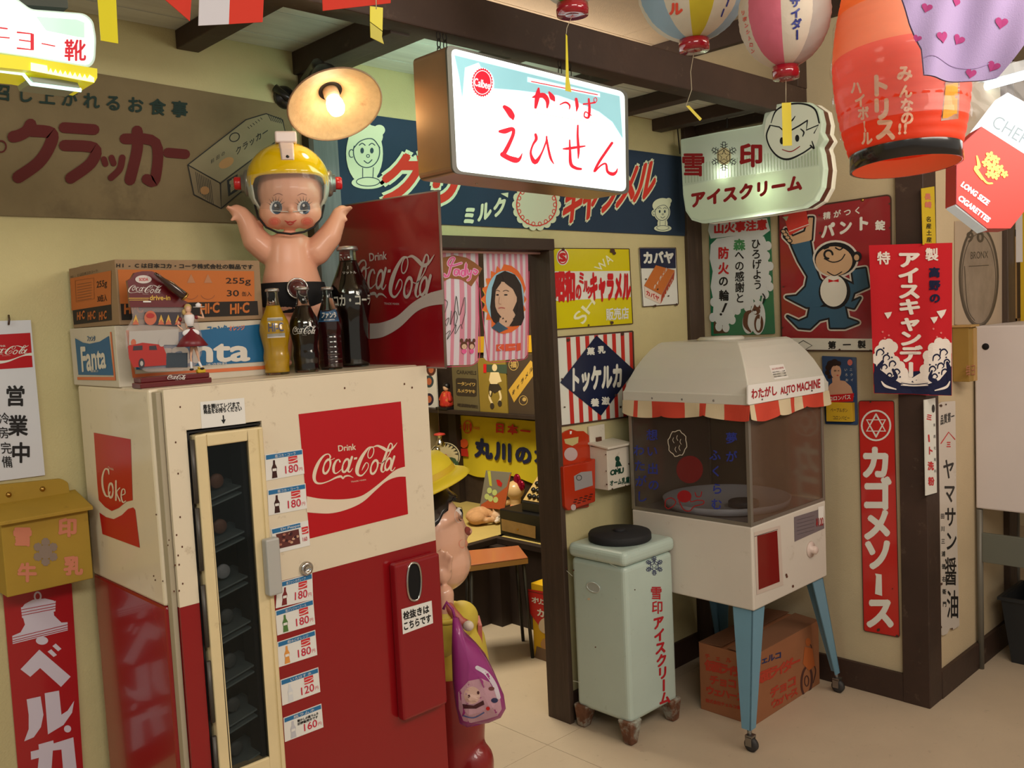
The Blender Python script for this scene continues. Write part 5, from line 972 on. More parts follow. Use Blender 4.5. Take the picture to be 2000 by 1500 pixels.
a.poly([zl(*p) for p in ((740, 590), (1060, 590), (1060, 720), (740, 700))], dk2, 0); a.poly([zl(*p) for p in ((600, 760), (1040, 740), (1040, 880), (600, 880))], ps, 0); a.poly([zl(*p) for p in ((590, 890), (720, 860), (900, 880), (930, 960), (930, 1060), (640, 1080), (600, 1000))], cr_, 1); a.ell(*zl(712, 1045), 6, 10, dk2, 2); a.ell(*zl(712, 1045), 3, 5, ps, 3); a.poly([zl(*p) for p in ((640, 890), (720, 885), (720, 925), (635, 930))], dk2, 2); a.poly([zl(*p) for p in ((780, 890), (840, 885), (850, 925), (780, 925))], dk2, 2)
a.poly([zl(*p) for p in ((940, 950), (1120, 950), (1120, 1080), (930, 1080))], pr('scene_blue', (50, 62, 72)), 1); a.ell(*zl(790, 640), 12, 14, og, 1)
for u in (660, 885, 950, 1035): a.poly([zl(u, 610), zl(u + 24, 680), zl(u - 24, 680)], gold, 2); a.poly([zl(u, 650), zl(u + 30, 700), zl(u - 30, 700)], og, 2)
a.ell(*zl(790, 620), 8, 5, cr_, 2); a.ell(*zl(640, 860), 5, 7, og, 1); a.ell(*zl(890, 860), 6, 8, ps, 2); a.build('scene_print', t)
# small tilted bottle on the roof
b0, b1 = zl(830, 245), zl(1100, 455); p0, p1 = PY(*b0, 1.85), PY(*b1, 1.85); d = p1 - p0; L = d.length
MB(mt('mini_bottle_brown', (44, 20, 14), rough=.1, coat=1)).lathe([(.003, 0), (.0034, L * .1), (.005, L * .3), (.009, L * .5), (.0085, L * .7), (.0095, L * .9), (.008, L)], p0, d, 20).build('mini_bottle', t)
MB(brass).lathe([(.0096, 0), (.0096, .004), (.0005, .004)], p0 + d * .95, d, 16).build('mini_bottle_base', t)
MB(mt('taxi_yellow', (206, 170, 40), rough=.3)).box(D2(325, 0).x, D2(341, 0).x, 1.85, 1.863, zt + hb, zt + hb + .008).box(D2(328, 0).x, D2(338, 0).x, 1.852, 1.861, zt + hb + .008, zt + hb + .013).build('toy_taxi', t, bevel=.002)
# waitress figurine
K_ = (PY(370, 650, 1.86) - EYE).dot(CF) / FPX
WF = Plane((PY(370, 650, 1.86)), (-.4, -.9, 0)); g = lambda x, y, d=0: WF(*zl(x, y), d)
sk_ = mt('figurine_skin', (214, 168, 140), rough=.4); fw = mt('figurine_white', (226, 222, 222), rough=.4); fm = mt('figurine_maroon', (112, 26, 34), rough=.35)
s = K_ / 4.545
b = MB(sk_); b.caps(g(1155, 905), 16 * s, g(1148, 990), 9 * s); b.caps(g(1148, 990), 9 * s, g(1155, 1050), 8 * s); b.caps(g(1190, 905), 16 * s, g(1215, 990), 9 * s); b.caps(g(1215, 990), 9 * s, g(1230, 1050), 8 * s)
b.caps(g(1130, 590), 12 * s, g(1130, 620), 13 * s); b.ball(g(1126, 565, .002), (26 * s, 24 * s, 32 * s)); b.caps(g(1050, 650), 12 * s, g(1028, 705), 9 * s); b.caps(g(1028, 705), 9 * s, g(1075, 745), 7 * s); b.caps(g(1200, 630), 12 * s, g(1262, 640, .004), 8 * s); b.caps(g(1262, 640, .004), 8 * s, g(1238, 565, .006), 6 * s); b.caps(g(1130, 630), 40 * s, g(1130, 720), 26 * s)
wt = b.blob('waitress_body', t, voxel=.0009, smooth=3)
b = MB(mt('figurine_hair', (190, 160, 100), rough=.5)); b.ball(g(1122, 548, -.003), (32 * s, 32 * s, 34 * s)); b.ball(g(1090, 590, -.002), (20 * s, 20 * s, 28 * s)); b.build('hair', wt)
MB(fw).lathe([(30 * s, 0), (38 * s, 40 * s), (46 * s, 80 * s), (40 * s, 105 * s), (14 * s, 118 * s)], g(1140, 720), (0, 0, 1), 20).build('blouse', wt)
MB(fm).ball(g(1052, 655), (18 * s, 18 * s, 22 * s)).ball(g(1198, 635), (18 * s, 18 * s, 18 * s)).build('sleeve', wt)
MB(black).lathe([(31 * s, 0), (31 * s, 10 * s)], g(1140, 725), (0, 0, 1), 20).build('belt', wt)
sk2 = [(28 * s, 0), (50 * s, -45 * s), (95 * s, -100 * s), (136 * s, -160 * s), (130 * s, -165 * s), (60 * s, -120 * s)]
MB(fm).lathe(sk2, g(1150, 728), (0, 0, 1), 28, cap=False).build('skirt', wt)
MB(fw).ball(g(1150, 775, .0065), (72 * s, 12 * s, 38 * s), ax=Matrix.Rotation(-.42, 3, 'Z')).build('apron', wt)
MB(fw).caps(g(1150, 1035), 11 * s, g(1154, 1085), 11 * s).caps(g(1222, 1035), 11 * s, g(1242, 1075), 11 * s).build('sock', wt)
MB(black).ball(g(1156, 1098, .002), (20 * s, 14 * s, 10 * s)).ball(g(1250, 1090, .002), (20 * s, 14 * s, 10 * s)).build('shoe', wt)
MB(fw).lathe([(.0005, 0), (50 * s, 3 * s), (50 * s, 7 * s)], g(1220, 548, .006), (0, 0, 1), 20).lathe([(22 * s, 0), (24 * s, 20 * s), (10 * s, 32 * s), (.0005, 36 * s)], g(1215, 540, .006), (0, 0, 1), 16).build('tray', wt)
# ================================================================= celluloid baby doll
dp = V((1.165, 2.075, 0)); dn = V((-.49, -.872, 0)); DP = Plane(dp, dn); kd = (V((1.165, 2.075, 1.5)) - EYE).dot(CF) / FPX
g = lambda x, y, d=0: DP(x, y, d); S_ = kd
dskin = mt('doll_skin', (234, 170, 140), rough=.38, noise=.03, scale=3, coat=.15)
t = thing('baby_doll', 'naked celluloid baby doll with raised arms wearing a yellow helmet on the machine', 'doll', (dp.x, dp.y, zt))
b = MB(dskin)
b.ball(g(567, 376), (63 * S_, 64 * S_, 62 * S_)); b.ball(g(538, 416, .022), 31 * S_); b.ball(g(597, 416, .022), 31 * S_); b.ball(g(567, 424, .026), (30 * S_, 34 * S_, 24 * S_)); b.ball(g(567, 410, .070), 6 * S_)
b.lathe([(p[0] * S_, p[1] * S_) for p in ((4, 122), (20, 120), (38, 112), (44, 96), (50, 60), (60, 24), (65, 0), (60, -25), (40, -40), (5, -46))], g(572, 575), (0, 0, 1), 32, sy=.78)
for sg, pts in ((-1, [(526, 492, 27), (500, 470, 26), (484, 436, 20), (472, 418, 15), (462, 412, 13)]), (1, [(618, 492, 27), (643, 462, 24), (656, 436, 18), (662, 418, 14), (668, 412, 12)])):
    for (xa, ya, ra), (xb, yb, rb) in zip(pts, pts[1:]): b.caps(g(xa, ya), ra * S_, g(xb, yb), rb * S_)
    hx = 458 if sg < 0 else 672
    for k, (dy, dd, l) in enumerate(((-2, .010, 13), (0, .003, 15), (2, -.004, 13), (4, -.010, 10))): b.caps(g(hx, 411 + dy * .6, dd), 5.2 * S_, g(hx + sg * l, 406 + dy, dd * 1.5), 3.4 * S_)
    b.caps(g(hx - sg * 4, 420, .008), 5.5 * S_, g(hx + sg * 5, 430, .012), 3.6 * S_); b.ball(g(hx - sg * 4, 412), (14 * S_, 13 * S_, 9 * S_))
for xh in (543, 605): b.caps(g(xh, 600), 31 * S_, g(xh + (4 if xh < 570 else -2), 660), 26 * S_); b.caps(g(xh + (4 if xh < 570 else -2), 660), 26 * S_, g(xh + (6 if xh < 570 else 0), 696), 20 * S_); b.ball(V((g(xh + 6, 712, .018).x, g(xh + 6, 712, .018).y, zt + .021)), (20 * S_, 26 * S_, 10 * S_))
body = b.blob('doll_body', t, voxel=.0042, smooth=4)
# face print follows the head's front by ray casting onto the body
dgx = bpy.context.evaluated_depsgraph_get()
from mathutils.bvhtree import BVHTree
tree = BVHTree.FromObject(body, dgx); bo = wl(body)
class OnSkin:
    def __call__(s, x, y, off=0):
        o = g(x, y, .3); h = tree.ray_cast(o - bo, -dn * 0 + (-DP.n), 1)
        o2 = EYE; d = ray(x, y).normalized(); h = tree.ray_cast(o2 - bo, d, 6)
        return (h[0] + bo - d * (off + .0006)) if h[0] else g(x, y, .09)
def face_eyes(A, E, iris, line, ww, s_):
    for (x, y, dx) in E:
        A.ell(x, y, 13 * s_, 14 * s_, ww, 0, n=20); A.ell(x + dx, y + 1, 10.5 * s_, 13 * s_, iris, 1, n=20); A.ell(x + dx, y + 1, 6 * s_, 8 * s_, line, 2, n=16); A.ell(x + dx - 3 * s_, y - 4 * s_, 2.4 * s_, 3 * s_, ww, 3, n=10)
        for k in range(7): an = math.radians(-155 + k * 21); A.stroke([(x + 12 * s_ * math.cos(an), y + 13 * s_ * math.sin(an), 1.4 * s_), (x + 20 * s_ * math.cos(an), y + 23 * s_ * math.sin(an), .5 * s_)], line, 1, sm=False)
fa = TArt(OnSkin(), base=.0006, step=.0003); fa_ir = pr('doll_iris', (70, 84, 100), .2); fa_w = pr('doll_eye_white', (226, 224, 222), .2); fa_b = pr('doll_lash', (30, 24, 26), .4)
face_eyes(fa, [(539, 405, 2), (593, 405, 3)], fa_ir, fa_b, fa_w, .95)
for x in (543, 590): fa.stroke([(x - 9, 382, 1), (x, 378, 1.6), (x + 9, 381, 1)], pr('doll_brow', (150, 90, 70)), 0)
bl = pr('doll_blush', (232, 120, 100), .5); bl1 = pr('doll_blush_soft', (230, 140, 112), .5)
for x in (536, 600): fa.ell(x, 433, 12, 9, bl1, 0, n=24); fa.ell(x, 433, 8, 6, bl, 1, n=20)
fa.stroke([(556, 431, 1.2), (562, 434, 3), (567, 433, 2), (572, 434, 3), (579, 430, 1.2)], pr('doll_lip', (206, 70, 70), .4), 1); fa.stroke([(560, 436, 1), (567, 439, 2.6), (574, 436, 1)], pr('doll_lip', (206, 70, 70)), 1); fa.build('face_paint', body)
# briefs
b = MB(mt('black_briefs', (20, 18, 20), rough=.8))
b.lathe([(p[0] * S_, p[1] * S_) for p in ((65.5, 22), (68, 12), (69, -4), (64, -20), (50, -32), (46, -36))], g(572, 575), (0, 0, 1), 40, sy=.8, cap=False); b.build('briefs', t)
# helmet
hc = g(563, 358); hy = mt('helmet_yellow', (232, 190, 14), rough=.12, coat=1)
vs = []; b = MB(hy); prf = []
R1 = 77 * S_
fd = DP.n; rd_ = V((-fd.y, fd.x, 0)) * -1 if False else V((.872, -.49, 0))
def hel(az, el, r=1.0): return hc + (rd_ * math.sin(az) * math.cos(el) * R1 * 1.0 + fd * math.cos(az) * math.cos(el) * R1 * 1.05 + V((0, 0, 1)) * math.sin(el) * R1 * .96) * r
N1, N2 = 48, 14; vs = []
for j in range(N2 + 1):
    for i in range(N1):
        az = 2 * math.pi * i / N1; front = max(0, math.cos(az)); e0 = -.88 + .96 * (1 / (1 + math.exp(-14 * (front - .40)))); el = e0 + (math.pi / 2 - e0) * j / N2; vs.append(hel(az, el))
fs = [(j * N1 + i, j * N1 + (i + 1) % N1, (j + 1) * N1 + (i + 1) % N1, (j + 1) * N1 + i) for j in range(N2) for i in range(N1)]
wh = mt('helmet_white', (196, 206, 190), rough=.2, coat=.6)
b.add(vs, fs, hy, True); ho_ = b.build('helmet', t, fix=True); so = ho_.modifiers.new('s', 'SOLIDIFY'); so.thickness = .004; so.offset = 1
ho_.data.materials.append(wh)
for p in ho_.data.polygons:
    c_ = p.center + wl(ho_)
    if (c_ - hc).z < -.002: p.material_index = 1
# helmet crest, ear pods, visor, strap
cw_ = mt('crest_white', (222, 200, 192), rough=.3)
b = MB(cw_); cv = []
for k in range(9):
    e = .42 + (math.pi / 2 + .15 - .42) * k / 8; az_ = 0.0
    w = .022 * (1 - .25 * (1 - k / 8)); c0 = hel(0, e, 1.08); c1 = hel(0, e, 1.0) ; cv += [c0 - rd_ * w * .8, c0 + rd_ * w * .8, c1 + rd_ * w, c1 - rd_ * w]
fs = [(k * 4 + a_, k * 4 + (a_ + 1) % 4, k * 4 + 4 + (a_ + 1) % 4, k * 4 + 4 + a_) for k in range(8) for a_ in range(4)] + [(0, 1, 2, 3), (32, 35, 34, 33)]
b.add(cv, fs).build('crest', ho_, bevel=.002)
MB(cw_).obox(hel(0, 1.35, 1.12), rd_ * .026, fd * .03, V((0, 0, .014))).build('crest_block', ho_, bevel=.004)
MB(black).lathe([(.004, 0), (.0005, .003)], hel(0, .48, 1.09), fd, 12).build('crest_screw', ho_)
pod = mt('pod_grey', (140, 136, 130), rough=.3, metal=.6); pred = mt('pod_red', (206, 30, 34), rough=.3, coat=.5)
for sg in (-1, 1):
    pc = g(563 + sg * 76, 358, -.005); ax = rd_ * sg
    MB(pod).lathe([(.034, -.004), (.034, .006), (.030, .012), (.022, .014), (.022, .020)], pc, ax, 28).build('ear_pod', ho_); MB(pred).lathe([(.016, .014), (.016, .034), (.013, .037), (.0005, .037)], pc, ax, 24).build('pod_knob', ho_)
vz = mt('visor_clear', (230, 230, 225), rough=.03, alpha=.12, coat=1); vs = []
for j in range(9):
    for i in range(25):
        az = -1.15 + 2.3 * i / 24; el = .10 - 1.0 * j / 8 * (1 - .12 * abs(az)); vs.append(hel(az, el, 1.10 - .03 * j / 8))
b = MB(vz); b.add(vs, [(j * 25 + i, j * 25 + i + 1, (j + 1) * 25 + i + 1, (j + 1) * 25 + i) for j in range(8) for i in range(24)], None, True); b.build('visor', ho_)
MB(mt('visor_edge', (200, 196, 186), rough=.2, coat=1)).tube([hel(-1.15 + 2.3 * i / 24, .10 - 1.0 * (1 - .12 * abs(-1.15 + 2.3 * i / 24)), 1.07) for i in range(25)], .0012, 6).build('visor_rim', ho_)
sp_ = [g(498, 400, .02), g(504, 424, .03), g(520, 444, .045), g(542, 454, .06), g(568, 457, .066), g(594, 453, .06), g(614, 443, .045), g(628, 424, .03), g(633, 400, .02)]
MB(mt('strap_black', (30, 22, 22), rough=.7)).tube(sp_, .0028, 8).build('chin_strap', ho_)
# round tin badge in front of the doll
bc = g(581, 563, .085); t2 = thing('badge_on_ring', 'small round chromed badge with dark centre leaning behind the small cola bottle', 'badge', bc)
MB(chrome).tube([bc + rd_ * .024 * math.cos(k * math.pi / 12) + V((0, 0, .024 * math.sin(k * math.pi / 12))) for k in range(24)], .0022, 8, closed=True).build('ring', t2)
MB(mt('badge_maroon', (86, 40, 40), rough=.2, coat=1)).lathe([(.0005, -.002), (.021, -.002), (.021, .001), (.0005, .003)], bc, fd, 24).build('disc', t2)
MB(steel).tube([bc - V((0, 0, .024)), V((bc.x, bc.y, zt))], .0015, 6).build('stem', t2)
class OnMesh:       # print that lies on a modelled surface
    def __init__(s, o):
        s.o = o; s.b = wl(o); s.t = BVHTree.FromObject(o, bpy.context.evaluated_depsgraph_get()); s.last = 2
    def __call__(s, x, y, off=0):
        d = ray(x, y).normalized(); h = s.t.ray_cast(EYE - s.b, d, 9)
        if h[0] is not None: s.last = h[3]
        return EYE + d * (s.last - off)
# ================================================================= enamelled ice cream freezer
cg = mt('freezer_enamel', (182, 200, 190), rough=.28, noise=.07, scale=4, coat=.3, dirt=(120, 110, 90), dirtamt=.08, dscale=24)
fx0, fx1, fy0, fy1 = 2.345, 2.632, 1.935, 2.195
t = thing('ice_cream_freezer', 'pale green enamelled ice cream freezer box with round black lid and rusty feet', 'freezer', ((fx0 + fx1) / 2, (fy0 + fy1) / 2, 0))
MB(cg).box(fx0 + .006, fx1 - .006, fy0 + .006, fy1 - .006, .075, .627).build('body', t, bevel=.018, seg=4)
MB(cg).box(fx0 - .002, fx1 + .002, fy0 - .002, fy1 + .002, .628, .680).build('top_rim', t, bevel=.02, seg=4)
ft = mt('rusty_foot', (112, 72, 50), rough=.7, noise=.5, scale=30, dirt=(176, 190, 178), dirtamt=1.1, dscale=14)
for x, sx in ((fx0 + .028, 1), (fx1 - .028, -1)):
    for y, sy in ((fy0 + .028, 1), (fy1 - .028, -1)):
        b = MB(ft); p0 = [(x - .032, y - .032, .085), (x + .032, y - .032, .085), (x + .032, y + .032, .085), (x - .032, y + .032, .085)]; p1 = [(x - sx * .006 + a_ * .018, y - sy * .006 + c_ * .018, 0) for a_, c_ in ((-1, -1), (1, -1), (1, 1), (-1, 1))]
        b.add(p0 + p1, [(0, 1, 2, 3), (7, 6, 5, 4)] + [(i, i + 4, (i + 1) % 4 + 4, (i + 1) % 4) for i in range(4)]).build('foot', t, bevel=.007, seg=3)
lid = MB(mt('rubber_black', (30, 30, 32), rough=.75, bump=.2, bscale=300)); lc = V((2.487, 2.07, .680))
lid.lathe([(.109, 0), (.113, .004), (.113, .022), (.109, .029), (.0005, .032)], lc, seg=48); lid.lathe([(.022, .028), (.022, .036), (.018, .040), (.0005, .040)], lc, seg=24); lid.build('lid', t)
FXp = XP(fx0 + .006); FYp = YP(fy0 + .006)
b = MB(mt('handle_cup', (186, 194, 188), rough=.3, metal=.3)); hc2 = FXp(1159, 1147, .001); vs = []
ew_ = [hc2 + V((-.001, .030 * math.cos(k * math.pi / 16), .017 * math.sin(k * math.pi / 16))) for k in range(32)]; b.tube(ew_, .0025, 8, closed=True); b.add(ew_, [list(range(32))]); b.build('handle_cup', t)
a = Art(FYp, base=.001); snow(a, 1278, 1105, .62, pr('freezer_navy', (40, 48, 90)), 0, w=1.3); fr_ = pr('freezer_red', (176, 30, 40))
a.vline('雪印', (1282, 1158), (1284, 1186), 27, fr_, 0, .018, .85)
for i, ch in enumerate('アイスクリーム'): a.cell(ch, *[(x + (i * 2.1), y + i * 24.5) for x, y in ((1275, 1206), (1297, 1200), (1297, 1226), (1275, 1232))], fr_, 0, .05, True)
a.build('lettering', t)
a = Art(FXp, base=.001)
for x, y, r_ in ((1150, 1073, 3), (1170, 1090, 1.4), (1150, 1170, 3), (1120, 1114, 2), (1240, 1152, 1.5), (1163, 1264, 1.6), (1106, 1110, 1.5)):
    a.ell(x, y, r_, r_ * .8, rust if y != 1170 else pr('freezer_bare', (206, 190, 160)), 0, n=9)
for p, q_ in (((1107, 1115), (1118, 1125)), ((1120, 1330), (1134, 1333)), ((1115, 1078), (1140, 1087)), ((1180, 1095), (1205, 1108))): a.stroke([p, q_], pr('freezer_scratch', (206, 212, 200)), 0, w=1)
a.build('scratches', t)
# ================================================================= candy floss machine
cwm = mt('floss_white', (206, 198, 186), rough=.4, noise=.05, scale=3, dirt=(150, 128, 104), dirtamt=.08, dscale=14)
X0, X1, Y0_, Y1_ = 2.636, 3.152, 1.622, 2.13
t = thing('candy_floss_machine', 'white candy floss vending machine with glazed cabinet, striped valance and pale blue legs', 'vending machine', ((X0 + X1) / 2, (Y0_ + Y1_) / 2, 0))
MB(cwm).box(X0, X1, Y0_, Y1_, .466, .755).build('body', t, bevel=.006, seg=3)
lb = mt('leg_blue', (104, 144, 164), rough=.45, noise=.08, scale=6)
for x, y, sx, sy in ((X0, Y0_, -1, -1), (X1, Y0_, 1, -1), (X0, Y1_, -1, 1), (X1, Y1_, 1, 1)):
    tw_, bw_ = .078, .034; xo, yo = x - sx * .012, y - sy * .012; xb, yb = x + sx * (.062 if sy < 0 or sx > 0 else -.045), y + sy * .012
    top = [(xo, yo, .468), (xo - sx * tw_, yo, .468), (xo, yo - sy * tw_, .468)]; bot = [(xb, yb, .075), (xb - sx * bw_, yb, .075), (xb, yb - sy * bw_, .075)]
    th_ = .004; b = MB(lb)
    for a_, c_, n_ in ((0, 1, V((0, -sy, 0))), (0, 2, V((-sx, 0, 0)))): b.prism([top[a_], top[c_], bot[c_], bot[a_]], n_ * th_)
    lg_ = b.build('leg', t)
    cx_, cy_ = xb - sx * .010, yb - sy * .010
    cst = MB(steel); cst.lathe([(.008, .055), (.008, .078)], (cx_, cy_, 0), seg=12); cst.box(cx_ - .014, cx_ + .014, cy_ - .016, cy_ + .010, .050, .057); cst.box(cx_ - .014, cx_ - .011, cy_ - .014, cy_ + .010, .02, .052); cst.box(cx_ + .011, cx_ + .014, cy_ - .014, cy_ + .010, .02, .052)
    co = cst.build('caster_fork', lg_); MB(mt('caster_rubber', (52, 50, 50), rough=.6)).lathe([(.0005, -.009), (.012, -.009), (.024, -.007), (.024, .007), (.012, .009), (.0005, .009)], (cx_, cy_ - .006, .024), (1, 0, 0), 24).build('wheel', lg_)
# glazed cabinet
al = mt('aluminium_post', (150, 144, 134), rough=.4, metal=.7); Z0, Z1 = .755, 1.165
for x, y in ((X0, Y0_), (X1 - .014, Y0_), (X0, Y1_ - .014), (X1 - .014, Y1_ - .014)): MB(al).box(x, x + .014, y, y + .014, Z0, Z1).build('corner_post', t, bevel=.001)
for z in (Z0, Z1 - .012): MB(al).box(X0 + .014, X1 - .014, Y0_ + .001, Y0_ + .007, z, z + .012).box(X0 + .001, X0 + .007, Y0_ + .014, Y1_ - .014, z, z + .012).build('glazing_bar', t)
sm = mt('smoky_pane', (74, 62, 54), rough=.12, alpha=.30, coat=.5); sm2 = mt('smoky_pane_front', (112, 86, 68), rough=.2, alpha=.5, coat=.5, noise=.25, scale=3)
MB(sm).box(X0 + .003, X0 + .006, Y0_ + .014, Y1_ - .014, Z0 + .01, Z1 - .01).build('side_pane', t); MB(sm2).box(X0 + .014, X1 - .014, Y0_ + .003, Y0_ + .006, Z0 + .01, Z1 - .01).build('front_pane', t)
MB(sm).box(X1 - .006, X1 - .003, Y0_ + .014, Y1_ - .014, Z0 + .01, Z1 - .01).build('side_pane', t); MB(mt('back_panel', (128, 114, 100), rough=.6)).box(X0 + .014, X1 - .014, Y1_ - .008, Y1_ - .004, Z0, Z1).build('back_panel', t)
MB(mt('pan_grey', (214, 216, 224), rough=.4)).lathe([(.20, 0), (.225, .004), (.235, .03), (.23, .03), (.215, .008), (.0005, .006)], (2.885, 1.88, Z0 + .004), seg=48).build('floss_pan', t)
MB(mt('spinner_dark', (62, 62, 70), rough=.5)).lathe([(.055, 0), (.055, .018), (.05, .022), (.0005, .022)], (2.86, 1.79, Z0 + .012), seg=32).build('spinner', t)
MB(mt('cabinet_floor', (140, 132, 128), rough=.5)).box(X0 + .01, X1 - .01, Y0_ + .01, Y1_ - .01, Z0, Z0 + .003).build('cabinet_floor', t)
# roof
rx0, rx1, ry0, ry1 = X0 - .012, X1 + .018, Y0_ - .014, Y1_ + .014
lv = [(1.165, 0), (1.198, 0), (1.203, .004), (1.245, .018), (1.285, .036), (1.32, .056), (1.35, .078), (1.368, .096), (1.374, .108)]
b = MB(mt('roof_grey_white', (206, 204, 192), rough=.32, coat=.3, noise=.04, scale=3)); vs = []
for z, i in lv: vs += [(rx0 + i, ry0 + i, z), (rx1 - i, ry0 + i, z), (rx1 - i, ry1 - i, z), (rx0 + i, ry1 - i, z)]
b.add(vs, [(k * 4 + j, k * 4 + (j + 1) % 4, k * 4 + 4 + (j + 1) % 4, k * 4 + 4 + j) for k in range(len(lv) - 1) for j in range(4)] + [(3, 2, 1, 0), tuple(range(32, 36))])
rf = b.build('roof', t, bevel=.004, seg=3)
MB(MATS['roof_grey_white']).lathe([(.085, 0), (.085, .006), (.076, .012), (.0005, .014)], ((rx0 + rx1) / 2 - .02, (ry0 + ry1) / 2, 1.374), seg=40).build('roof_vent', rf)
for k in range(3): MB(steel).lathe([(.004, 0), (.0005, .002)], (rx0, ry0 + .14 + k * .13, 1.178), (-1, 0, 0), 10).build('screw', rf)
# valance with scalloped hem
vw = mt('valance_cream', (206, 190, 156), rough=.7); vr = mt('valance_red', (196, 66, 46), rough=.7)
def valance(p0, p1, stripes, name):
    p0, p1 = V(p0), V(p1); b = MB(vw); d = p1 - p0; nrm = V((d.y, -d.x, 0)).normalized(); n = 60; vs = []; cols = []
    for i in range(n + 1):
        u = i / n; h = .046 + .010 * abs(math.sin(u * 3.0 * math.pi)) ** .6 + .006 * math.sin(u * 7); p = p0 + d * u; wv_ = .003 * math.sin(u * 20)
        vs += [p + nrm * .002, p + V((0, 0, -h * .5)) + nrm * (.004 + wv_), p + V((0, 0, -h)) + nrm * (.007 + wv_ * 1.6)]
    for i in range(n):
        u = (i + .5) / n; m = vw
        for a_, c_ in stripes:
            if a_ <= u < c_: m = vr
        for r_ in (0, 1): b.add([vs[i * 3 + r_], vs[i * 3 + 3 + r_], vs[i * 3 + 4 + r_], vs[i * 3 + 1 + r_]], [(0, 1, 2, 3)], m)
    o = b.build(name, t); q_ = o.modifiers.new('s', 'SOLIDIFY'); q_.thickness = .0015
valance((rx0 + .002, ry1, 1.167), (rx0 + .002, ry0, 1.167), ((.10, .14), (.25, .52), (.64, .68), (.82, 1.0)), 'valance')
valance((rx0, ry0 + .002, 1.167), (rx1, ry0 + .002, 1.167), ((.05, .34), (.48, .54), (.64, .92)), 'valance')
# name plate and prints
NPp = YP(ry0 - .004); c = [(1461, 752), (1609, 733), (1611, 765), (1461, 791)]
pn = MB(white).prism([NPp(x, y) for x, y in rounded(c, 3)], (0, .005, 0)).build('name_plate', t); a = Art(NPp, base=.001); nr = pr('plate_red', (166, 30, 40)); a.row('わたがし', (1467, 759), (1518, 752), (1519, 772), (1468, 781), nr, 0, .03); a.text('AUTO MACHINE', (1524, 757), (1602, 740), (1602, 757), (1525, 770), nr, 0, .03)
for x, y in ((1489, 780), (1538, 770), (1586, 763)): a.ell(x, y, 1.5, 1.8, steel, 0, n=8)
a.build('plate_lettering', pn)
om = OnMesh(rf); a = Art(om, base=.001); a.poly([(1502, 714), (1530, 711), (1540, 737), (1513, 741)], white, 0); a.line('当日売切御免', (1509, 721), (1529, 718), 4.5, pr('plate_red'), 1); 
for i in range(3): a.line('商品の取出しご注意', (1510 + i * 1.5, 727 + i * 4.4), (1532 + i * 1.5, 724 + i * 4.4), 3, black, 1)
a.build('roof_sticker', rf)
SPp = XP(X0 + .003); bp2 = pr('paint_blue', (44, 56, 140)); a = Art(SPp, base=.001)
z7 = lambda x, y: (1200 + x * .3, 620 + y * .3)
for ch, x, y in (('想', 245, 765), ('い', 245, 870), ('出', 250, 985), ('の', 255, 1090), ('わ', 160, 865), ('た', 165, 965), ('が', 172, 1065), ('し', 178, 1165), ('夢', 762, 785), ('が', 762, 905), ('ふ', 655, 895), ('く', 662, 1000), ('ら', 668, 1115), ('む', 665, 1215)): p = z7(x, y); a.line(ch, p, p, 23, bp2, 0, .02)
pk2 = pr('paint_cream', (206, 196, 176)); P = []
for i in range(25): A_ = i * math.pi / 12; r_ = 1 + .07 * math.sin(A_ * 8); P.append((z7(410, 820)[0] + 18 * r_ * math.cos(A_), z7(410, 820)[1] + 25 * r_ * math.sin(A_)))
a.stroke(P, pk2, 0, w=1.6, sm=False)
for x, y in ((385, 800), (410, 785), (432, 810), (425, 850), (400, 860)): p = z7(x, y); a.stroke([(p[0], p[1] - 5), (p[0] - 1.5, p[1]), (p[0] + 1, p[1] + 5)], pk2, 0, w=1)
rp_ = pr('paint_red', (150, 30, 34)); a.ell(*z7(490, 990), 26, 27, mt('paint_red_thin', (140, 26, 30), rough=.5, alpha=.55), 0); a.ell(*z7(455, 1165), 14, 12, rp_, 1)
for P in ([(330, 1230), (335, 1190), (370, 1175), (400, 1200), (380, 1230), (350, 1245), (335, 1235)], [(420, 1195), (450, 1250), (490, 1260), (520, 1230), (575, 1215), (580, 1195), (540, 1190), (500, 1200), (490, 1180)], [(525, 1140), (535, 1165), (560, 1165), (568, 1135)]): a.stroke([z7(*p) for p in P], rp_, 1, w=2)
a.build('painted_lettering', t)
BYp = YP(Y0_); a = Art(BYp, base=.001); a.poly([(1473, 1040), (1524, 1026), (1530, 1143), (1478, 1162)], pr('window_frame_white', (196, 180, 168)), 0); a.poly([(1479, 1047), (1518, 1036), (1523, 1136), (1482, 1152)], mt('window_red', (120, 14, 12), rough=.25, coat=.6), 1)
for p, q_ in (((1474, 1048), (1519, 1034)),): a.stroke([p, q_], ink, 1, w=.9)
a.poly([(1551, 1010), (1596, 996), (1609, 990), (1610, 1032), (1552, 1058)], pr('plate_grey', (112, 102, 106)), 0)
for i in range(5): a.stroke([(1557, 1016 + i * 7), (1590, 1007 + i * 7)], pr('plate_text', (80, 70, 74)), 1, w=.8, sm=False)
a.poly([(1598, 990), (1609, 988), (1609, 1022), (1599, 1026)], white, 1); a.text('¥100', (1594, 1013), (1608, 1010), (1608, 1026), (1594, 1029), rp_, 2, .03)
for x, y in ((1537, 1126), (1549, 1145), (1536, 1123)): a.ell(x, y, 2, 3, rust, 0, n=8)
a.build('front_print', t)
MB(mt('knob_cream', (206, 186, 176), rough=.4)).lathe([(.030, 0), (.028, .005), (.014, .007), (.015, .022), (.011, .026), (.0005, .027)], BYp(1583, 1073), (0, -1, 0), 28).build('coin_knob', t)
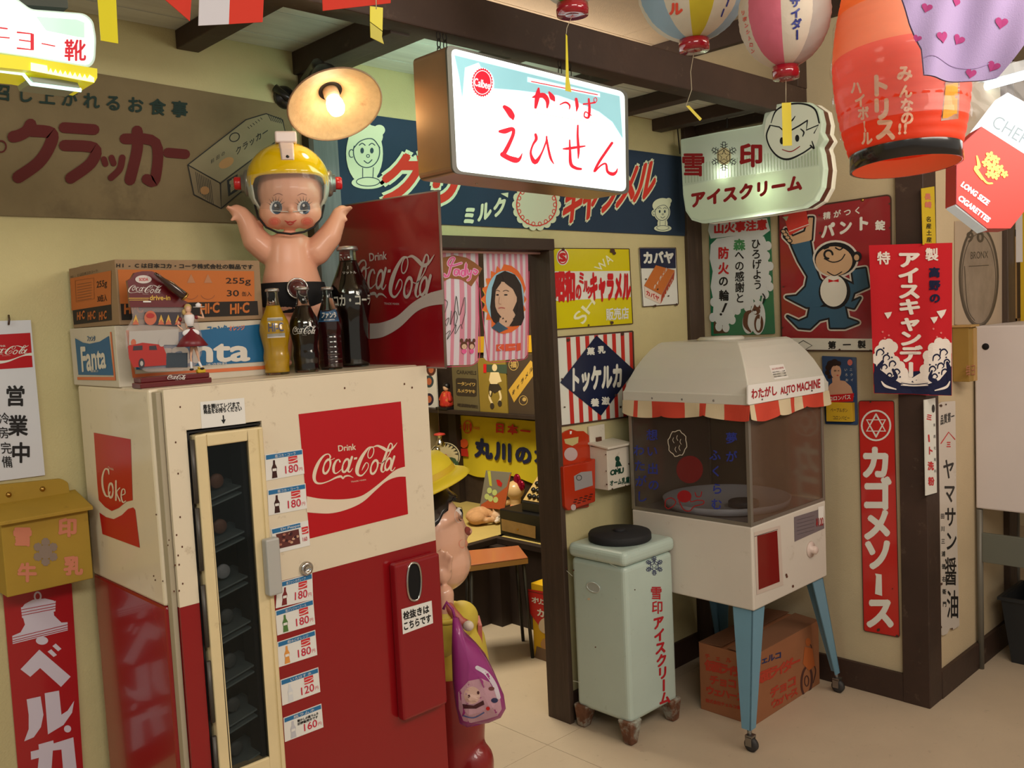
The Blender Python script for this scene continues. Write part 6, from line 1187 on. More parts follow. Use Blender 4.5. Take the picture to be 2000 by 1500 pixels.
# chocolate carton below
t = thing('chocolate_carton', 'brown cardboard carton with red chocolate lettering on the floor between blue legs', 'carton', (2.95, 1.82, 0)); cbm = mt('carton_brown', (150, 96, 62), rough=.85, noise=.14, scale=5)
cx0, cx1, cy0, cy1, cz = 2.75, 3.235, 1.705, 1.93, .265; MB(cbm).box(cx0, cx1, cy0, cy1, 0, cz - .01).build('box', t, bevel=.002)
b = MB(mt('carton_inside', (120, 80, 54), rough=.9)); 
b.obox(((cx0 + cx1) / 2, cy0 + .05, cz - .006), ((cx1 - cx0) / 2, 0, 0), (0, .05, .004), (0, 0, .001)); b.obox(((cx0 + cx1) / 2, cy1 - .05, cz - .006), ((cx1 - cx0) / 2, 0, 0), (0, .05, -.003), (0, 0, .001)); b.build('top_flap', t)
CF1, CF2 = YP(cy0), XP(cx0); cr2 = pr('carton_red', (172, 56, 34), .85); z8 = lambda x, y: (1080 + x / 3, 1000 + y / 3)
a = Art(CF1, base=.001); q_ = lambda s, x0, y0, x1, y1, m, h_, bd=.04: a.line(s, z8(x0, y0), z8(x1, y1), h_, m, 0, bd)
q_('チェルコ', 1200, 880, 1320, 840, pr('freezer_navy'), 15); q_('仮面ライダー', 1205, 975, 1420, 880, cr2, 24, .05); q_('チョコ', 1300, 1050, 1400, 995, cr2, 22, .05); q_('ウェハース', 1300, 1120, 1415, 1055, cr2, 18, .05)
rb = pr('carton_line', (74, 40, 32), .85); a.ring(*z8(1487, 990), 10, 28, 4, rb, 0, rot=4); a.ring(*z8(1487, 990), 4, 10, 2, rb, 0)
a.stroke([z8(*p) for p in ((1490, 760), (1515, 790), (1520, 870), (1540, 930), (1525, 1000))], rb, 0, w=1.8); a.ell(*z8(1495, 762), 5, 8, pr('carton_orange', (176, 92, 40), .85), 0); a.poly([z8(*p) for p in ((1475, 790), (1520, 800), (1535, 900), (1500, 930), (1465, 890))], pr('carton_orange'), 0)
a.poly([z8(*p) for p in ((1255, 1235), (1595, 1005), (1595, 1035), (1258, 1262))], pr('carton_dark', (84, 46, 36), .9), 0); a.build('print', t)
a = Art(CF2, base=.001); q_('チェルコ', 905, 845, 1090, 880, cr2, 11); q_('仮面ライダー', 920, 900, 1120, 945, cr2, 22, .05); q_('チョコ', 945, 985, 1050, 1005, cr2, 20, .05); q_('ウェハース', 920, 1045, 1100, 1085, cr2, 18, .05); q_('株式会社チェルコ食品', 905, 1105, 1110, 1150, cr2, 8); a.build('side_print', t)
# ================================================================= white cabinet on a tubular stand at the end of the wall
t = thing('white_cabinet', 'white cabinet on a grey tubular stand past the corner wall', 'cabinet', (3.78, 1.0, 0)); wx = 3.757
pn_ = XP(wx); zt2 = pn_(1903, 637).z; zb2 = pn_(1900, 992).z; ya = pn_(1904, 800).y
MB(mt('cabinet_grey_white', (206, 196, 192), rough=.5, noise=.05, scale=3)).box(wx, wx + .5, ya - 1.0, ya, zb2, zt2).build('body', t, bevel=.006)
MB(pr('hole_black', (20, 16, 16), .9)).lathe([(.013, 0), (.013, .001), (.0005, .001)], pn_(1925, 677, .001), (-1, 0, 0), 20).build('cable_hole', t)
gm = mt('stand_grey', (112, 108, 98), rough=.5, metal=.3, noise=.1); MB(gm).tube([(wx + .012, ya - .01, .0), (wx + .012, ya - .01, zb2 - .004)], .012, 12).build('leg', t); MB(gm).tube([(wx + .45, ya - .01, .0), (wx + .45, ya - .01, zb2 - .004)], .012, 12).build('leg', t)
MB(gm).tube([(wx + .012, ya - .95, .0), (wx + .012, ya - .95, zb2 - .004)], .012, 12).build('leg', t)
zr1, zr0 = pn_(1930, 1043).z, pn_(1930, 1100).z; MB(mt('rail_green_grey', (96, 98, 88), rough=.5)).box(wx + .004, wx + .02, ya - .94, ya - .02, zr0, zr1).build('rail', t, bevel=.002)
# waste bin
bp = PZ(1985, 1300, 0); t = thing('waste_bin', 'black plastic waste bin beside the cabinet stand at the frame edge', 'bin', (bp.x + .12, bp.y - .06, 0)); b = MB(mt('bin_black', (34, 36, 38), rough=.5)); c0 = V((bp.x + .13, bp.y - .08, 0))
def ring4(h, z): return [(c0.x + sx * h, c0.y + sy * h, z) for sx, sy in ((-1, -1), (1, -1), (1, 1), (-1, 1))]
vs = ring4(.105, 0) + ring4(.135, .27) + ring4(.127, .27) + ring4(.1, .01); b.add(vs, [(3, 2, 1, 0), (12, 13, 14, 15)] + [(k * 4 + j, k * 4 + (j + 1) % 4, k * 4 + 4 + (j + 1) % 4, k * 4 + 4 + j) for k in range(3) for j in range(4)]).build('bucket', t)
b = MB(mt('bin_black')); vs = ring4(.145, .262) + ring4(.145, .275) + ring4(.132, .275) + ring4(.132, .262); b.add(vs, [(k * 4 + j, k * 4 + (j + 1) % 4, ((k + 1) % 4) * 4 + (j + 1) % 4, ((k + 1) % 4) * 4 + j) for k in range(4) for j in range(4)]).build('rim', t)
# shelves and goods past the upright
t = thing('side_shelf', 'tan side shelf unit with striped folders past the far upright', 'shelf', (4.6, 1.6, 0)); 
MB(mt('shelf_tan', (176, 136, 82), rough=.6)).box(4.4, 4.9, 1.35, 1.9, 1.36, 1.38).box(4.4, 4.9, 1.35, 1.9, 1.74, 1.77).box(4.4, 4.42, 1.35, 1.9, 0, 1.77).build('boards', t)
b = MB(mt('folder_brown', (112, 92, 70), rough=.8))
for k in range(10): b.box(4.43, 4.60, 1.36 + k * .03, 1.382 + k * .03, 1.38, 1.70)
b.build('folders', t); MB(mt('poster_yellow', (216, 176, 30), rough=.6)).box(4.40, 4.402, 1.08, 1.33, 1.3, 1.9).build('yellow_poster', t)
MB(pr('tag_white', (206, 200, 196))).box(4.18, 4.182, 1.255, 1.28, 1.62, 1.82).build('label_strip', t)
# strip light fixture above
t = thing('strip_light', 'bright tube light fixture under the ceiling beside the purple garment', 'lamp', (3.9, 1.0, 2.3)); la_, lb_ = PD(1875, 182, 3.6), PD(2140, 110, 3.6)
dd = (lb_ - la_); MB(mt('fixture_white', (206, 214, 218), rough=.5)).obox((la_ + lb_) / 2 + V((0, 0, .035)), dd / 2, V((dd.y, -dd.x, 0)).normalized() * .06, (0, 0, .02)).build('housing', t); MB(mt('tube_lit', (220, 240, 255), emis=7)).tube([la_, lb_], .016, 12).build('tube', t)
# ================================================================= wall lamp
lcn = PD(655, 206, 2.25); ld = ray(655, 206).normalized(); n_ = (-ld * .50 + (CR * .33 - CU * .94) * .866).normalized()
t = thing('wall_lamp', 'rusty cream enamel dish lamp with a lit bulb on a black bracket', 'lamp', lcn); R_l = .118
ms = mt('shade_inside', (206, 168, 128), rough=.5, noise=.2, scale=40, bump=.4, bscale=60, dirt=(150, 104, 70), dirtamt=.3, dscale=20)
prf = [(R_l, 0), (R_l * .97, -.003), (R_l * .8, -.012), (R_l * .55, -.026), (R_l * .34, -.042), (.030, -.052), (.024, -.07), (.024, -.10)]
sh = MB(ms).lathe(prf, lcn, n_, 56, cap=False).build('shade', t); q_ = sh.modifiers.new('s', 'SOLIDIFY'); q_.thickness = .003; q_.offset = 0
MB(mt('shade_rim', (150, 116, 90), rough=.5)).tube([lcn + (n_.orthogonal().normalized() * math.cos(k * math.pi / 24) + n_.cross(n_.orthogonal().normalized()) * math.sin(k * math.pi / 24)) * R_l for k in range(48)], .0022, 8, closed=True).build('rim', sh)
skm = mt('socket_black', (26, 24, 24), rough=.35, coat=.5); so_ = MB(skm).lathe([(.024, -.125), (.034, -.11), (.040, -.085), (.036, -.05)], lcn, n_, 24).build('socket', t)
MB(mt('bulb_collar', (206, 186, 160), rough=.3)).lathe([(.0195, -.062), (.020, -.035), (.017, -.022)], lcn, n_, 24).build('bulb_collar', t)
MB(mt('bulb_lit', (255, 226, 176), emis=22)).lathe([(.017, -.022), (.021, -.008), (.022, .006), (.018, .020), (.009, .028), (.0005, .030)], lcn, n_, 24).build('bulb', t)
wp = V((1.335, 2.236, PY(548, 190, 2.236).z)); e = lcn - n_ * .115
MB(skm).tube([e, e - n_ * .02 + V((-.005, .01, .006)), wp + V((.04, -.05, .04)), wp + V((.03, -.02, .0)), wp], [.020, .018, .014, .014, .016], 12).build('arm', t); MB(skm).lathe([(.032, 0), (.030, .010), (.016, .02), (.0005, .022)], wp, (0, -1, 0), 24).build('wall_plate', t)
MB(skm).tube([wp + V((-.03, -.006, .022)), wp + V((0, -.03, -.01)), wp + V((.035, -.035, .012)), wp + V((.05, -.05, .045))], .011, 10).build('brace', t)
# ================================================================= paper lanterns
def sector(bands):
    def f(w, c):
        d = (EYE - c); a0 = math.atan2(d.y, d.x); r = (math.degrees(w - a0) + 180) % 360 - 180
        for lim, m in bands:
            if r < lim: return m
        return bands[-1][1]
    return f
def lantern(name, label, cx, cy, k, Rp, Hp, cols, ringr, prints, rope=True, tagpx=None, group='paper lanterns under the ceiling'):
    c = PD(cx, cy, k); s = k / FPX; R, H = Rp * s, Hp * s; t = thing(name, label, 'lantern', c, group); b = MB(LWh); n = 72; m = 46; vs = []
    for j in range(m + 1):
        a_ = -math.pi / 2 * .86 + math.pi * .86 * j / m; 
        for i in range(n): w = 2 * math.pi * i / n; r = R * math.cos(a_) * (1 + .009 * (j % 2)) * (1 + .006 * math.sin(i * 5.3 + j)); vs.append(c + V((r * math.cos(w), r * math.sin(w), H * math.sin(a_))))
    b.v += vs
    for j in range(m):
        for i in range(n): b.f.append([j * n + i, j * n + (i + 1) % n, (j + 1) * n + (i + 1) % n, (j + 1) * n + i]); b.fm.append(b.mi(cols(2 * math.pi * (i + .5) / n, c))); b.sm.append(True)
    sh = b.build('paper_globe', t); rr_ = ringr * s; zb = -H * math.sin(math.pi / 2 * .86)
    rm = mt('lantern_ring', (150, 14, 34), rough=.15, coat=1)
    for sg in (-1, 1): MB(rm).lathe([(rr_, zb * 1.0), (rr_ * 1.03, zb - .012), (rr_, zb - .026), (rr_ * .4, zb - .024), (.0005, zb - .022)] if sg < 0 else [(rr_, -zb), (rr_, -zb + .02), (.0005, -zb + .02)], c, seg=36).build('end_ring', t)
    MB(pr('string', (190, 180, 150))).tube([c + V((0, 0, -zb)), V((c.x, c.y, 2.63))], .0015, 6).build('string', t)
    if prints: a = Art(OnMesh(sh), base=.0012); prints(a); a.build('lettering', sh)
    if tagpx:
        pts = [PD(x, y, k) for x, y in tagpx[0]]; MB(pr('string')).tube([c + V((0, 0, zb - .024))] + pts, .0008, 5).build('tag_string', t)
        q = tagpx[1]; MB(mt('tag_yellow', (222, 206, 24), rough=.4)).prism([PD(x, y, k) for x, y in q], -CF * -.0008).build('paper_tag', t)
    return t
pp = lambda k_, c: mt(k_, c, rough=.6, noise=.05, scale=12, bump=.5, bscale=40, thin=.3)
LBl, LWh, LYe, LPk, LGy = pp('paper_blue', (150, 176, 196)), pp('paper_white', (214, 204, 186)), pp('paper_yellow', (206, 186, 50)), pp('paper_pink', (214, 110, 132)), pp('paper_grey', (176, 168, 160))
# sectors counted anticlockwise seen from above
def pl1(a): a.vline('ール', (1316, -12), (1320, 17), 27, pr('lantern_red', (206, 70, 50)), 0, .06); a.stroke([(1425, -6, 4), (1419, 12, 3)], pr('lantern_navy', (40, 48, 120)), 0); a.stroke([(1414, 18, 3), (1409, 32, 3)], pr('lantern_navy', (40, 48, 120)), 0)
lantern('paper_lantern', 'blue, white and yellow striped paper ball lantern beside the pink one', 1352, -30, 2.15, 106, 108, sector([(-140, LYe), (-72, LWh), (-36, LBl), (-6, LWh), (28, LYe), (62, LWh), (110, LBl), (150, LWh), (181, LYe)]), 29, pl1, tagpx=([(1349, 140), (1351, 175), (1340, 207)], [(1340, 207), (1346, 206), (1371, 232), (1367, 236)]))
def pl2(a): a.vline('サイダー', (1553, 4), (1557, 68), 22, pr('lantern_navy', (40, 48, 120)), 0, .05, .95); a.vline('リボンシトロン', (1451, 25), (1470, 100), 10, pr('lantern_red', (206, 70, 50)), 0, .05, .8)
lantern('paper_lantern', 'pink and white striped paper ball lantern lettered サイダー', 1532, 26, 1.95, 87, 104, sector([(-120, LPk), (-50, LWh), (-4, LPk), (37, LWh), (100, LGy), (181, LWh)]), 25, pl2, tagpx=([(1535, 170), (1535, 200)], [(1527, 201), (1545, 200), (1547, 284), (1529, 285)]))
lantern('paper_lantern', 'green paper lantern above the white lightbox, only its red lower ring in frame', 1113, -98, 2.1, 80, 106, sector([(-60, LWh), (0, pp('paper_green', (120, 160, 70))), (181, LWh)]), 31, None, tagpx=([(1107, 55), (1106, 66)], [(1105, 66), (1108, 70), (1111, 150), (1116, 180), (1104, 177), (1105, 140)]))
# barrel lantern
kT = 1.9; sT = kT / FPX; top_, bot_ = PD(1748, -60, kT), PD(1769, 326, kT); ax = (top_ - bot_).normalized(); HT = (top_ - bot_).length
t = thing('barrel_lantern', 'large orange barrel paper lantern with a black lower hoop', 'lantern', bot_)
lo = mt('lantern_orange', (240, 138, 76), rough=.6, bump=.4, bscale=40, thin=.45); lr = mt('lantern_scarlet', (238, 78, 42), rough=.6, bump=.4, bscale=40, thin=.45); b = MB(lr); n = 64
prof = []; m = 76
for j in range(m + 1):
    u = j / m; r = (101 + 24 * math.sin(math.pi * min(1, u * 1.06)) ** .8 - 18 * max(0, u - .5)) * sT; r *= 1 + (.006 if j % 4 else -.012); prof.append((r, .03 + u * (HT - .03)))
q = V((0, 0, 1)).rotation_difference(ax)
for j, (r, z) in enumerate(prof): b.v += [bot_ + q @ V((r * math.cos(2 * math.pi * i / n), r * math.sin(2 * math.pi * i / n), z)) for i in range(n)]
for j in range(m):
    for i in range(n): b.f.append([j * n + i, j * n + (i + 1) % n, (j + 1) * n + (i + 1) % n, (j + 1) * n + i]); b.fm.append(b.mi(lr if j / m < .52 else lo)); b.sm.append(True)
sh = b.build('paper_shell', t)
qb = bot_ + ax * (HT * .55); MB(mt('lantern_bulb', (255, 220, 170), emis=14)).ball(qb, .018).build('bulb', t)
hp = mt('hoop_black', (28, 26, 26), rough=.25, coat=.6); ho2 = MB(hp).lathe([(prof[0][0] * 1.02, .036), (prof[0][0] * 1.03, .0), (prof[0][0] * .99, .0)], bot_, ax, 64, cap=False).build('hoop', t); MB(mt('hoop_lining', (236, 150, 110), rough=.7)).lathe([(prof[0][0] * .985, .0), (prof[0][0] * .985, .038)], bot_, ax, 64, cap=False).build('hoop_lining', t)
a = TArt(OnMesh(sh), base=.0012); tc_ = pr('lantern_cream', (240, 190, 160), .7)
for ch, x, y in (('み', 1767, 143), ('ん', 1769, 178), ('な', 1771, 205), ('の', 1772, 230), ('!', 1767, 251), ('!', 1778, 250)): a.line(ch, (x, y), (x, y), 33 if ch in 'み' else 28, tc_, 0, .05, up=(.05, -1), aspect=.95)
for ch, x, y in (('ト', 1717, 167), ('リ', 1722, 212), ('ス', 1729, 252)): a.line(ch, (x, y), (x, y), 46, tc_, 0, .065, up=(-.02, -1), aspect=.9)
for ch, x, y in (('ハ', 1672, 171), ('イ', 1680, 196), ('ボ', 1686, 221), ('ル', 1693, 270)): a.line(ch, (x, y), (x, y), 28, tc_, 0, .05, up=(-.02, -1), aspect=.8)
a.stroke([(1688, 238), (1690, 256)], tc_, 0, w=4); a.poly([(1847, 158), (1875, 158), (1872, 232), (1838, 236)], pr('lantern_window_edge', (150, 110, 90)), 0); a.poly([(1848, 162), (1871, 162), (1869, 229), (1841, 231)], pr('lantern_window', (222, 140, 30), .7), 1)
a.build('lettering', sh)
MB(mt('plastic_wrap', (230, 232, 235), rough=.12, alpha=.13, coat=1)).lathe([(r * 1.03 + .003 * math.sin(z * 90), z) for r, z in prof[10:60:3]], bot_, ax, 30, cap=False).build('plastic_cover', t)
MB(pr('string')).tube([top_, V((top_.x, top_.y, 2.63))], .002, 6).build('string', t)
# lilac garment with hearts
GP = Plane(PD(1880, 60, 1.55), (-.75, -.62, 0)); t = thing('heart_print_garment', 'lilac cloth shorts with dark pink hearts hanging from above', 'garment', GP(1880, 60))
class Cloth:
    n = GP.n
    def __call__(s, x, y, off=0):
        u = (x - 1757) / 260; v = (y + 60) / 220; d = .010 * math.sin(u * 8 + .5) * (.5 + v) + .005 * math.sin(u * 19 + v * 4) + (.03 * max(0, .25 - u) * -4) * .3
        return GP(x, y, 0) + GP.n * (d + off)
cm_ = Cloth(); gl = mt('lilac_cloth', (152, 134, 174), rough=.9, bump=.2, bscale=500, sheen=.3)
def left_e(v): return [1752, 1760, 1776, 1798, 1800][min(4, int(v * 4))] * (1 - (v * 4) % 1) + [1760, 1776, 1798, 1800, 1801][min(4, int(v * 4))] * ((v * 4) % 1)
b = MB(gl); vs = []; NX, NY = 30, 20
for j in range(NY + 1):
    for i in range(NX + 1):
        u, v = i / NX, j / NY; xl = left_e(v); xr = 2060 - 110 * v ** 1.5; yb_ = -60 + v * (210 + 6 * math.sin(u * 3)); vs.append(cm_(xl + (xr - xl) * u, yb_))
n = len(vs); W1 = NX + 1; fs = [(j * W1 + i, j * W1 + i + 1, (j + 1) * W1 + i + 1, (j + 1) * W1 + i) for j in range(NY) for i in range(NX)]
b.add(vs + [p - GP.n * .006 for p in vs], fs + [tuple(n + k for k in f[::-1]) for f in fs], None, True); b.build('cloth', t)
vs = [];
a = Art(cm_, base=.0015, step=.0005); hm = pr('heart_pink', (150, 50, 106), .9)
def heart(x, y, s, rot=0):
    c, q = math.cos(rot), math.sin(rot); P = []
    for i in range(24): w = 2 * math.pi * i / 24; hx = 16 * math.sin(w) ** 3 / 16; hy = -(13 * math.cos(w) - 5 * math.cos(2 * w) - 2 * math.cos(3 * w) - math.cos(4 * w)) / 16; P.append((x + s * 1.15 * (hx * c - hy * q), y + s * 1.15 * (hx * q + hy * c)))
    a2 = Art(cm_, base=.0015); a2.poly(P, hm, 0); a2.build('heart', t)
for x, y, s, r_ in ((1809, 16, 9, .3), (1838, 74, 11, -.2), (1878, 73, 10, .5), (1955, 45, 11, .15), (1900, 141, 9, .2), (1942, 128, 10, .5), (1790, 76, 7, .4), (1870, 2, 8, .2), (1960, -20, 9, 0)): heart(x, y, s, r_)
a.stroke([(1799, 116), (1815, 112), (1845, 120), (1900, 132), (1945, 118)], pr('seam_lilac', (150, 128, 172), .9), 0, w=1.6); a.build('hem_seam', t)
# cigarette packet lightbox
CPk = 2.0; CG = Plane(PD(1930, 320, CPk), (-.74, -.67, .05)); t = thing('packet_lightbox', 'red and white lit cigarette packet sign with gold flowers, tilted', 'lightbox', CG(1930, 320))
rp = [(1917, 247), (2060, 338), (1974, 446), (1928, 446), (1868, 398), (1869, 290)]; wpz = [(1917, 247), (1968, 181), (2110, 260), (2060, 338)]
MB(mt('packet_red', (176, 4, 48), emis=.45, rough=.2, coat=.6)).prism([CG(x, y) for x, y in rp], -CG.n * .06).build('red_half', t); MB(mt('packet_white', (240, 248, 252), emis=1.3, rough=.3)).prism([CG(x, y) for x, y in wpz], -CG.n * .06).build('white_half', t)
MB(mt('packet_foot', (206, 214, 214), rough=.3, emis=.3)).prism([CG(x, y, -.004) for x, y in ((1866, 402), (1928, 450), (1926, 446), (1868, 396))], -CG.n * .05).build('base_edge', t)
a = Art(CG, base=.001); pw_ = pr('packet_print_white', (255, 235, 240), emis=.9); pg = pr('packet_gold', (250, 214, 90), emis=.8)
a.stroke([(1916, 249), (1869, 291), (1868, 398)], pr('packet_dark', (150, 8, 40), emis=.3), 0, w=1.5, sm=False)
P4 = lambda x, y, w, h, ang: [(x + (c_ * w * math.cos(ang) - d_ * h * math.sin(ang)) / 2, y + (c_ * w * math.sin(ang) + d_ * h * math.cos(ang)) / 2) for c_, d_ in ((-1, -1), (1, -1), (1, 1), (-1, 1))]
a.text('LONG SIZE', *P4(1905, 378, 64, 10, .64), pw_, 1, .05); a.text('CIGARETTES', *P4(1903, 408, 74, 10, .66), pw_, 1, .05)
a.text('CHERRY', *P4(1992, 265, 118, 26, .54), pr('packet_grey', (120, 140, 150), emis=.3), 1, 0)
for x, y, r_ in ((1934, 305, 9), (1945, 312, 8), (1926, 318, 8), (1938, 326, 10), (1952, 330, 9), (1932, 340, 7), (1944, 343, 8), (1962, 340, 7)): 
    for k in range(5): A_ = k * 1.257 + x; a.ell(x + r_ * .6 * math.cos(A_), y + r_ * .6 * math.sin(A_), r_ * .5, r_ * .36, pg, 1, rot=math.degrees(A_), n=10)
for P in ([(1908, 305, 3), (1912, 325, 7), (1905, 330, 6), (1918, 350, 3)], [(1905, 325, 3), (1925, 355, 4), (1938, 358, 3)]): a.stroke(P, pg, 1)
a.build('print', t)
t = thing('plastic_sheet', 'crumpled clear plastic sheet wrapped behind the red packet sign', 'plastic sheet', CG(1990, 200)); b = MB(mt('plastic_wrap')); vs = []
for j in range(10):
    for i in range(10): vs.append(CG(1885 + i * 22, 120 + j * 20, -.10 + .02 * math.sin(i * 2.3 + j * 1.7) * math.cos(j * 2.9 + i)))
b.add(vs, [(j * 10 + i, j * 10 + i + 1, (j + 1) * 10 + i + 1, (j + 1) * 10 + i) for j in range(9) for i in range(9)], None, True).build('sheet', t)
# bunting and tags near the camera
def flag(name, label, pts, k, mat, n_=None, cat='flag', group='paper bunting'):
    pl = Plane(PD(*pts[0], k), n_ or (-.6, -.8, 0)); t = thing(name, label, cat, pl(*pts[0]), group); return t, pl
fr2 = mt('flag_red', (206, 52, 34), rough=.8); fw2 = mt('flag_white', (206, 200, 206), rough=.8)
t, pl = flag('bunting_flag', 'pointed corner of a red paper flag hanging beside the striped flag', [(320, -10)], 1.4, fr2); MB(fr2).prism([pl(*p) for p in ((290, -60), (378, -60), (371, 41), (319, -4))], (0, .0015, 0)).build('paper', t)
t, pl = flag('bunting_flag', 'paper flag half white and half red hanging over the plaster wall', [(388, 0)], 1.4, fw2); MB(fw2).prism([pl(*p) for p in ((391, -60), (451, -60), (447, 47), (388, 50))], (0, .0015, 0)).build('white_half', t); MB(fr2).prism([pl(*p) for p in ((451, -60), (518, -60), (513, 43), (447, 47))], (0, .0015, 0)).build('red_half', t)
t, pl = flag('bunting_flag', 'broad red paper flag hanging above the dish lamp', [(630, 0)], 1.4, fr2); MB(fr2).prism([pl(*p) for p in ((628, -60), (765, -60), (763, 6), (631, 21))], (0, .0015, 0)).build('paper', t)
ty = mt('tag_yellow', (222, 206, 24), rough=.4)
t, pl = flag('yellow_tag', 'yellow paper strip hanging beside the boot shaped lightbox', [(185, 0)], 1.35, ty, cat='paper tag', group='yellow paper tags'); MB(ty).prism([pl(*p) for p in ((186, -60), (224, -60), (231, 85), (197, 79))], (0, .001, 0)).build('paper', t)
t, pl = flag('yellow_tag', 'yellow twisted paper strip hanging below the broad red flag', [(735, 10)], 1.4, ty, cat='paper tag', group='yellow paper tags'); b = MB(ty); b.prism([pl(*p) for p in ((723, 12), (748, 15), (747, 60), (723, 42))], (0, .001, 0)); b.build('paper', t); MB(mt('tag_olive', (190, 176, 30), rough=.4)).prism([pl(x, y, .003) for x, y in ((723, 44), (747, 62), (746, 72), (750, 86), (724, 73))], (0, .001, 0)).build('curled_end', t); MB(pr('string')).tube([pl(735, 18), pl(733, -60)], .0008, 5).build('string', t)
# ================================================================= doorway curtain
NP = YP(2.262); t = thing('doorway_curtain', 'pink and white striped doorway curtain panels with a portrait oval', 'curtain', NP(950, 490))
MB(mt('curtain_rod', (226, 176, 168), rough=.4)).tube([V((1.622, 2.262, 1.716)), V((2.342, 2.262, 1.716))], .005, 10).build('rod', t)
cwh = mt('curtain_white', (226, 214, 222), rough=.9, thin=.3); cpk = mt('curtain_pink', (222, 150, 170), rough=.9, thin=.3)
class Nor:
    n = NP.n
    def __call__(s, x, y, off=0): return NP(x, y, 0) + V((0, -1, 0)) * (off + .004 * math.sin(x * .12) * min(1, max(0, (y - 500) / 80)))
nm = Nor()
def panel(x0, x1, tops, bots, nst, name, par=None):
    b = MB(cwh); n = 48; lx = x0
    for i in range(n):
        u0, u1 = i / n, (i + 1) / n; m = cpk if int(u0 * nst * 2) % 2 else cwh
        for j in range(8):
            v0, v1 = j / 8, (j + 1) / 8; f = lambda u, v: nm(x0 + (x1 - x0) * u + (2 * math.sin(v * 3)), tops + (bots(u) - tops) * v)
            q = [f(u0, v0), f(u1, v0), f(u1, v1), f(u0, v1)]; b.add(q, [(0, 1, 2, 3)], m)
    o = b.build(name, t); s_ = o.modifiers.new('s', 'SOLIDIFY'); s_.thickness = .001; return o
cr3 = lambda u: 8 * (max(0, abs(u - .5) - .4) / .1) ** 2
panel(790, 934, 490, lambda u: 716 - 4 * u - (cr3(u) if u > .5 else 0), 9, 'curtain_panel'); panel(944, 1031, 490, lambda u: 706 - 6 * u - cr3(u), 8, 'curtain_panel')
a = TArt(nm, base=.0015, step=.0005); brn = pr('lady_brown', (150, 90, 54), .9); pk3 = pr('lady_pink', (226, 96, 150), .9); pkl = pr('lady_pale', (236, 180, 206), .9)
Zd = lambda x, y: (820 + x / 3.75, 450 + y / 3.75)
a.poly([Zd(*p) for p in ((160, 200), (250, 182), (340, 200), (400, 235), (455, 280), (420, 350), (378, 410), (300, 360), (220, 350), (160, 380))], brn, 0)
for P in ([(185, 340), (175, 320), (205, 335), (230, 250), (250, 205), (225, 205), (205, 240), (225, 260), (300, 240)], [(275, 290), (255, 290), (250, 320), (268, 325), (282, 290), (285, 325)], [(325, 300), (305, 295), (300, 325), (318, 330), (335, 240), (330, 330)], [(345, 290), (348, 320), (368, 315), (375, 290), (365, 350), (345, 365)], [(395, 285), (420, 300), (405, 320), (390, 305)]):
    a.stroke([Zd(*p) for p in P], pkl, 1, w=5.5)
    a.stroke([Zd(*p) for p in P], pk3, 2, w=3)
a.stroke([Zd(*p) for p in ((418, 375), (430, 420), (432, 560), (440, 900), (400, 980), (300, 995), (190, 1000))], pr('curtain_hem', (206, 70, 110)), 0, w=1.2)
a.stroke([Zd(*p) for p in ((440, 420), (460, 640), (490, 920), (520, 965), (640, 960), (770, 940), (795, 890), (800, 700), (800, 300))], pr('curtain_hem', (206, 70, 110)), 0, w=1.2)
for P in ([(175, 505), (205, 530), (180, 620), (195, 700), (215, 640), (180, 670)], [(232, 590), (225, 690), (238, 640), (255, 590), (270, 640), (250, 690), (262, 480), (280, 620), (300, 560), (320, 490), (322, 600), (300, 690)], [(190, 760), (225, 735), (200, 800), (240, 740), (262, 690), (255, 760), (290, 690), (300, 720)]): a.stroke([Zd(*p) for p in P], ink, 3, w=1)
sy = pr('sun_orange', (226, 106, 50), .9); P = []
for i in range(40): r_ = 1.0 if i % 2 == 0 else .84; A_ = i * math.pi / 20; P.append((984 + 45 * r_ * math.cos(A_), 584 + 68 * r_ * math.sin(A_)))
a.poly([(984 + (x - 984) * 1.0, 584 + (y - 584) * .97 + 2) for x, y in P], pr('sun_yellow', (230, 180, 60), .9), 0); a.poly(P, sy, 1)
a.ell(985, 584, 38, 55, pr('portrait_blue', (150, 186, 206), .9), 2, n=36)
hb2 = pr('portrait_hair', (52, 40, 36), .9); ps2 = pr('portrait_skin', (206, 164, 140), .9)
a.poly([Zd(*p) for p in ((512, 640), (505, 560), (520, 420), (555, 330), (620, 296), (690, 325), (735, 400), (750, 520), (762, 640), (735, 695), (650, 705), (560, 690), (530, 670))], hb2, 3)
a.poly([Zd(*p) for p in ((590, 620), (670, 580), (700, 640), (670, 700), (600, 712), (575, 690))], ps2, 4); a.poly([Zd(*p) for p in ((540, 500), (548, 430), (590, 375), (660, 385), (700, 450), (698, 520), (670, 590), (625, 632), (600, 636), (565, 600), (545, 560))], ps2, 5)
a.poly([Zd(*p) for p in ((518, 540), (520, 420), (600, 320), (592, 385), (548, 440), (540, 520))], hb2, 6); a.poly([Zd(*p) for p in ((595, 325), (690, 350), (735, 440), (740, 560), (700, 590), (702, 500), (672, 430), (620, 385))], hb2, 6); a.poly([(957, 640), (972, 628), (992, 642), (975, 650)], pr('portrait_cloth', (60, 84, 104)), 5); a.poly([Zd(*p) for p in ((650, 700), (672, 660), (700, 590), (750, 600), (745, 670), (700, 700))], hb2, 6)
for x in (970, 987): a.ell(x, 576, 3.4, 1.5, black, 7, n=12); a.stroke([(x - 5, 569), (x, 567), (x + 5, 569)], hb2, 7, w=1.1)
a.stroke([(975, 580), (973, 592), (978, 594)], pr('portrait_line', (170, 120, 100)), 7, w=.9); a.stroke([(973, 602), (979, 601), (985, 602)], pr('portrait_lip', (176, 84, 80)), 7, w=2)
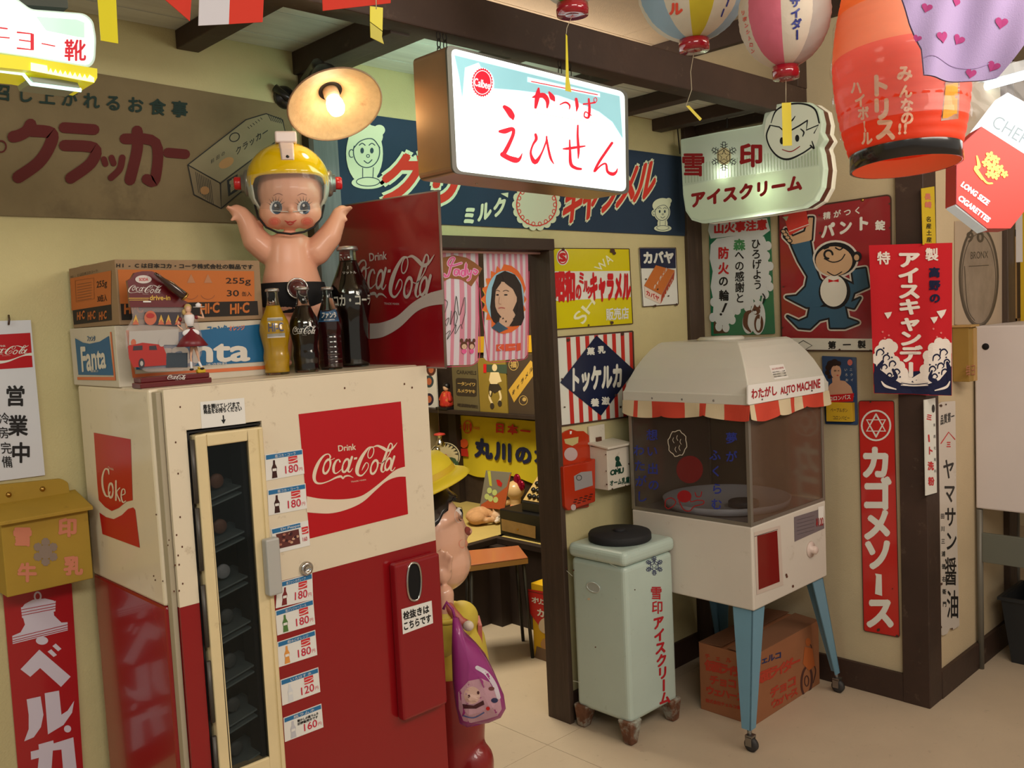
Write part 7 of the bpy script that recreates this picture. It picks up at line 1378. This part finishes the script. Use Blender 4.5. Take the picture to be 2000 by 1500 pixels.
og2 = pr('kei_orange', (222, 90, 60), .9)
for x0, x1 in ((968, 985), (987, 1004), (1006, 1015)): a.poly([(x0, 673 - (x0 - 968) * .06), (x1, 672 - (x0 - 968) * .06), (x1, 684), (x0, 686)], og2, 3)
a.stroke([(978, 675), (973, 679), (980, 684)], cwh, 4, w=1.6); a.stroke([(993, 678), (1004, 677)], cwh, 4, w=1.4)
for cx_ in (904, 921): a.ell(cx_, 675, 7, 8, pr('bear_brown', (96, 56, 40), .9), 3); a.ell(cx_ - 5, 665, 3, 4, pr('bear_brown'), 3); a.ell(cx_ + 5, 665, 3, 4, pr('bear_brown'), 3); a.ell(cx_, 677, 5, 5, pr('bear_tan', (216, 176, 150), .9), 4); a.ell(cx_, 686, 5, 5, pk3, 3)
a.build('print', t)
# ================================================================= back room
XW = 3.45; PZt = .42
raised = mt('raised_floor', (190, 166, 96), rough=.7, noise=.1, scale=8); dw2 = mt('counter_wood', (46, 34, 28), rough=.55, noise=.3, scale=6, stretch=(5, 5, .8))
t = thing('raised_counter', 'L-shaped dark wooden raised counter with a straw coloured top in the back room', 'counter', (2.9, 3.3, 0))
b = MB(dw2); b.box(1.2, 3.45, 3.25, 3.28, 0, PZt - .03); b.box(2.965, 2.995, 2.34, 3.25, 0, PZt - .03); b.build('front_board', t)
MB(dw2).box(1.2, 3.45, 3.235, 3.27, PZt - .03, PZt).box(2.95, 2.985, 2.335, 3.235, PZt - .03, PZt).build('edge_rail', t, bevel=.003)
MB(raised).box(1.2, 3.45, 3.27, 4.25, PZt - .03, PZt).box(2.985, 3.45, 2.335, 3.27, PZt - .03, PZt).build('top', t)
MB(dw2).box(2.90, 2.965, 3.17, 3.25, 0, PZt - .03).build('corner_post', t)
# stool
z_ = .45; sc = [PZ(x, y, z_) for x, y in ((912, 1104), (1031, 1088), (1013, 1065), (903, 1076))]; cen = sum(sc, V()) / 4; cen.z = 0
t = thing('stool', 'low stool with a copper brown seat and dark splayed metal legs', 'stool', cen)
b = MB(mt('stool_seat', (176, 104, 66), rough=.35, coat=.4)); sc2 = [cen + V((p.x - cen.x, p.y - cen.y, z_)) for p in sc]; b.prism(sc2, (0, 0, -.006)); b.build('seat', t, bevel=.003)
MB(mt('stool_trim', (176, 136, 86), rough=.3, metal=.6)).prism([p + V((0, 0, -.0065)) for p in sc2], (0, 0, -.022)).build('seat_rim', t)
for p in sc2: q_ = cen + V((p.x - cen.x, p.y - cen.y, 0)) * 1.0; MB(mt('stool_leg', (58, 56, 52), rough=.4, metal=.6)).tube([cen + V((p.x - cen.x, p.y - cen.y, 0)) * .86 + V((0, 0, z_ - .028)), q_], .008, 10).build('leg', t)
# curry tin box
t = thing('curry_box', 'yellow and red curry box standing on the back room floor by the jamb', 'box', (2.80, 2.70, 0)); bx_ = 2.72; by1, by0, bz = 2.775, 2.52, PX(1030, 1140, 2.70).z
MB(mt('curry_yellow', (216, 170, 20), rough=.5)).box(bx_, 2.92, by0, by1, 0, bz).build('carton', t, bevel=.002); a = Art(XP(bx_), base=.001); cyr = pr('curry_red', (196, 40, 34))
a.poly([(1029, 1150), (1078, 1158), (1078, 1240), (1060, 1232), (1040, 1205), (1031, 1190)], cyr, 0); a.stroke([(1029, 1154), (1078, 1164)], ink, 1, w=1); a.line('オリエンタル', (1044, 1172), (1092, 1184), 13, enw, 2, .04); a.line('カレー', (1056, 1197), (1082, 1204), 17, enw, 2, .04)
a.ell(1068, 1222, 16, 16, pr('curry_pale', (216, 196, 170)), 1); a.ell(1068, 1258, 12, 12, pr('curry_tan', (186, 140, 90)), 1); a.poly([(1048, 1262), (1070, 1270), (1068, 1292), (1044, 1285)], pr('curry_dark', (120, 96, 76)), 1); a.build('print', t)
# wall banner with maker name
XWp = XP(XW - .012); t = thing('maker_banner', 'yellow cloth banner with navy lettering on the back room wall', 'banner', XWp(960, 870))
byl = mt('banner_yellow', (206, 186, 30), rough=.85, noise=.1, scale=5); class_b = None
b = MB(byl); vs = []
for j in range(11):
    for i in range(25):
        u, v = i / 24, j / 10; x = 884 + (1090 - 884) * u + 18 * v * (1 - u); y = (810 + 16 * u) * (1 - v) + (920 + 30 * u + 6 * math.sin(u * 9)) * v; p = XWp(x, y); p.x += .006 * math.sin(u * 14 + v * 2) * v; vs.append(p)
n = len(vs); fs = [(j * 25 + i, j * 25 + i + 1, (j + 1) * 25 + i + 1, (j + 1) * 25 + i) for j in range(10) for i in range(24)]; b.add(vs + [p + V((.002, 0, 0)) for p in vs], fs + [tuple(n + k for k in f[::-1]) for f in fs], None, True).build('cloth', t)
a = Art(XWp, base=.009); bn = pr('banner_navy', (26, 30, 66), .9); a.line('丸川の', (944, 876), (1022, 888), 38, bn, 0, .06, aspect=.9); a.cell('ガ', (1042, 872), (1075, 876), (1075, 908), (1042, 904), bn, 0, .06); a.line('日本一', (976, 836), (1026, 842), 20, red, 0, .05); a.ring(913, 834, 8, 12, 1.6, red, 0); a.line('川', (913, 834), (913, 834), 15, red, 0, .04); a.text('TRADE', (890, 829), (902, 830), (902, 837), (890, 836), red, 0); a.text('MARK', (925, 833), (937, 834), (937, 840), (925, 839), red, 0)
a.ell(906, 866, 8, 9, pr('mascot_orange', (216, 90, 40)), 0); a.poly([(899, 876), (913, 876), (915, 892), (898, 890)], pr('mascot_red', (196, 50, 36)), 0); a.build('lettering', t)
# shelf with boxes
zs_ = PX(960, 806, 3.30).z; t = thing('wall_shelf', 'dark wooden shelf board on the back room wall above the yellow banner', 'shelf', (3.38, 3.7, zs_)); MB(dw2).box(3.29, 3.45, 2.7, 4.24, zs_ - .022, zs_).build('board', t, bevel=.002); MB(dw2).box(3.40, 3.45, 4.03, 4.10, PZt, zs_ - .022).build('upright', t)
XS = 3.31; SPn = XP(XS)
def sbox(name, label, x0, x1, yt, mat, prints, th=.10, cat='box'):
    y1_, y0_ = SPn(x0, 800).y, SPn(x1, 800).y; zt3 = SPn((x0 + x1) / 2, yt).z; t = thing(name, label, cat, (XS + .05, (y0_ + y1_) / 2, zs_), 'old sweets boxes on the wall shelf'); MB(mat).box(XS, XS + th, y0_ + .002, y1_ - .002, zs_, zt3).build('carton', t, bevel=.0015); a = Art(SPn, base=.001); prints(a); a.build('print', t)
gd = pr('box_gold', (176, 146, 84)); bd_ = pr('box_dark_print', (52, 44, 36))
def b1(a): a.poly(rounded([(890, 738), (931, 740), (931, 775), (891, 773)], 5), bd_, 0); a.line('ータンイワ', (897, 749), (925, 751), 8, gd, 1, .04); a.line('ルメラヤキ', (897, 763), (925, 765), 8, gd, 1, .04); a.text('CARAMELS', (892, 723), (930, 725), (930, 732), (892, 730), bd_, 0, .02); a.line('埼玉製菓株式会社', (896, 791), (930, 794), 7, bd_, 0, .03)
sbox('sweets_box', 'drab brown caramel box, first on the wall shelf beside the red costumed doll', 886, 936, 708, mt('box_olive', (98, 88, 60), rough=.6, noise=.1), b1)
def b2(a):
    a.poly([(945, 712), (990, 712), (990, 730), (945, 726)], pr('box_teal', (60, 76, 60)), 0); sk3 = pr('boy_skin', (216, 196, 150)); a.ell(966, 718, 5, 7, sk3, 1); a.poly([(958, 727), (974, 727), (980, 745), (972, 748), (970, 752), (958, 750), (955, 742)], sk3, 1); a.poly([(956, 750), (974, 750), (980, 760), (966, 768), (956, 762)], bd_, 2); a.stroke([(960, 760), (956, 775), (962, 790)], sk3, 1, w=4); a.stroke([(974, 760), (978, 776), (974, 786)], sk3, 1, w=4); a.ell(961, 793, 4, 6, bd_, 2); a.ell(976, 788, 4, 6, bd_, 2); a.rect(944, 711, 950, 728, red, 2)
    a.ring(958, 762, 3, 12, 1.4, bd_, 3)
sbox('sweets_box', 'yellow-green box with a painted boxing boy, second on the wall shelf', 937, 992, 700, mt('box_gold_green', (136, 114, 42), rough=.6, noise=.15), b2)
def b3(a): a.poly([(993, 762), (1036, 704), (1046, 712), (1046, 728), (1004, 786)], pr('box_stripe', (190, 150, 60)), 0); a.line('キャラメル', (1003, 766), (1037, 722), 11, bd_, 1, .03); a.ring(1003, 712, 9, 11, 1.4, gd, 0); a.line('福', (1003, 712), (1003, 712), 13, gd, 1, .03); a.ring(1022, 782, 8, 9, 1.2, gd, 0); a.ell(1024, 780, 4, 4, gd, 0)
sbox('sweets_box', 'dark brown box with a diagonal gold stripe, last on the wall shelf by the jamb', 993, 1049, 692, mt('box_umber', (66, 52, 38), rough=.6, noise=.1), b3)

t = thing('yellow_shelf_strip', 'yellow shelf strip behind the curtain above the sweets boxes', 'strip', (3.44, 3.5, 1.34)); MB(mt('yellow_strip', (206, 160, 30), rough=.6)).box(3.43, 3.45, 2.5, 4.2, XP(3.43)(1035, 688).z, XP(3.43)(1035, 655).z).build('strip', t)
# red costumed doll on the shelf
p = V((3.33, SPn(868, 800).y, zs_)); t = thing('costumed_doll', 'small doll in a red and yellow patterned coat at the end of the wall shelf', 'doll', p); s = .0024
b = MB(mt('coat_red', (186, 40, 26), rough=.7, noise=.4, scale=40, dirt=(206, 150, 60), dirtamt=.8, dscale=34)); b.lathe([(14 * s, 0), (18 * s, 6 * s), (15 * s, 22 * s), (10 * s, 34 * s), (4 * s, 38 * s)], p + V((0, 0, .012)), seg=24); b.caps(p + V((0, .022, .088)), .014, p + V((-.01, .04, .055)), .012); b.caps(p + V((0, -.022, .088)), .014, p + V((-.01, -.04, .055)), .012); b.build('coat', t)
b = MB(mt('doll_face', (206, 170, 140), rough=.4)); b.ball(p + V((0, 0, .125)), (.018, .018, .022)); b.build('head', t); MB(mt('doll_hair', (24, 20, 20), rough=.4)).ball(p + V((.004, 0, .132)), (.021, .022, .022)).build('hair', t); MB(pr('obi_yellow', (216, 170, 60))).lathe([(.035, .045), (.034, .058)], p, seg=20).build('sash', t); MB(black).box(p.x - .045, p.x + .045, p.y - .05, p.y + .05, zs_, zs_ + .014).build('plinth', t, bevel=.002)
# sticker panel and round fan beyond the girl
t = board('sticker_board', 'white board with round picture stickers beside the costumed doll', XP(3.36), [(826, 700), (851, 706), (856, 800), (826, 800)], white, cat='board'); a = art(XP(3.36))
for x, y, c_ in ((838, 745, (60, 76, 84)), (838, 780, (52, 44, 66)), (842, 722, (90, 50, 44))): a.ell(x, y, 9, 12, pr('sticker%d' % y, c_), 0); a.ell(x, y, 5, 7, pr('sticker_in', (196, 110, 76)), 1)
a.build('stickers', t)
XFn = XP(3.34); t = thing('round_fan', 'pale round paper fan with green prints leaning behind the girl figure', 'fan', XFn(868, 890)); P = [XFn(868 + 30 * math.cos(k * math.pi / 18), 892 + 28 * math.sin(k * math.pi / 18)) for k in range(36)]; MB(mt('fan_cream', (206, 196, 160), rough=.8)).prism(P, (.003, 0, 0)).build('leaf', t); a = Art(XFn, base=.001); a.ring(868, 892, 28, 26, 1.4, ink, 0); a.ell(880, 900, 12, 7, pr('fan_green', (60, 90, 66)), 0, n=9); a.ell(862, 888, 4, 4, red, 0, n=9); a.ell(870, 890, 3, 3, red, 0, n=9); a.ell(892, 905, 4, 4, pr('fan_green'), 1)
for k in range(9): A_ = 3.6 + k * .3; a.poly([(868 + 20 * math.cos(A_), 892 + 19 * math.sin(A_)), (868 + 27 * math.cos(A_), 892 + 25 * math.sin(A_)), (868 + 27 * math.cos(A_ + .14), 892 + 25 * math.sin(A_ + .14))], ink, 1)
a.build('print', t); MB(pr('bamboo', (176, 140, 80))).tube([XFn(868, 918), XFn(876, 960)], .006, 8).build('handle', t)
t = thing('chrome_bell', 'small chrome counter ornament with red top hanging before the round fan', 'ornament', XP(3.2)(859, 862)); c_ = XP(3.2)(859, 862); MB(chrome).lathe([(.022, -.03), (.03, -.02), (.022, -.002), (.012, .01), (.012, .03), (.024, .036), (.0005, .046)], c_, seg=24).build('bell', t); MB(pr('ornament_red', (186, 60, 50))).lathe([(.034, .036), (.03, .044), (.0005, .05)], c_, seg=24).build('top', t); MB(chrome).ball(c_ + V((-.02, 0, -.045)), .016).build('knob', t)
MB(steel).tube([c_ + V((0, 0, .05)), V((c_.x, c_.y, 2.3))], .001, 5).build('string', t)
# grey framed card leaning
XC = 3.15; t = board('goldfish_card', 'grey and orange illustrated card leaning behind the sleeping cat', XP(XC), [(949, 919), (998, 923), (985, 996), (937, 990)], mt('card_grey', (126, 122, 110), rough=.6), cat='card'); a = art(XP(XC)); a.poly([(940, 985), (962, 972), (990, 950), (996, 926), (998, 925), (985, 996), (938, 991)], pr('card_orange', (180, 84, 46)), 0); a.poly([(952, 920), (958, 920), (961, 950), (956, 948)], pr('card_lime', (196, 196, 70)), 0)
for x, y in ((956, 958), (966, 962), (958, 974), (968, 976), (951, 970)): a.ell(x, y, 5, 6, pr('card_lime2', (190, 206, 130)), 1, n=10)
a.poly([(969, 937), (975, 937), (981, 944), (979, 951), (972, 948)], red, 1); a.build('print', t)
# sleeping cat
cc_ = PZ(948, 1022, PZt) + V((0, 0, .009)); t = thing('sleeping_cat', 'curled ginger and white toy cat asleep on the counter', 'cat', cc_); cf = mt('cat_ginger', (200, 152, 106), rough=.95, noise=.2, scale=30, bump=.5, bscale=200, dirt=(228, 212, 194), dirtamt=.9, dscale=7); cwf = mt('cat_white', (222, 206, 190), rough=.95, bump=.5, bscale=200)
b = MB(cf); b.ball(cc_ + V((-.01, .03, .035)), (.085, .06, .042)); b.ball(cc_ + V((.05, .0, .035)), (.055, .05, .042)); b.ball(cc_ + V((-.06, .0, .03)), (.045, .05, .035)); b.caps(cc_ + V((-.07, -.02, .02)), .018, cc_ + V((.0, -.06, .018)), .014)
b.ball(cc_ + V((.035, -.055, .032)), (.036, .032, .028)); b.caps(cc_ + V((.02, -.05, .055)), .010, cc_ + V((.012, -.052, .072)), .002); b.caps(cc_ + V((.055, -.045, .055)), .010, cc_ + V((.062, -.045, .070)), .002); cat = b.blob('body', t, voxel=.004, smooth=3)
b = MB(cwf); b.ball(cc_ + V((.03, -.075, .022)), (.024, .018, .017)); b.caps(cc_ + V((.05, -.07, .012)), .011, cc_ + V((.0, -.085, .012)), .010); b.build('white_muzzle_and_paw', t); b = MB(black)
for dx in (.012, .046): b.tube([cc_ + V((dx, -.088, .036)), cc_ + V((dx + .008, -.090, .033)), cc_ + V((dx + .016, -.087, .036))], .0015, 5)
b.build('closed_eyes', t)
# cash register
t = thing('cash_register', 'old black cash register with round keys and brass drawer front on the counter', 'cash register', (3.12, 2.85, PZt)); rk = mt('register_black', (18, 17, 17), rough=.4)
RX = 3.0; RPn = XP(RX); yA = RPn(976, 1020).y; z1 = RPn(1000, 998).z; yB = yA - .34
MB(rk).box(RX, RX + .38, yB, yA, PZt, z1).build('drawer_case', t, bevel=.006)
a = Art(RPn, base=.002); a.poly([(979, 1013), (1046, 1028), (1046, 1052), (980, 1036)], mt('drawer_front', (150, 116, 66), rough=.45, noise=.35, scale=12), 0); a.ell(1011, 1034, 2, 2, brass, 1, n=10); a.build('drawer_front', t)
yC, yD = yA - .13, yB; z2 = z1 + .075; z3 = RPn(1040, 935).z
b = MB(rk); pr4 = [V((RX + .03, yC, z1)), V((RX + .03, yC, z1 + .045)), V((RX + .17, yC, z3)), V((RX + .34, yC, z3)), V((RX + .34, yC, z1))]; b.prism(pr4, (0, yD - yC, 0)); b.build('body', t, bevel=.004)
sl0, sl1 = pr4[1], pr4[2]; dS = sl1 - sl0; nS = V((-dS.z, 0, dS.x)).normalized()
MB(mt('key_plate', (186, 156, 96), rough=.5)).prism([sl0 + dS * a_ + V((0, -.008 if c_ else yD - yC + .008, 0)) + nS * .001 for a_, c_ in ((.05, 1), (.95, 1), (.95, 0), (.05, 0))], nS * .003).build('key_plate', t)
for i in range(4):
    for j in range(5): MB(rk).lathe([(.008, 0), (.012, .010), (.011, .016), (.0005, .017)], sl0 + dS * (.16 + i * .2) + V((0, -.045 - j * .03, 0)) + nS * .004, nS, 14).build('key', t)
# figurine with ribbon next to the register
pf_ = V((3.36, XP(3.36)(1003, 975).y, PZt)); t = thing('ribbon_figurine', 'pale round-headed figurine with a shiny crimson ribbon beside the cash register', 'figurine', pf_)
fs_ = mt('figurine_pale', (226, 186, 130), rough=.35, coat=.4); hd = XP(3.36)(1006, 957); b = MB(fs_); b.ball(hd, (.052, .052, .052)); b.ball(hd + V((-.03, .025, -.012)), .018); b.lathe([(.030, 0), (.034, .03), (.026, .07), (.014, .09)], V((pf_.x, hd.y, PZt)), seg=24); b.caps(hd + V((0, .02, -.06)), .016, hd + V((-.02, .055, -.075)), .014); b.caps(V((pf_.x, hd.y, PZt + .08)), .03, hd, .03); b.blob('figure', t, voxel=.004, smooth=4)
b = MB(mt('ribbon_crimson', (150, 14, 50), rough=.15, metal=.5)); b.ball(hd + V((.0, -.02, .055)), (.014, .026, .036)); b.ball(hd + V((.0, -.045, .03)), (.014, .03, .03)); b.build('ribbon', t); MB(mt('figurine_dress', (222, 150, 110), rough=.5, noise=.5, scale=30)).lathe([(.038, .0), (.036, .04), (.028, .06)], V((pf_.x, hd.y, PZt)), seg=24).build('dress', t)
# ================================================================= girl statue beside the cola machine
gp = V((1.625, 2.01, 0)); gk = (V((gp.x, gp.y, 1)) - EYE).dot(CF) / FPX; hdc = PD(829, 1052, 2.59); fwd = V((.80, -.60, 0)).normalized(); sd = V((fwd.y, -fwd.x, 0))   # fwd: where she looks; sd: her right side away
gsk = mt('statue_skin', (224, 174, 146), rough=.25, coat=.6); t = thing('girl_statue', 'glossy toddler girl shop statue in a yellow hat, yellow shirt and red overalls', 'statue', (gp.x, gp.y, 0))
b = MB(gsk); b.ball(hdc, (.123, .123, .140)); b.ball(hdc + fwd * .030 + V((0, 0, -.070)), (.098, .105, .088)); b.ball(hdc + fwd * .126 + V((0, 0, .012)), .013); b.caps(hdc + V((0, 0, -.13)), .05, hdc + V((0, 0, -.20)), .06)
# raised forearm and hand on the room side
el_, wr, pm = PD(862, 1250, 2.44), PD(868, 1160, 2.42), PD(866, 1120, 2.42)
b2_ = MB(gsk); b2_.caps(el_, .032, wr, .026); b2_.ball(pm, (.026, .020, .028))
for k, (dx, l) in enumerate(((-10, 30), (-2, 36), (7, 32), (15, 24))): b2_.caps(PD(864 + dx * .8, 1112, 2.412), .0089, PD(861 + dx * 1.1, 1112 - l * .6, 2.407), .0082); b2_.caps(PD(861 + dx * 1.1, 1112 - l * .6, 2.407), .0082, PD(864 + dx * 1.15, 1112 - l, 2.40), .0069)
b2_.caps(PD(852, 1130, 2.41), .010, PD(846, 1108, 2.40), .008)
head = b.blob('head', t, voxel=.006, smooth=5); hand = b2_.blob('hand_and_forearm', t, voxel=.004, smooth=3)
gy = mt('statue_yellow', (206, 184, 70), rough=.55, noise=.06, bump=.2, bscale=30); b = MB(gy)
b.lathe([(.0005, -.005), (.085, 0), (.115, .06), (.105, .14), (.075, .2), (.045, .235)], V((gp.x, gp.y, .44)), seg=36); b.caps(V((gp.x + .02, gp.y - .04, .64)), .05, el_ + V((0, 0, -.005)), .044); b.caps(el_, .042, el_.lerp(wr, .45), .040); b.caps(V((gp.x, gp.y, .62)), .06, V((gp.x + .07, gp.y + .0, .56)), .05); b.blob('shirt', t, voxel=.006, smooth=6)
MB(gy).lathe([(.040, 0), (.043, .008), (.040, .016)], el_.lerp(wr, .45), (wr - el_), 24).build('cuff', t)
gr_ = mt('statue_red', (140, 30, 30), rough=.35, coat=.4); b = MB(gr_); b.lathe([(.080, .10), (.085, .2), (.092, .30), (.102, .40), (.112, .50)], V((gp.x, gp.y, 0)), seg=36); b.caps(V((gp.x + .02, gp.y - .06, .22)), .06, V((gp.x + .02, gp.y - .06, .06)), .05); b.caps(V((gp.x - .02, gp.y + .06, .22)), .06, V((gp.x - .02, gp.y + .06, .06)), .05); ov = b.blob('overalls', t, voxel=.007, smooth=4)
MB(mt('bib_rose', (176, 92, 80), rough=.4)).prism([V((gp.x, gp.y, 0)) + fwd * (.078 + z * .006) + sd * s_ + V((0, 0, .46 + z * .16)) for s_, z in ((-.06, 0), (.06, 0), (.045, 1), (-.045, 1))], fwd * .012).build('bib', t)
stp = [PD(*p, 2.41) for p in ((868, 1172), (884, 1196), (900, 1214), (915, 1222))]; MB(mt('bib_rose')).tube(stp, .013, 10).build('shoulder_strap', t)
MB(mt('button_white', (214, 200, 180), rough=.4)).lathe([(.014, 0), (.014, .004), (.0005, .006)], PD(915, 1222, 2.395), -CF, 20).build('button', t)
for sg in (-1, 1): c_ = V((gp.x, gp.y, 0)) + fwd * .0 + sd * .05 * sg; MB(mt('statue_shoe', (60, 40, 36), rough=.3, coat=.5)).ball(c_ + V((0, 0, .03)), (.055, .05, .032)).build('shoe', t)
# hair: bowl of dark panels around the head
gh = mt('statue_hair', (14, 10, 12), rough=.25, coat=.4); b = MB(gh); N1 = 40; vs = []
def hp2(az, el, r=1): return hdc + (fwd * math.cos(az) * math.cos(el) + sd * math.sin(az) * math.cos(el) + V((0, 0, math.sin(el)))) * .130 * r + V((0, 0, math.sin(el) * .014))
for j in range(13):
    for i in range(N1):
        az = 2 * math.pi * i / N1 - math.pi; fr = abs(az) ; e0 = .80 if fr < .7 else (.80 - .62 * (fr - .7) / 1.0 if fr < 1.7 else -.5); e0 += .06 * (i % 2) * (fr < 1.2); el = e0 + (1.45 - e0) * j / 12; vs.append(hp2(az, el, 1.03 if el > -.2 else 1.05))
fs = [(j * N1 + i, j * N1 + (i + 1) % N1, (j + 1) * N1 + (i + 1) % N1, (j + 1) * N1 + i) for j in range(12) for i in range(N1)]; hr = b.add(vs, fs, None, True).build('hair', t); q_ = hr.modifiers.new('s', 'SOLIDIFY'); q_.thickness = .012; q_.offset = 1
hty = mt('hat_yellow', (222, 196, 40), rough=.5); hb3 = hdc + V((0, 0, .148)) - fwd * .005; ha = (V((0, 0, 1)) - fwd * .32).normalized()
b = MB(hty); b.lathe([(.150, -.004), (.142, .006), (.124, .016), (.113, .020), (.108, .050), (.088, .078), (.05, .092), (.0005, .096)], hb3, ha, 56, cap=False); ht = b.build('hat', t); q_ = ht.modifiers.new('s', 'SOLIDIFY'); q_.thickness = .004
MB(mt('hat_band', (206, 170, 30), rough=.5)).lathe([(.1145, .020), (.1125, .036)], hb3, ha, 48, cap=False).build('hat_band', ht)
# face
a = Art(OnMesh(head), base=.0008, step=.0004); ew = pr('eye_white', (226, 220, 214), .15); a.ell(896, 1006, 8, 15, ew, 0); a.ell(900, 1006, 4.6, 12, pr('eye_black', (16, 14, 16), .15), 1)
for k in range(4): a.stroke([(894 + k * 3, 996), (892 + k * 3, 990)], black, 1, w=1)
a.ell(914, 1037, 6, 9, pr('lip_brown', (130, 56, 48), .3), 1, rot=-20); a.ell(905, 1062, 9, 9, pr('cheek', (226, 150, 124), .3), 0); a.build('face_paint', head)
# bag
bgp = Plane(PD(930, 1320, 2.36), (-.66, -.75, 0)); t = thing('carrier_bag', 'shiny magenta carrier bag with a pale cartoon print hanging from the statue arm', 'bag', bgp(930, 1320))
mag = mt('bag_magenta', (150, 50, 120), rough=.35, coat=.4, noise=.1, scale=4); pal = mt('bag_pale', (190, 146, 160), rough=.4, coat=.3)
bo_ = [(884, 1205), (894, 1206), (905, 1235), (930, 1258), (950, 1285), (968, 1320), (984, 1358), (988, 1384), (978, 1402), (955, 1412), (930, 1416), (912, 1421), (898, 1412), (890, 1380), (884, 1330), (882, 1270)]
ce = (925, 1340); b = MB(mag); rings = []
for k, (sc_, dz) in enumerate(((1, 0), (.93, .020), (.7, .036), (.35, .044))): rings.append([bgp(ce[0] + (x - ce[0]) * sc_, ce[1] + (y - ce[1]) * sc_, dz + .003 * math.sin(x * .2 + k)) for x, y in bo_])
n = len(bo_); vs = sum(rings, []); vs2 = [2 * bgp(*ce) - 0 * V() - p if False else p - bgp.n * 2 * ((p - bgp.p).dot(bgp.n)) for p in vs]
for arr in (vs, vs2): b.add(arr, [(k * n + i, k * n + (i + 1) % n, (k + 1) * n + (i + 1) % n, (k + 1) * n + i) for k in range(3) for i in range(n)] + [list(range(3 * n, 4 * n))], None, True)
bag = b.build('sack', t); a = TArt(OnMesh(bag), base=.001, step=.0005); a.poly([(895, 1352), (915, 1330), (940, 1325), (962, 1335), (976, 1360), (980, 1385), (972, 1398), (950, 1405), (920, 1412), (905, 1408), (896, 1385)], pal, 0)
a.stroke([(932, 1304, 8), (950, 1315, 9), (966, 1338, 9), (974, 1362, 8)], pr('bag_white', (206, 196, 206), .4), 1); a.ell(922, 1358, 16, 17, pr('bag_skin', (206, 170, 156), .4), 1); a.poly([(903, 1375), (925, 1378), (944, 1368), (946, 1376), (930, 1384), (905, 1384)], pr('bag_dark', (70, 26, 36), .4), 2); a.ell(916, 1360, 2.5, 3.5, pr('bag_dark', (70, 26, 36)), 2, n=10); a.ell(934, 1353, 2.5, 3.5, pr('bag_dark', (70, 26, 36)), 2, n=10)
a.ell(966, 1368, 7, 5, pr('bag_navy', (40, 44, 80), .4), 2, n=9); a.ell(953, 1384, 4, 4, red, 2, n=9); a.stroke([(905, 1398), (925, 1402), (945, 1392)], pr('bag_blue', (80, 96, 150), .4), 2, w=2.4); a.ell(960, 1345, 6, 4, pr('bag_brown', (110, 60, 60), .4), 2, n=9); a.build('print', bag)
MB(mag).tube([bgp(889, 1212), bgp(884, 1190), bgp(872, 1176), bgp(866, 1190)], .004, 8).build('handle', t)
# ================================================================= bring the set to real size
KS = 1.1
for o in list(SC.objects):
    if o.parent is None and o.type != 'CAMERA':
        o.location = o.location * KS
        if o.type != 'LIGHT': o.scale = o.scale * KS
        elif o.data.type == 'AREA': o.data.size *= KS; o.data.size_y *= KS; o.data.energy *= KS * KS
        else: o.data.shadow_soft_size *= KS; o.data.energy *= KS * KS
camo.location = camo.location * KS
